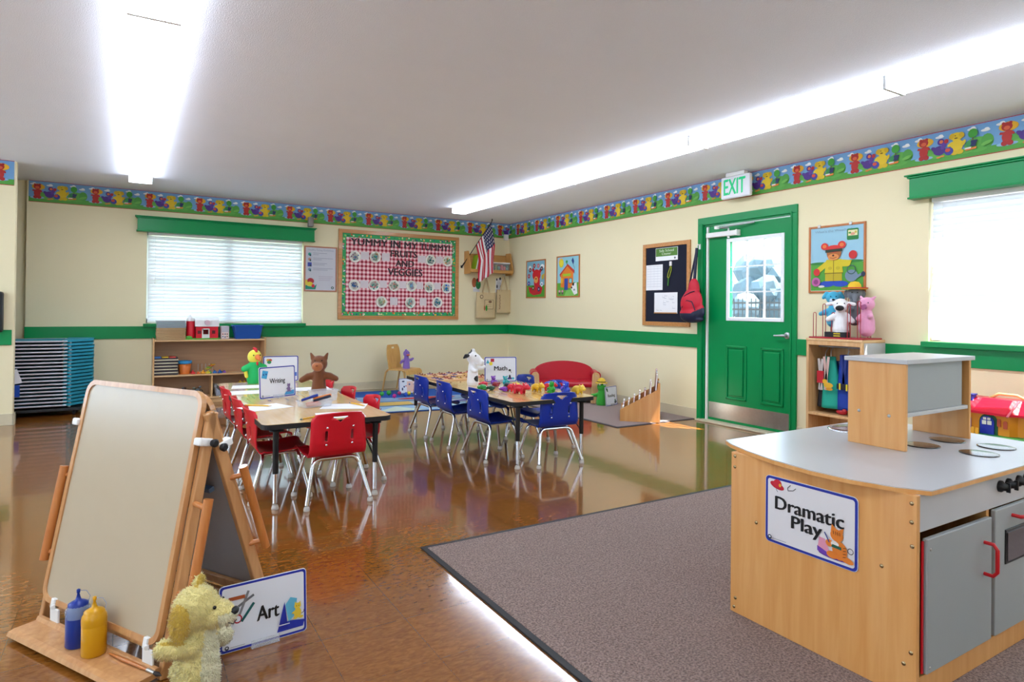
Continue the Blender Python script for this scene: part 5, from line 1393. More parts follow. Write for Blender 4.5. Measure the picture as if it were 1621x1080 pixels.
def cutout(x, z, label, cols):
    t = thing('animal_cutout', label, 'cutout', (x, -.002, z)); a = Art(FRONT, .0003)
    a.rect(-.055, -.02, .055, .03, '#d3d2d6'); 
    if cols == 'duo': a.ell(-.04, .12, .04, .075, '#b5603a'); a.ell(.03, .09, .045, .07, '#1f7a44'); a.ell(.03, .16, .035, .03, '#2a3a2a'); a.ell(.03, .12, .02, .02, '#2f9a58')
    else: a.ell(0, .09, .045, .075, '#cfcfd4'); a.ell(0, .17, .032, .035, '#dadade'); a.ell(.025, .195, .018, .022, '#15151a'); a.ell(-.035, .18, .012, .02, '#22222a'); a.ell(-.03, .07, .014, .03, '#3a3a44'); a.ell(.035, .06, .012, .035, '#3a3a44'); a.rect(-.04, .0, .04, .028, '#cbb0c0')
    a.build('printed_card', t); mb = MB(FRONT); mb.box((-.055, -.02, 0), (.055, .19, .0005), M_paper) if cols != 'duo' else mb.box((-.055, -.02, 0), (.055, .1, .0005), M_paper); mb.build('backing', t)
cutout(-.585, 1.43, 'green and brown animal cutout card under the wall shelf, left of the bags', 'duo'); cutout(-.19, 1.43, 'white and black cow cutout card under the wall shelf, right of the bags', 'cow')
M_can = mat('canvas cloth', '#cdb68c', rough=.9, bump=.2, bscale=300)
def tote(x, z, w, h, y, rz, label, prints):
    t = thing('tote_bag', label, 'bag', (x, y, z), rz)
    vs = []; nu, nv = 12, 12; fs = []
    for side_ in (-1, 1):
        for j in range(nv + 1):
            for i in range(nu + 1):
                u = i / nu; v = j / nv; bulge = .028 * math.sin(math.pi * u) * (1 - v) ** .6
                vs.append(((u - .5) * w * (1 + .03 * (1 - v)), side_ * (.004 + bulge) + .003 * math.sin(9 * u + 3 * v), v * h))
    o = (nu + 1) * (nv + 1)
    for s_ in (0, 1):
        for j in range(nv):
            for i in range(nu):
                a_ = s_ * o + j * (nu + 1) + i; f = (a_, a_ + 1, a_ + nu + 2, a_ + nu + 1); fs.append(f if s_ == 0 else f[::-1])
    for i in range(nu): fs.append((i, o + i, o + i + 1, i + 1))
    for j in range(nv):
        a_ = j * (nu + 1); fs.append((a_, a_ + nu + 1, o + a_ + nu + 1, o + a_)); b_ = a_ + nu; fs.append((b_, o + b_, o + b_ + nu + 1, b_ + nu + 1))
    mb = MB(); mb.add(vs, fs, M_can, True); bg_ = mb.build('bag_body', t)
    a = Art(Matrix.Translation((-w / 2, -.036, 0)) @ FRONT, .0006); prints(a, w, h); a.build('print', bg_)
    for yy in (-.01, .008):
        mb = MB(); mb.tube([(-.06, yy, h - .03), (-.055, yy, h + .03), (-.012, yy, h + .19), (.0, yy, h + .22), (.012, yy, h + .19), (.055, yy, h + .03), (.06, yy, h - .03)], .008, M_can, 8); mb.build('strap', t)
    mb = MB(); mb.tube([(0, -y, h + .25), (0, -.02, h + .235), (0, -.025, h + .205), (0, -.0, h + .2)], .004, M_alu, 8); mb.build('hanging_hook', t)
def pr1(a, w, h):
    a.rect(w * .36, h * .36, w * .84, h * .72, '#5a4a3a'); a.rect(w * .38, h * .375, w * .82, h * .705, '#cdb68c'); a.ell(w * .66, h * .64, .03, .02, '#7a5a42'); a.rect(w * .46, h * .52, w * .74, h * .53, '#8a745a'); a.rect(w * .46, h * .46, w * .74, h * .47, '#8a745a')
    a.ell(w * .46, h * .4, .018, .045, '#2f8a2a'); a.ell(w * .36, h * .4, .012, .04, '#b5603a'); a.ell(w * .2, h * .83, .03, .03, '#6a5640'); a.ell(w * .2, h * .83, .02, .02, '#cdb68c')
def pr2(a, w, h):
    for k in range(9): a.ell(w * (.12 + .02 * (k % 2)), h * (.2 + .07 * k), .012, .009, '#8a6a4a')
tote(-.12, 1.08, .25, .37, -.045, 0, 'beige canvas tote bag hanging behind the other one, nearer the corner', pr2)
tote(-.46, 1.0, .33, .40, -.085, 0, 'beige canvas tote bag with a printed square hanging under the wall shelf, in front', pr1)
# flag
fl = thing('flag', 'American flag hanging from a slanted black pole by the corner', 'flag', (0, 0, 0))
A0 = Vector((-.845, -.015, 1.785)); A1 = Vector((-.572, -.45, 2.452))
mb = MB(); mb.cyl(A0, A1, .006, M_black, 8); mb.lathe([(.0, 0), (.010, .01), (.004, .03), (0, .035)], M_black, (0, 0, 0), 10, Matrix.Translation(A1)); mb.build('pole', fl)
mb = MB(); mb.cyl(A0, A0.lerp(A1, .10), .010, M_black, 10); mb.box((-.86, -.010, 1.765), (-.83, 0, 1.805), M_black, .002); mb.build('pole_bracket', fl)
mb = MB(); nh, nf = 39, 26; Ms = [mat('flag red', '#b3142c', rough=.7), mat('flag white', '#dcd6d2', rough=.7), mat('flag navy', '#1d2450', rough=.7)]
vs = []; Lf = .72
for j in range(nf + 1):
    f = j / nf
    for i in range(nh + 1):
        hh = i / nh                       # 0 at tip .. 1 lower along the pole
        p = A1.lerp(A0, .03 + .50 * hh)
        cx = -.555; k = min(1, f * 2.2)
        xt = p.x * (1 - k) + (cx + (hh - .35) * -.20) * k
        yy = p.y * (1 - .45 * k) + (-.34) * .45 * k + .022 * k * math.sin(hh * 19 + f * 2)
        z = p.z - f * Lf * (1 - .22 * hh) - .0
        vs.append((xt + .01 * math.sin(f * 5 + hh * 7) * k, yy, z))
for j in range(nf):
    for i in range(nh):
        a_ = j * (nh + 1) + i; st = int(i / 3); can = (i < 21 and j < 11)
        m = Ms[2] if can else Ms[st % 2]
        if can and (i % 3 == 1) and (j % 2 == 1): m = Ms[1]
        mb.add([vs[a_], vs[a_ + 1], vs[a_ + nh + 2], vs[a_ + nh + 1]], [(0, 1, 2, 3)], m, True)
mb.build('flag_cloth', fl)
# small boxes on the wall
sb = thing('motion_sensor', 'small cream sensor box in the corner below the border', 'sensor', (-.075, 0, 2.235)); mb = MB(); mb.box((-.035, -.045, 0), (.035, 0, .09), M_white, .006); mb.build('case', sb)
sp_ = thing('wall_speaker', 'small grey round topped speaker on the valance end', 'speaker', (-3.11, -.05, 2.212)); mb = MB(); mb.box((-.035, -.035, 0), (.035, .035, .13), mat('grey speaker cloth', '#8a8480', rough=.8), .012); mb.build('case', sp_)
# ------------------------------------------------------------------ backpack
bk = thing('backpack', 'red and navy one strap backpack hanging from the hook by the door', 'backpack', (-.105, -3.93, 1.02))
M_br = mat('red nylon', '#c0132e', rough=.55, bump=.15, bscale=60); M_bn = mat('navy nylon', '#171c38', rough=.55)
def pk_(c): return 1 if c.z < .10 + .09 * max(0, -c.y * 6 - .2) else 0
soft('pack_body', [('e', (0, .0, .12), (.06, .155, .12)), ('e', (-.01, 0, .22), (.058, .13, .15)), ('e', (0, -.01, .34), (.045, .07, .13)), ('e', (-.02, .02, .09), (.06, .14, .09)), ('e', (-.03, .03, .20), (.05, .11, .12)), ('e', (0, 0, .035), (.06, .14, .035))], [M_br, M_bn], pk_, .008, 4, bk)
mb = MB(); mb.tube([(-.052, .115, .19), (-.062, .06, .285), (-.058, -.02, .32), (-.045, -.06, .33)], .005, M_bn, 8); mb.tube([(-.068, .09, .16), (-.075, .02, .235), (-.074, -.05, .22), (-.068, -.09, .13)], .005, M_bn, 8); mb.build('zip', bk)
mb = MB(); mb.tube([(0.02, .11, .20), (.03, .075, .42), (.038, .03, .62), (.042, -.007, .785)], .010, M_bn, 6); mb.tube([(-.0, -.015, .44), (.02, -.01, .60), (.042, -.007, .785)], .016, M_bn, 6); mb.build('strap', bk)
# ------------------------------------------------------------------ sofa
so = thing('kids_sofa', 'small red padded sofa with light wood arms in the reading corner', 'sofa', (-.60, -2.365, .0085), -.5453)
M_vin = mat('red vinyl', '#b80c26', rough=.3, vary=.02)
def extr(poly, x0, x1, m, nm, par=so, bev=.004):      # poly in (y,z), thickness along x
    mb = MB(Matrix(((0, 0, 1, 0), (1, 0, 0, 0), (0, 1, 0, 0), (0, 0, 0, 1)))); mb.prism(poly, x0, x1, m); return mb.build(nm, par)
armf = [(0, 0)] 
W2 = .41
mb = MB(); mb.box((-W2 + .06, .02, .03), (W2 - .06, .36, .20), M_maple, .004); mb.build('base_front', so)
for s_ in (-1, 1):
    c = s_ * (W2 - .04); pts = []
    for k in range(13): q = R(180 * k / 12); pts.append((c + .045 * math.cos(q), .335 + .042 * math.sin(q)))
    poly = pts + [(c - .035 - (s_ > 0) * .03, 0.0), (c + .035 + (s_ < 0) * .03, 0.0)]
    mb = MB(FRONT); mb.prism(poly, -.0, .022, M_maple)
    fr_ = mb.build('arm_front', so)
    mb = MB(FRONT); mb.lathe([(.007, .022), (.005, .0245), (.002, .025)], M_steel, (c, .335, 0), 10); mb.build('bolt', fr_)
    mb = MB(); mb.tube([(c + s_ * .012, .005, .335), (c + s_ * .012, .36, .335)], .050, M_vin, 20); mb.box((c - .03, .01, .05), (c + .03, .36, .335), M_vin, .01); mb.build('arm_pad', so)
mb = MB(); mb.box((-W2 + .06, -.015, .19), (W2 - .06, .28, .262), M_vin, .028); mb.build('seat_cushion', so)
pts = []
for k in range(21): q = R(180 * k / 20); pts.append(((W2 - .035) * math.cos(q) ** 1 * (1), .335 + .155 * math.sin(q) ** .8))
poly = [(W2 - .035, .22)] + pts + [(-W2 + .035, .22)]
mb = MB(Matrix.Translation((0, .30, 0)) @ Matrix.Rotation(R(-4), 4, 'X') @ FRONT); mb.prism([(x * .985, z - .01) for x, z in poly], .03, .05, M_vin); mb.prism(poly, -.04, .03, M_vin); mb.build('back_cushion', so)
# ------------------------------------------------------------------ book display rack
rk = thing('book_rack', 'light wooden book display rack full of picture books, lit by the sun', 'book rack', (-.84, -3.64, .0085), R(-43))
D_, Wd = .40, .46
def sidep(y0, y1):
    mb = MB(Matrix(((1, 0, 0, 0), (0, 0, 1, 0), (0, 1, 0, 0), (0, 0, 0, 1)))); mb.prism([(0, 0), (D_, 0), (D_, .40), (D_ - .02, .40), (D_ - .03, .33), (0, .115)], y0, y1, M_kit); mb.build('side_panel', rk)
sidep(0, .016); sidep(Wd - .016, Wd)
panel(rk, 'back_panel', (D_ - .014, .016, .02), (D_ - .002, Wd - .016, .38), M_white); panel(rk, 'floor_board', (.01, .016, .01), (D_ - .014, Wd - .016, .026), M_kit); panel(rk, 'front_lip', (0, .016, .0), (.012, Wd - .016, .10), M_kit)
bcols = ['#d9d4cc', '#2f4a3a', '#e0e0dc', '#b03a8c', '#c9483a', '#d8963a', '#e6e2dc', '#8a2f3a', '#c9cdd4', '#d3a06a', '#b5483a', '#e3e0e2', '#7a8aa8', '#dcdad6', '#a8543a', '#e8e8ea']
rows_ = ['frontmost', 'second', 'third', 'fourth', 'fifth', 'sixth', 'tallest, rearmost']
for k in range(7):
    for j in range(3):
        i = (k * 5 + j * 3) % 16
        t = thing('picture_book', 'picture book in the %s row of the book rack, %s' % (rows_[k], ['nearest the camera', 'middle one', 'farthest from the camera'][j]), 'book', (-.84, -3.64, .0085), R(-43), 'picture books in the display rack')
        x = .014 + k * .0525; y = .020 + j * .142; z = .028; hgt = .122 + k * .036 + (.05 if k == 5 else .12 if k == 6 else 0) + ((j + k) % 3) * .012
        T2 = Matrix.Translation((x, y, z)) @ Matrix.Rotation(R(4), 4, 'Y')
        mb = MB(T2); mb.box((0, 0, 0), (.002, .135, hgt), mat('cover ' + bcols[i], bcols[i], rough=.3)); mb.box((.014, 0, 0), (.016, .135, hgt), mat('cover ' + bcols[i], bcols[i], rough=.3)); mb.box((0, .134, 0), (.016, .1355, hgt), mat('cover ' + bcols[i], bcols[i], rough=.3)); mb.build('cover', t)
        mb = MB(T2); mb.box((.002, .002, .003), (.014, .134, hgt - .003), M_paper); mb.build('pages', t)
sign('area_sign', 'white card sign reading Reading, standing on the rug beside the book rack', (-.235, -2.80, .009), R(17), .25, .225, d_read, R(-5))
# ------------------------------------------------------------------ bentwood chair and rug sign
wc = thing('wooden_chair', 'light bentwood child chair with a slotted back by the back wall', 'chair', (-1.93, -.38, .0075), R(36))
M_ply = wood('bent plywood', '#c9964e', '#ddae66', axis='Z')
# profile: back panel curves into seat and front leg
def bent(prof, w0, w1, t, nm, hole=False):
    P = [Vector((0, a_, b_)) for a_, b_ in prof]; vs = []; fs = []; n = len(P)
    for i, p in enumerate(P):
        d = (P[min(i + 1, n - 1)] - P[max(0, i - 1)]).normalized(); nr_ = Vector((0, -d.z, d.y)); w_ = w0 + (w1 - w0) * i / (n - 1)
        for x in (-w_, w_):
            for s2 in (-t / 2, t / 2): q = p + nr_ * s2; vs.append((x, q.y, q.z))
    for i in range(n - 1):
        b_ = i * 4
        fs += [(b_, b_ + 4, b_ + 6, b_ + 2), (b_ + 1, b_ + 3, b_ + 7, b_ + 5), (b_, b_ + 1, b_ + 5, b_ + 4), (b_ + 2, b_ + 6, b_ + 7, b_ + 3)]
    fs += [(0, 2, 3, 1), (4 * n - 4, 4 * n - 3, 4 * n - 1, 4 * n - 2)]
    mb = MB(); mb.add(vs, fs, M_ply, False); return mb.build(nm, wc)
bent([(-.195, .235), (-.19, .262), (-.18, .282), (-.160, .297), (-.13, .30), (-.0, .302), (.10, .300)], .20, .20, .014, 'seat_panel')
for x in (-.17, .17):
    mb = MB(); mb.tube([(x, -.12, .29), (x, -.14, .27), (x * 1.05, -.19, .0)], [.014, .014, .010], M_ply, 8); mb.build('leg', wc)
    mb = MB(); mb.tube([(x, .12, .29), (x, .15, .26), (x * 1.05, .20, .0)], [.014, .014, .010], M_ply, 8); mb.build('leg', wc)
# back panel with a handle slot
mb = MB(Matrix.Translation((0, .115, .295)) @ Matrix.Rotation(R(-8), 4, 'X') @ FRONT)
w_, h_ = .15, .34
outer = [(-w_, 0), (w_, 0), (w_ + .008, .2), (w_, .30), (w_ - .03, h_), (-w_ + .03, h_), (-w_, .30), (-w_ - .008, .2)]
mb.prism([(-w_, 0), (w_, 0), (w_ + .008, .2), (w_, .285), (-w_, .285), (-w_ - .008, .2)], -.006, .006, M_ply)
mb.prism([(-w_, .285), (-.04, .285), (-.04, .31), (-w_ + .012, .31)], -.006, .006, M_ply); mb.prism([(.04, .285), (w_, .285), (w_ - .012, .31), (.04, .31)], -.006, .006, M_ply)
mb.prism([(-w_ + .012, .31), (w_ - .012, .31), (w_ - .035, h_), (-w_ + .035, h_)], -.006, .006, M_ply); mb.build('backrest', wc)
def d_floor(a, w, h):
    a.rect(w * .45, h * .1, w * .95, h * .8, '#e6c0b0'); a.ell(w * .25, h * .8, w * .08, w * .04, '#2a3f60'); a.ell(w * .2, h * .3, w * .04, w * .09, '#25385c'); a.ell(w * .3, h * .45, w * .05, w * .05, '#4a5a8a'); a.ell(w * .6, h * .6, w * .05, w * .05, '#6a7ab0'); a.ell(w * .4, h * .5, w * .04, w * .03, '#c9403a'); a.ell(w * .85, h * .2, w * .05, w * .03, '#d9603a')
sign('area_sign', 'small white picture card sign with a blue edge standing on the play rug', (-1.98, -.72, .009), R(-4), .24, .20, d_floor, R(-6))
# ------------------------------------------------------------------ hand puppets (each faces local -y)
def eyes(t, pts, r=.006, c='#15120f'):
    for p in pts:
        mb = MB(); mb.ball(p, r, mat('bead ' + c, c, rough=.15), 10); mb.build('eye', t)
def fur(name, c, rough=.85, b=.5, s=90): return mat(name, c, rough=rough, bump=b, bscale=s, vary=.08, scale=30, sheen=.3)
# yellow dog beside the easel: looks to the right of the picture
M_dog = fur('pale yellow fur', '#f4e59c'); M_dog2 = fur('darker yellow fur', '#e2bf52'); M_dogw = fur('cream fur', '#f0ecca')
t = thing('dog_puppet', 'pale yellow fluffy dog hand puppet standing on the floor before the Art sign', 'puppet', (-4.965, -6.505, 0), R(62))
def pk(c):
    if c.z > .17 and c.x < -.060 and c.y > -.005: return 1
    if c.z > .19: return 1 if (c.z > .305 and c.y < .01) else (2 if c.y < -.070 and c.z < .235 else 0)
    return 2 if c.y < -.03 else 0
soft('body', [('c', [(0, 0, .015), (0, 0, .06), (0, .0, .13), (0, 0, .19)], [.058, .060, .052, .04]),
    ('e', (0, .005, .245), (.060, .062, .062)), ('e', (0, -.052, .228), (.040, .045, .036)), ('e', (0, -.085, .222), (.028, .024, .026)),
    ('c', [(.045, .0, .135), (.085, -.02, .115), (.115, -.03, .105)], [.024, .024, .026]), ('c', [(-.040, .0, .15), (-.056, .035, .153), (-.055, .072, .152)], [.026, .024, .024]),
    ('e', (.030, .012, .308), (.024, .012, .026)), ('e', (-.062, .026, .226), (.016, .026, .056)), ('e', (0, .045, .06), (.03, .03, .03))],
    [M_dog, M_dog2, M_dogw], pk, .005, 4, t, .011, 9000)
eyes(t, [(.030, -.060, .258), (-.030, -.060, .258)], .0055)
mb = MB(); mb.ball((0, -.108, .236), (.016, .011, .011), M_black, 14); mb.build('nose', t)
mb = MB(); mb.tube([(.024, -.098, .210), (.012, -.108, .201), (0, -.111, .207), (-.012, -.108, .201), (-.024, -.098, .210)], .0014, M_black, 6); mb.build('mouth', t)
# parrot / rooster puppet in a green shirt
M_py = fur('yellow plush', '#e3d84a', b=.2); M_gs = mat('green knit shirt', '#1fae5e', rough=.8, bump=.2, bscale=200)
t = thing('rooster_puppet', 'yellow rooster hand puppet with a red comb and green shirt on the writing table', 'puppet', (-4.235, -2.86, .491), R(14))
soft('body', [('e', (0, 0, .225), (.058, .055, .062)), ('c', [(0, 0, .02), (0, 0, .19)], [.04, .03]), ('c', [(-.04, 0, .13), (-.078, .0, .11), (-.07, -.01, .06)], [.02, .018, .015]), ('c', [(.04, 0, .13), (.085, .0, .125), (.10, 0, .13)], [.02, .018, .015])], [M_py], None, .006, 4, t)
soft('shirt', [('c', [(0, 0, .03), (0, 0, .09), (0, 0, .155)], [.062, .058, .050]), ('c', [(-.03, 0, .145), (-.085, 0, .125)], [.032, .028]), ('c', [(.03, 0, .145), (.085, 0, .13)], [.032, .028])], [M_gs], None, .007, 4, t)
eyes(t, [(-.028, -.048, .24), (.028, -.048, .24)])
mb = MB(); mb.tube([(.004, -.045, .225), (.004, -.078, .214), (.004, -.09, .198)], [.024, .017, .004], mat('orange beak', '#e27a3a', rough=.6), 12); mb.build('beak', t)
mb = MB(); mb.tube([(0, -.04, .265), (0, -.02, .29), (0, .01, .295), (0, .03, .285)], [.008, .014, .013, .006], mat('red comb felt', '#c0202c', rough=.7), 10); mb.ball((0, -.058, .172), (.010, .008, .018), mat('red comb felt', '#c0202c'), 10); mb.build('comb', t)
# brown wolf / bear puppet
M_bf = fur('brown plush', '#6d3c1a', b=.25); M_sn = fur('tan snout plush', '#a8643a', b=.1)
t = thing('bear_puppet', 'brown animal hand puppet with a big tan snout and outstretched arms on the writing table', 'puppet', (-3.915, -3.74, .491), R(-22))
def pk(c): return 1 if (c.y < -.050 and c.z < .235 and c.z > .15) else 0
soft('body', [('e', (0, 0, .225), (.062, .052, .062)), ('e', (-.006, -.05, .205), (.042, .038, .036)), ('c', [(0, 0, .02), (0, 0, .08), (0, 0, .17)], [.058, .050, .042]), ('c', [(-.03, 0, .135), (-.08, 0, .125), (-.125, -.01, .10)], [.03, .028, .022]), ('c', [(.03, 0, .135), (.08, 0, .128), (.125, -.01, .11)], [.03, .028, .022]),
    ('c', [(-.045, .0, .265), (-.062, 0, .305)], [.020, .007]), ('c', [(.045, .0, .265), (.062, 0, .305)], [.020, .007])], [M_bf, M_sn], pk, .006, 3, t)
eyes(t, [(-.026, -.050, .25), (.026, -.050, .25)], .005)
mb = MB(); mb.ball((-.006, -.088, .215), (.012, .006, .008), mat('tan nose', '#8a4a2a'), 10); mb.build('nose', t)
# cow puppet on the maths table, turned right
M_cw = fur('white plush', '#e8e8ea', b=.35); M_cb = fur('black plush', '#141418', b=.3)
t = thing('cow_puppet', 'white cow hand puppet with a black patch and black ear on the maths table', 'puppet', (-2.625, -3.79, .491), R(38))
def pk(c):
    if (Vector((c.x, 0, c.z)) - Vector((-.012, 0, .055))).length < .026 and c.y < 0: return 1
    if c.x < -.06 and c.z > .20: return 1
    if (c - Vector((-.02, .03, .288))).length < .03: return 1
    return 0
soft('body', [('c', [(0, 0, .02), (0, 0, .09), (0, 0, .17)], [.052, .046, .038]), ('e', (0, .005, .235), (.050, .050, .056)), ('c', [(0, -.03, .228), (0, -.060, .203), (0, -.078, .193)], [.040, .033, .031]),
    ('c', [(-.045, .01, .258), (-.075, .03, .25), (-.10, .04, .235)], [.012, .019, .008]), ('c', [(.045, .01, .258), (.085, .012, .24)], [.012, .018]), ('c', [(-.03, -.01, .145), (-.055, -.03, .13), (-.06, -.055, .125)], [.024, .02, .018]), ('c', [(.03, -.01, .145), (.075, -.045, .14), (.095, -.06, .15)], [.024, .02, .018]), ('e', (0, .0, .292), (.02, .02, .02))], [M_cw, M_cb], pk, .005, 3, t)
eyes(t, [(-.034, -.040, .252), (.034, -.040, .252)], .007)
mb = MB(); mb.ball((-.012, -.109, .200), (.003, .002, .003), M_black, 8); mb.ball((.012, -.109, .200), (.003, .002, .003), M_black, 8); mb.build('nostrils', t)
# purple duck puppet on the wooden chair
M_pu = fur('purple plush', '#8468b8', b=.25)
t = thing('duck_puppet', 'purple duck hand puppet with an orange beak sitting on the wooden chair', 'puppet', (-1.885, -.42, .3085), R(6))
soft('body', [('c', [(0, 0, .02), (0, 0, .07), (0, 0, .15)], [.05, .046, .036]), ('e', (0, 0, .21), (.046, .045, .048)), ('c', [(-.03, 0, .12), (-.07, 0, .105), (-.085, 0, .085)], [.022, .02, .014]), ('c', [(.03, 0, .12), (.075, 0, .125), (.10, 0, .14)], [.022, .02, .016]), ('c', [(0, .03, .255), (0, .01, .262)], [.012, .012])], [M_pu], None, .006, 3, t)
eyes(t, [(-.018, -.040, .225), (.018, -.040, .225)], .005)
mb = MB(); mb.ball((0, -.055, .196), (.028, .024, .010), mat('orange beak felt', '#dc6a3a', rough=.6), 12); mb.build('beak', t)
# green frog puppet with a yellow hat
M_fg = fur('green plush', '#2f9a2c', b=.25)
t = thing('frog_puppet', 'green hand puppet with big eyes and a yellow hat on the reading rug', 'puppet', (-.305, -2.69, .0085), R(-30))
soft('body', [('c', [(0, 0, .02), (0, 0, .07), (0, 0, .15)], [.066, .060, .045]), ('e', (0, 0, .215), (.055, .05, .055)), ('c', [(-.04, 0, .125), (-.085, 0, .115), (-.115, 0, .115)], [.024, .02, .018]), ('c', [(.04, 0, .125), (.08, 0, .11), (.10, 0, .085)], [.024, .02, .018]), ('e', (-.025, -.035, .25), (.017, .017, .017)), ('e', (.025, -.035, .25), (.017, .017, .017))], [M_fg], None, .006, 3, t)
for x in (-.025, .025):
    mb = MB(); mb.ball((x, -.047, .252), (.0135, .009, .0135), M_white, 12); e_ = mb.build('eye', t); mb = MB(); mb.ball((x, -.056, .252), .004, M_black, 8); mb.build('pupil', e_)
mb = MB(); mb.lathe([(.075, .262), (.072, .268), (.052, .272), (.048, .295), (.03, .318), (0, .325)], mat('yellow hat felt', '#dcb93a', rough=.7), (0, .005, 0), 20); mb.lathe([(.0535, .273), (.053, .282)], M_black, (0, .005, 0), 20); mb.build('hat', t)

# ------------------------------------------------------------------ signs on the tables
sign('area_sign', 'white card sign reading Writing, standing on the writing table', (-4.235, -3.87, .491), R(23), .292, .222, d_writing, R(-4))
sign('area_sign', 'white card sign with a flower picture, standing behind the Writing sign', (-4.02, -2.87, .491), R(-6), .29, .222, d_flower, R(-4))
sign('area_sign', 'white card sign reading Math with coloured shapes, standing on the maths table', (-2.315, -3.735, .491), R(-17), .295, .222, d_math, R(-4))
# ------------------------------------------------------------------ writing things
def paper(x, y, rz, label, w=.215, l=.28, lift=0):
    o = MB(); o.box((-w / 2, -l / 2, 0), (w / 2, l / 2, .0006), M_paper); q = o.build('paper_sheet', None, (x, y, .4905 + lift), (0, 0, rz)); tag(q, label, 'paper', 'papers on the writing table')
paper(-4.39, -4.27, R(-70), 'blank paper under the pencil on the easel side of the writing table')
paper(-3.93, -4.46, R(65), 'blank paper with a pencil on the blue chair side of the writing table')
paper(-4.05, -4.78, R(80), 'blank paper before the nearest red chair on the writing table')
paper(-4.40, -3.45, R(85), 'blank paper on the easel side, left of the Writing sign')
paper(-4.30, -3.10, R(80), 'blank paper in front of the rooster puppet')
paper(-3.90, -3.45, R(85), 'blank paper behind the brown puppet')
def pencil(p0, p1, label, z=.4925, c='#d9a520'):
    a_ = Vector((*p0, 0)); b_ = Vector((*p1, 0)); d = b_ - a_; L = d.length
    t = thing('pencil', label, 'pencil', (p0[0], p0[1], z + .0042), 0, 'pencils on the writing table', (0, 0, math.atan2(d.y, d.x)))
    mb = MB(); mb.cyl((.012, 0, 0), (L - .022, 0, 0), .0052, mat('pencil paint ' + c, c, rough=.35), 6); mb.build('shaft', t)
    mb = MB(); mb.tube([(L - .022, 0, 0), (L - .004, 0, 0)], [.0052, .0015], mat('cut wood', '#d9b98a'), 8); mb.tube([(L - .004, 0, 0), (L, 0, 0)], [.0015, .0003], M_black, 6); mb.build('tip', t)
    mb = MB(); mb.cyl((.008, 0, 0), (.016, 0, 0), .0054, M_steel, 8); mb.cyl((0, 0, 0), (.008, 0, 0), .0048, mat('grey eraser', '#5a6a6a'), 8); mb.build('eraser', t)
pencil((-4.51, -4.145), (-4.35, -4.265), 'yellow pencil on the easel side, beside the Writing sign')
pencil((-4.305, -4.87), (-4.15, -4.775), 'yellow pencil beside the nearest red chair on the writing table')
pencil((-3.865, -4.36), (-3.815, -4.54), 'yellow pencil on the blue chair side, right of the crayon tray')
tr_ = thing('pencil_tray', 'clear plastic tray with crayons on the writing table in front of the brown puppet', 'tray', (-4.10, -4.36, .4912), R(10))
mb = MB(); bin_mesh(mb, .20, .14, .035, M_clear, .003, .94); mb.build('tray_body', tr_)
sb_ = thing('clear_box', 'empty clear plastic box standing right behind the crayon tray', 'box', (-3.985, -4.14, .4912), R(10)); mb = MB(); bin_mesh(mb, .18, .12, .075, M_clear, .003, .92); mb.build('tub', sb_)
cc = (('#c9705a', 'salmon'), ('#c9583f', 'brick red'), ('#d98a6a', 'peach'), ('#b8483f', 'dark red'))
for i, (c, nm) in enumerate(cc):
    t = thing('crayon', '%s crayon lying inside the clear tray' % nm, 'crayon', (-4.16 + .006 * i, -4.40 + .026 * i, .4952 + .008), R(8 + 3 * i), 'crayons in the tray')
    mb = MB(); mb.cyl((0, 0, 0), (.085, 0, 0), .0075, mat('crayon ' + c, c, rough=.5), 12); mb.build('crayon_body', t); mb = MB(); mb.tube([(.085, 0, 0), (.098, 0, 0)], [.006, .003], mat('crayon ' + c, c), 10); mb.build('tip', t)
def marker(x, y, z, rz, c, nm):
    t = thing('marker', nm + ' marker resting on the rim of the clear tray', 'marker', (x, y, z), 0, 'markers on the crayon tray', (0, R(-12), rz))
    mb = MB(); mb.cyl((0, 0, 0), (.07, 0, 0), .0085, mat('marker ' + c, c, rough=.35), 12); mb.build('barrel', t); mb = MB(); mb.cyl((.07, 0, 0), (.115, 0, 0), .0098, mat('marker ' + c, c, rough=.35), 12); mb.cyl((.115, 0, 0), (.118, 0, 0), .006, mat('marker ' + c, c), 10); mb.build('cap', t)
marker(-4.185, -4.37, .535, R(15), '#1a2f8c', 'dark blue'); marker(-4.10, -4.33, .535, R(-25), '#d97a2a', 'orange'); marker(-4.12, -4.41, .532, R(5), '#22283c', 'black')
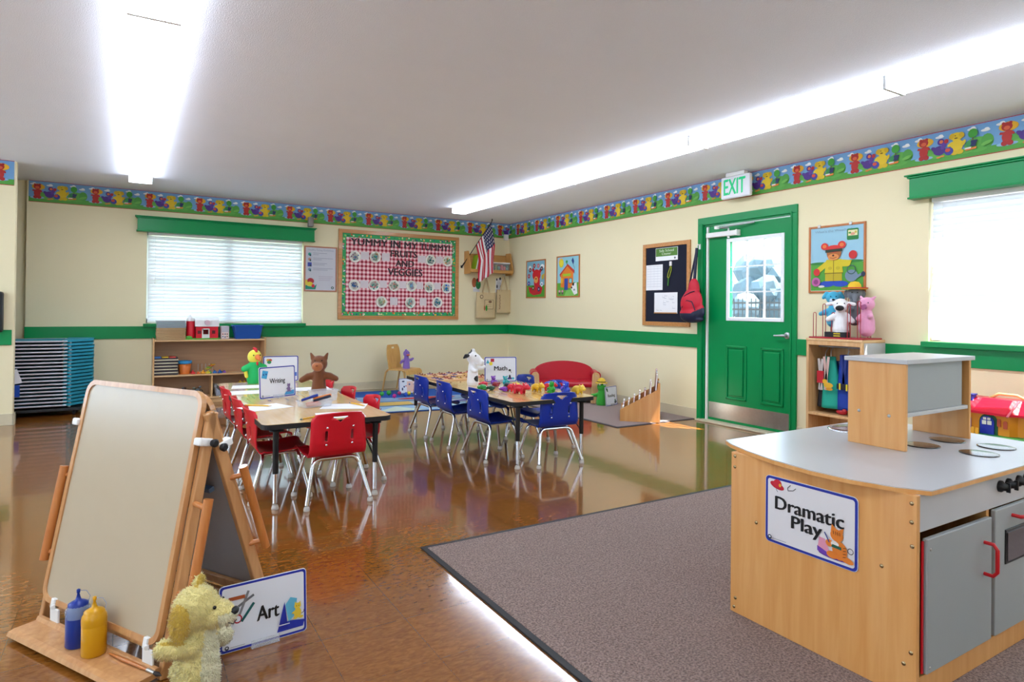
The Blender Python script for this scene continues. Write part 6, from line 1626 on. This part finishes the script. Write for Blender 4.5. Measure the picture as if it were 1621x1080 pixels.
# ------------------------------------------------------------------ rubber animals on the maths table
def critter(x, y, c, label, s=1.0, rz=0, kind='hippo'):
    t = thing('rubber_animal', label, 'toy', (x, y, .4905), rz, 'rubber animals on the maths table')
    m = mat('rubber ' + c, c, rough=.3)
    if kind == 'hippo':
        sh = [('e', (0, 0, .034), (.040, .026, .024)), ('e', (.045, 0, .045), (.024, .021, .02)), ('e', (.062, 0, .038), (.015, .017, .012))] + [('c', [(x_, y_, .03), (x_, y_ * 1.1, .007)], [.012, .0095]) for x_ in (-.022, .024) for y_ in (-.016, .016)] + [('e', (.036, .016, .064), (.006, .005, .007)), ('e', (.036, -.016, .064), (.006, .005, .007))]
    elif kind == 'sit':
        sh = [('e', (0, 0, .028), (.026, .024, .027)), ('e', (0, -.006, .066), (.022, .02, .02)), ('e', (-.02, -.002, .082), (.009, .006, .009)), ('e', (.02, -.002, .082), (.009, .006, .009)), ('c', [(-.02, -.01, .042), (-.033, -.022, .030)], [.009, .008]), ('c', [(.02, -.01, .042), (.033, -.022, .030)], [.009, .008]), ('e', (-.018, -.022, .01), (.012, .014, .009)), ('e', (.018, -.022, .01), (.012, .014, .009))]
    else:
        sh = [('e', (0, 0, .022), (.036, .028, .020)), ('e', (.036, 0, .024), (.016, .015, .014)), ('e', (0, .026, .008), (.02, .01, .007)), ('e', (0, -.026, .008), (.02, .01, .007))]
    sh = [tuple([q[0], (tuple(v * s for v in q[1]) if q[0] == 'e' else [tuple(v * s for v in p) for p in q[1]]), (tuple(v * s for v in q[2]) if q[0] == 'e' else [v * s for v in q[2]])]) for q in sh]
    soft('animal_body', sh, [m], None, .0028 * s, 1, t)
    mb = MB()
    ex = ((.052 * s, .012 * s, .058 * s), (.052 * s, -.012 * s, .058 * s)) if kind == 'hippo' else (((-.008 * s, -.026 * s, .071 * s), (.008 * s, -.026 * s, .071 * s)) if kind == 'sit' else ((.046 * s, .008 * s, .033 * s), (.046 * s, -.008 * s, .033 * s)))
    for p in ex: mb.ball(p, .0035 * s, M_white, 8); 
    mb.build('eye_dots', t)
for a_ in (
    (-2.715, -4.13, '#1f8a3c', 'green rubber toy beetle at the left edge, in front of the red and dark ones', 1.1, R(200), 'bug'),
    (-2.655, -4.17, '#123f2a', 'dark green rubber toy beetle, right next to the green one', .85, R(160), 'bug'),
    (-2.585, -3.92, '#b8283a', 'red rubber toy beetle behind the green beetle', 1.0, R(180), 'bug'),
    (-2.50, -3.97, '#8a1f2c', 'dark red rubber toy beetle between the red beetle and the purple star', .95, R(10), 'bug'),
    (-2.475, -3.88, '#7a3fae', 'purple rubber toy animal just below the left corner of the Math sign', .9, R(10), 'sit'),
    (-2.60, -4.28, '#7a2fa0', 'purple rubber toy lying behind the big red hippo', .9, R(170), 'bug'),
    (-2.565, -4.45, '#c8142f', 'large red rubber hippo at the front of the maths table', 1.25, R(-60), 'hippo'),
    (-2.545, -4.30, '#d21f36', 'smaller red rubber animal just behind the large red hippo', 1.0, R(-80), 'hippo'),
    (-2.36, -4.38, '#dcae1f', 'yellow rubber elephant in the middle, right of the red hippo', 1.05, R(-70), 'hippo'),
    (-2.385, -4.12, '#dcc31f', 'yellow rubber bumblebee toy behind the yellow elephant', 1.0, R(100), 'bug'),
    (-2.44, -4.06, '#20242c', 'black rubber toy animal left of the yellow bumblebee', .9, R(60), 'bug'),
    (-2.385, -3.93, '#2fa0a8', 'turquoise rubber toy below the right corner of the Math sign', .9, R(0), 'sit'),
    (-2.28, -4.13, '#22356a', 'navy rubber toy animal right of the yellow bumblebee', .8, R(20), 'bug'),
    (-2.325, -4.55, '#1f9a2c', 'green rubber toy elephant at the front right of the table', 1.05, R(-100), 'sit'),
    (-2.245, -4.38, '#c4202f', 'red rubber toy right behind the green elephant', 1.0, R(-30), 'hippo'),
    (-2.17, -4.28, '#2456c4', 'bright blue rubber toy behind the red one, nearest the sofa side', 1.0, R(-30), 'hippo'),
    (-2.265, -4.66, '#1a3fb8', 'deep blue rubber toy elephant at the front right corner', 1.1, R(-95), 'sit'),
    (-2.195, -4.54, '#6a44b8', 'violet rubber toy right behind the deep blue elephant', .95, R(-40), 'sit'),
    (-2.165, -4.66, '#dcb93a', 'yellow rubber toy elephant, rightmost on the maths table', 1.1, R(-80), 'hippo')):
    critter(*a_)
# inset puzzles with knobs at the far end
for i, (x, y) in enumerate(((-2.64, -2.98), (-2.33, -2.98), (-2.64, -3.32), (-2.33, -3.32))):
    t = thing('knob_puzzle', 'wooden knob puzzle at the far end of the maths table, ' + ['far left', 'far right', 'near left', 'near right'][i], 'puzzle', (x, y, .4905), R(2 * i - 3), 'knob puzzles on the maths table')
    mb = MB(); mb.box((-.145, -.11, 0), (.145, .11, .011), M_mapleX, .002); mb.build('board', t)
    rnd = random.Random(i + 20)
    for k in range(9):
        cx = -.10 + (k % 3) * .10; cy = -.07 + (k // 3) * .07; c = rnd.choice(('#b5483a', '#2f3f8c', '#8a5a3a', '#c98a6a', '#5a4a9a', '#c9a04a', '#7a2f3a'))
        mb = MB(); pts = [(cx + .026 * math.cos(q) * rnd.uniform(.8, 1.2), cy + .022 * math.sin(q) * rnd.uniform(.8, 1.2)) for q in [2 * math.pi * j / 9 for j in range(9)]]; mb.prism(pts, .011, .016, mat('piece ' + c, c, rough=.45)); p_ = mb.build('puzzle_piece', t)
        mb = MB(); mb.lathe([(.003, 0), (.004, .004), (.008, .007), (.007, .011), (0, .012)], mat('red brown knob', '#8a3a1f', rough=.3), (cx, cy, .016), 10); mb.build('knob', p_)
# ------------------------------------------------------------------ dress-up shelf by the door with the puppet rack
ds_ = thing('dressup_shelf', 'narrow wooden shelf right of the green door holding dress up costumes', 'shelf', (-.165, -5.61, 0))
X0, X1, Y0_, Y1_ = -.165, .150, -.235, .235
mb = MB(); mb.box((X0, Y1_ - .02, 0), (X1, Y1_, .91), M_maple, .002); mb.build('side_panel', ds_)
mb = MB(); mb.box((X0, Y0_, 0), (X1, Y0_ + .02, .91), M_maple, .002); mb.build('side_panel', ds_)
mb = MB(); mb.box((X0 + .02, Y0_ - .004, .0), (X1, Y0_, .905), M_laminate, .001); mb.build('white_side_sheet', ds_)
panel(ds_, 'top_board', (X0 - .003, Y0_ - .003, .91), (X1, Y1_ + .003, .93), M_mapleX); panel(ds_, 'shelf_board', (X0, Y0_ + .02, .30), (X1 - .01, Y1_ - .02, .32), M_maple); panel(ds_, 'shelf_board', (X0, Y0_ + .02, .05), (X1 - .01, Y1_ - .02, .07), M_maple); panel(ds_, 'back_panel', (X1 - .012, Y0_ + .02, .02), (X1 - .002, Y1_ - .02, .91), M_maple)
panel(ds_, 'top_rail', (X0, Y0_ + .02, .875), (X0 + .016, Y1_ - .02, .91), M_maple)
mb = MB(); mb.cyl((-.02, Y0_ + .02, .86), (-.02, Y1_ - .02, .86), .008, M_alu, 10); mb.build('hanging_rod', ds_)
def vest(y, x, c1, c2, label, deco, w=.15, h=.42, seed=0):
    t = thing('dressup_vest', label, 'costume', (x, y, .36), 0, 'costumes hanging in the shelf')
    rnd = random.Random(seed); nu, nv = 18, 14; vs = []; fs = []; 
    for j in range(nv + 1):
        for i in range(nu):
            q = 2 * math.pi * i / nu; v = j / nv; rr_ = (w * .5) * (1.1 - .55 * v ** 1.6) * (1 + .09 * math.cos(4 * q + seed)); vs.append((.055 * (1 - .4 * v) * math.cos(q) * (1 + .12 * math.sin(5 * q)), rr_ * math.sin(q) + .02 * (v) * (seed - 1), v * h))
    for j in range(nv):
        for i in range(nu): a_ = j * nu + i; b_ = j * nu + (i + 1) % nu; fs.append((a_, b_, b_ + nu, a_ + nu))
    fs.append(tuple(range(nv * nu, nv * nu + nu)))
    mb = MB(); mb.add(vs, fs, mat('cloth ' + c1, c1, rough=.7), True); g = mb.build('garment', t); sd = g.modifiers.new('s', 'SOLIDIFY'); sd.thickness = .004
    mb = MB(); T2 = on_right(0, 0, -.062)
    for s_ in (-1, 1): mb.box((s_ * .025 - .011, h * .35, 0), (s_ * .025 + .011, h * 1.0, .004), mat('cloth ' + c2, c2, rough=.7), .001, T2 @ Matrix.Rotation(R(6) * s_, 4, 'Z'))
    mb.build('trim_band', t)
    a = Art(T2, .0006); a.w = .006
    if deco == 'bear': a.ell(.02, h * .45, .04, .022, '#d9a92a'); a.ell(-.01, h * .52, .02, .02, '#d9a92a'); a.ell(.03, h * .38, .03, .012, '#c98f1f')
    elif deco == 'stripes': a.rect(-.055, h * .38, .055, h * .48, '#1a1a22'); a.rect(-.035, h * .37, -.022, h * .49, '#d9c92a'); a.rect(.022, h * .36, .035, h * .48, '#d9c92a')
    else: a.rect(-.03, h * .5, .03, h * .75, '#c21f2f')
    a.build('printed_patch', t)
    mb = MB(); mb.tube([(0, 0, h - .01), (0, 0, h + .02), (0.006, 0, h + .05), (.03, 0, h + .075), (.05, 0, h + .085)], .003, M_alu, 6); mb.build('hanger_hook', t)
vest(-5.455, -.19, '#20242c', '#c9c0bc', 'dark dress up vest with red and white trim, leftmost in the shelf', 'plain', .11, .40, 0)
vest(-5.52, -.215, '#1aa08a', '#c9a8a0', 'turquoise dress up vest with a yellow animal patch', 'bear', .15, .42, 1)
vest(-5.66, -.205, '#153a9c', '#1a2f7a', 'royal blue dress up coat with black and yellow buckles', 'stripes', .17, .44, 2)
vest(-5.60, -.13, '#2a5ab0', '#8a8fa0', 'mid blue dress up vest hanging at the back of the shelf', 'plain', .18, .38, 3)
o = thing('red_shoe', 'small red shoe lying on the shelf below the costumes', 'shoe', (-.245, -5.63, .3205), R(80)); soft('shoe_body', [('e', (0, 0, .02), (.05, .02, .02)), ('e', (-.03, 0, .032), (.022, .02, .022))], [mat('red shoe', '#a81828', rough=.4)], None, .004, 2, o)
# puppet rack (red wire)
pr2_ = thing('puppet_rack', 'red wire puppet rack on top of the dress up shelf', 'rack', (-.165, -5.61, .9305))
M_rw = mat('red wire', '#a3182a', rough=.35)
mb = MB(); mb.box((-.15, -.225, .0), (.13, .225, .012), M_rw, .004); mb.build('base', pr2_)
spots = [(-.12, .19, .20), (-.10, .12, .27), (-.12, .03, .20), (-.12, -.10, .27), (-.11, -.175, .29), (.06, .15, .34), (.06, .02, .36), (.08, -.15, .30), (.0, -.02, .16)]
for (x, y, h) in spots:
    mb = MB(); r_ = .012; mb.tube([(x, y + r_, .010), (x, y + r_, h)] + [(x, y + r_ * math.cos(q), h + r_ * math.sin(q)) for q in [math.pi * k / 6 for k in range(1, 6)]] + [(x, y - r_, h), (x, y - r_, .010)], .0032, M_rw, 6); mb.build('wire_loop', pr2_)
mb = MB(); mb.box((-.13, -.08, .012), (-.06, .10, .055), M_black, .003); mb.box((-.132, -.035, .02), (-.129, .02, .028), mat('yellow stripe', '#d9c02a')); mb.box((-.132, -.035, .038), (-.129, .02, .046), mat('yellow stripe', '#d9c02a')); 
bk2 = thing('striped_box', 'low black box with yellow stripes on the puppet rack base, under the white cow', 'box', (-.165, -5.61, .9305)); mb.build('box_body', bk2)
def rackpup(nm, label, x, y, z, rz, shapes, mats, pk, extra=None):
    t = thing(nm, label, 'puppet', (-.165 + x, -5.61 + y, .9305 + z), rz, None); soft('body', shapes, mats, pk, .006, 3, t)
    if extra: extra(t)
    return t
FC = R(-58)
M_bl = fur('blue plush', '#3fa6c9', b=.25); M_pk = fur('pink plush', '#d995b4', b=.25); M_gy = fur('grey plush', '#6a7078', b=.25); M_ear = fur('pink ear plush', '#d9858a', b=.2)
def pk(c): return 1 if (c.y < -.055 and c.z < .205 and c.z > .14) else 0
rackpup('dog_puppet', 'light blue hand puppet, left in the puppet rack', .05, .135, .12, FC, [('c', [(0, 0, .02), (0, 0, .15)], [.055, .035]), ('e', (0, 0, .215), (.058, .052, .055)), ('e', (0, -.045, .19), (.032, .034, .024)), ('c', [(-.05, 0, .25), (-.075, 0, .215)], [.02, .014]), ('c', [(.05, 0, .25), (.075, 0, .215)], [.02, .014]), ('c', [(-.04, 0, .10), (-.095, -.01, .08)], [.028, .018])], [M_bl, fur('pale blue snout', '#b5c4d6', b=.1)], pk,
    lambda t: (eyes(t, [(-.02, -.048, .225), (.02, -.048, .225)], .0045), [MB.build(m_, 'nose', t) for m_ in [(lambda q: (q.ball((0, -.080, .198), (.012, .007, .008), M_black, 10), q)[1])(MB())]]))
def hat(t):
    mb = MB(); mb.lathe([(.092, .262), (.096, .275), (.088, .270), (.05, .272), (.046, .30), (.03, .322), (0, .328)], mat('sombrero yellow', '#dfb42a', rough=.7), (0, .0, 0), 24); mb.lathe([(.0965, .268), (.0975, .276), (.086, .2725), (.075, .272)], mat('sombrero red brim', '#b31f28', rough=.7), (0, 0, 0), 24)
    mb.build('sombrero', t); eyes(t, [(-.02, -.05, .235), (.02, -.05, .235)], .0045)
rackpup('elephant_puppet', 'grey hand puppet wearing a yellow and red sombrero, back of the puppet rack', .06, -.04, .14, FC, [('c', [(0, 0, .02), (0, 0, .16)], [.055, .036]), ('e', (0, 0, .225), (.056, .05, .055)), ('c', [(0, -.04, .205), (0, -.07, .16)], [.02, .012]), ('e', (-.06, .01, .225), (.02, .012, .035)), ('e', (.06, .01, .225), (.02, .012, .035))], [M_gy], None, hat)
def cowx(t):
    eyes(t, [(-.026, -.047, .228), (.026, -.047, .228)], .005); mb = MB(); mb.ball((-.008, -.086, .19), (.032, .014, .022), M_cb, 14); mb.build('nose', t)
    for s_ in (-1, 1): mb = MB(); mb.ball((s_ * .078, -.004, .222), (.026, .006, .012), M_ear, 10); mb.build('inner_ear', t)
def pk(c): return 0
rackpup('cow_puppet', 'white cow hand puppet with a large black nose, front of the puppet rack', -.075, -.005, .057, FC, [('c', [(0, 0, .02), (0, 0, .08), (0, 0, .15)], [.062, .056, .04]), ('e', (0, 0, .215), (.055, .05, .055)), ('e', (-.004, -.045, .192), (.044, .04, .032)), ('c', [(-.045, 0, .235), (-.095, 0, .222)], [.012, .016]), ('c', [(.045, 0, .235), (.095, 0, .222)], [.012, .016]), ('c', [(-.04, -.01, .13), (-.09, -.02, .10)], [.026, .02]), ('c', [(.04, -.01, .13), (.085, -.02, .085)], [.026, .02])], [M_cw], pk, cowx)
def pigx(t):
    eyes(t, [(-.026, -.048, .225), (.026, -.048, .225)], .0045); mb = MB(); mb.cyl((0, -.05, .195), (0, -.083, .188), .02, mat('mauve snout', '#a85f8c', rough=.7), 14); mb.build('snout', t)
rackpup('pig_puppet', 'pink pig hand puppet, rightmost in the puppet rack', -.02, -.185, .065, R(-80), [('c', [(0, 0, .015), (0, 0, .08), (0, 0, .15)], [.060, .058, .04]), ('e', (0, 0, .215), (.058, .055, .056)), ('c', [(-.035, 0, .255), (-.045, .0, .275)], [.016, .008]), ('c', [(.04, 0, .255), (.06, .0, .272)], [.016, .008]), ('c', [(-.03, -.02, .12), (-.04, -.06, .10)], [.024, .02]), ('c', [(.03, -.02, .12), (.045, -.05, .12)], [.024, .02])], [M_pk], None, pigx)
# ------------------------------------------------------------------ low shelf behind the kitchen with the toy house
ls = thing('low_shelf', 'low wooden shelf under the right window, mostly hidden by the play kitchen', 'shelf', (-.27, -7.0, .0095))
for y in (-.75, .73): panel(ls, 'side_panel', (-.25, y, 0), (.25, y + .02, .33), M_maple)
panel(ls, 'top_board', (-.25, -.75, .33), (.25, .75, .348), M_maple); panel(ls, 'bottom_board', (-.24, -.73, .04), (.24, .73, .058), M_maple); panel(ls, 'back_panel', (.235, -.73, .02), (.247, .73, .33), M_maple)
th = thing('toy_house', 'colourful toy house with a red roof, blue chimney and orange walls behind the kitchen', 'toy house', (-.33, -6.52, .358), R(-90))
# local x to the right (towards -y world), local -y towards the room
M_or = mat('orange toy wall', '#dd8a1f', rough=.35); M_rr = mat('red toy roof', '#c9122f', rough=.28); M_bb = mat('blue toy plastic', '#1f2f9c', rough=.3); M_gg = mat('green toy base', '#1f7a34', rough=.4); M_yy = mat('yellow toy fence', '#e3a52a', rough=.35); M_pane = mat('pale toy window', '#dcdcc9', rough=.3)
mb = MB(); mb.prism([(-.08, -.13), (.3, -.17), (.62, -.13), (.62, .18), (-.08, .18)], 0, .014, M_gg); mb.build('base', th)
mb = MB(); mb.prism([(-.06, -.07), (.03, -.11), (.10, -.08), (.31, -.10), (.34, -.06), (.60, -.06), (.60, .16), (-.06, .16)], .014, .155, M_or); wl = mb.build('walls', th)
mb = MB()
lo = [(-.085, -.10), (.03, -.145), (.11, -.11), (.30, -.13), (.35, -.085), (.63, -.085), (.63, .19), (-.085, .19)]; hi = [(0, .0), (.05, -.02), (.13, -.01), (.30, -.03), (.34, 0), (.56, 0), (.56, .09), (0, .09)]
k = 8; vs = [(p[0], p[1], .14 + (.018 if i in (1,) else 0)) for i, p in enumerate(lo)] + [(p[0], p[1], .155 + (.012 if i in (1,) else 0)) for i, p in enumerate(lo)] + [(p[0], p[1], .235) for p in hi]
fs = [tuple(range(k))[::-1], tuple(range(2 * k, 3 * k))] + [(i, (i + 1) % k, k + (i + 1) % k, k + i) for i in range(k)] + [(k + i, k + (i + 1) % k, 2 * k + (i + 1) % k, 2 * k + i) for i in range(k)]
mb.add(vs, fs, M_rr); mb.tube([(.31, -.135, .14), (.335, -.03, .236)], .006, mat('roof ridge', '#d96a78', rough=.3), 8); mb.build('roof', th)
mb = MB(); mb.box((.02, -.06, .18), (.09, .0, .25), M_bb, .004); mb.box((.015, -.065, .245), (.095, .005, .255), M_bb, .003); mb.build('chimney', th)
mb = MB(); mb.tube([(.14, .06, .228), (.2, .04, .262), (.3, .04, .262), (.36, .06, .228)], .009, mat('cream handle', '#ddc27a', rough=.3), 10); mb.build('carry_handle', th)
def arched(x, z, w, h, y, m, nm, ang=0, par=wl, dep=.006):
    T2 = Matrix.Translation((x, y, z)) @ Matrix.Rotation(ang, 4, 'Z') @ FRONT; mb = MB(T2); pts = [(-w / 2, 0), (w / 2, 0)] + [(w / 2 * math.cos(q), h - w / 2 + w / 2 * math.sin(q)) for q in [math.pi * j / 8 for j in range(9)]]
    mb.prism(pts, 0, dep, m); return mb.build(nm, par), T2
arched(.195, .014, .105, .13, -.088, mat('green door arch', '#14502c'), 'door_arch', R(-4)); d_, T2 = arched(.19, .014, .08, .115, -.095, M_bb, 'door', R(-4))
mb = MB(T2); mb.box((-.028, .06, .006), (-.004, .085, .008), M_pane); mb.box((.002, .06, .006), (.026, .085, .008), M_pane); mb.box((-.022, .09, .006), (-.004, .105, .008), M_pane); mb.box((.002, .09, .006), (.02, .105, .008), M_pane); mb.build('door_window', d_)
d_, T2 = arched(.0, .03, .05, .095, -.098, M_bb, 'window', R(-24)); mb = MB(T2); mb.box((.0, .02, .006), (.014, .04, .008), M_pane); mb.box((.0, .046, .006), (.014, .066, .008), M_pane); mb.build('pane', d_)
arched(.085, .04, .022, .07, -.092, M_bb, 'window', R(24))
d_, T2 = arched(.42, .05, .06, .065, -.062, M_bb, 'window'); mb = MB(T2)
for a_ in (-.022, .003):
    for b_ in (.012, .036): mb.box((a_, b_, .006), (a_ + .018, b_ + .018, .008), M_pane)
mb.build('pane', d_)
arched(.255, .07, .02, .05, -.099, mat('red relief', '#b5482a'), 'lantern_relief', 0, wl, .004); arched(.29, .06, .022, .05, -.101, mat('red relief', '#b5482a'), 'shutter_relief', 0, wl, .004)
mb = MB()
for j in range(6): mb.box((.03 + j * .023, -.155, .0), (.048 + j * .023, -.148, .055 - .004 * (j % 2)), M_yy, .002)
mb.box((.03, -.149, .018), (.165, -.145, .028), M_yy); mb.build('picket_fence', th)
tp = thing('toy_phone', 'toy with a pale grey domed head on a blue base at the right picture edge', 'toy', (-.46, -7.02, .358))
mb = MB(); mb.box((-.05, -.09, 0), (.05, .07, .05), M_bb, .012); mb.build('base', tp); mb = MB(); mb.lathe([(.02, 0), (.022, .02), (.055, .025), (.062, .04), (.05, .056), (.02, .064), (0, .065)], mat('pale grey dome', '#a9b4bc', rough=.35), (0, -.01, .045), 20); mb.build('dome', tp)
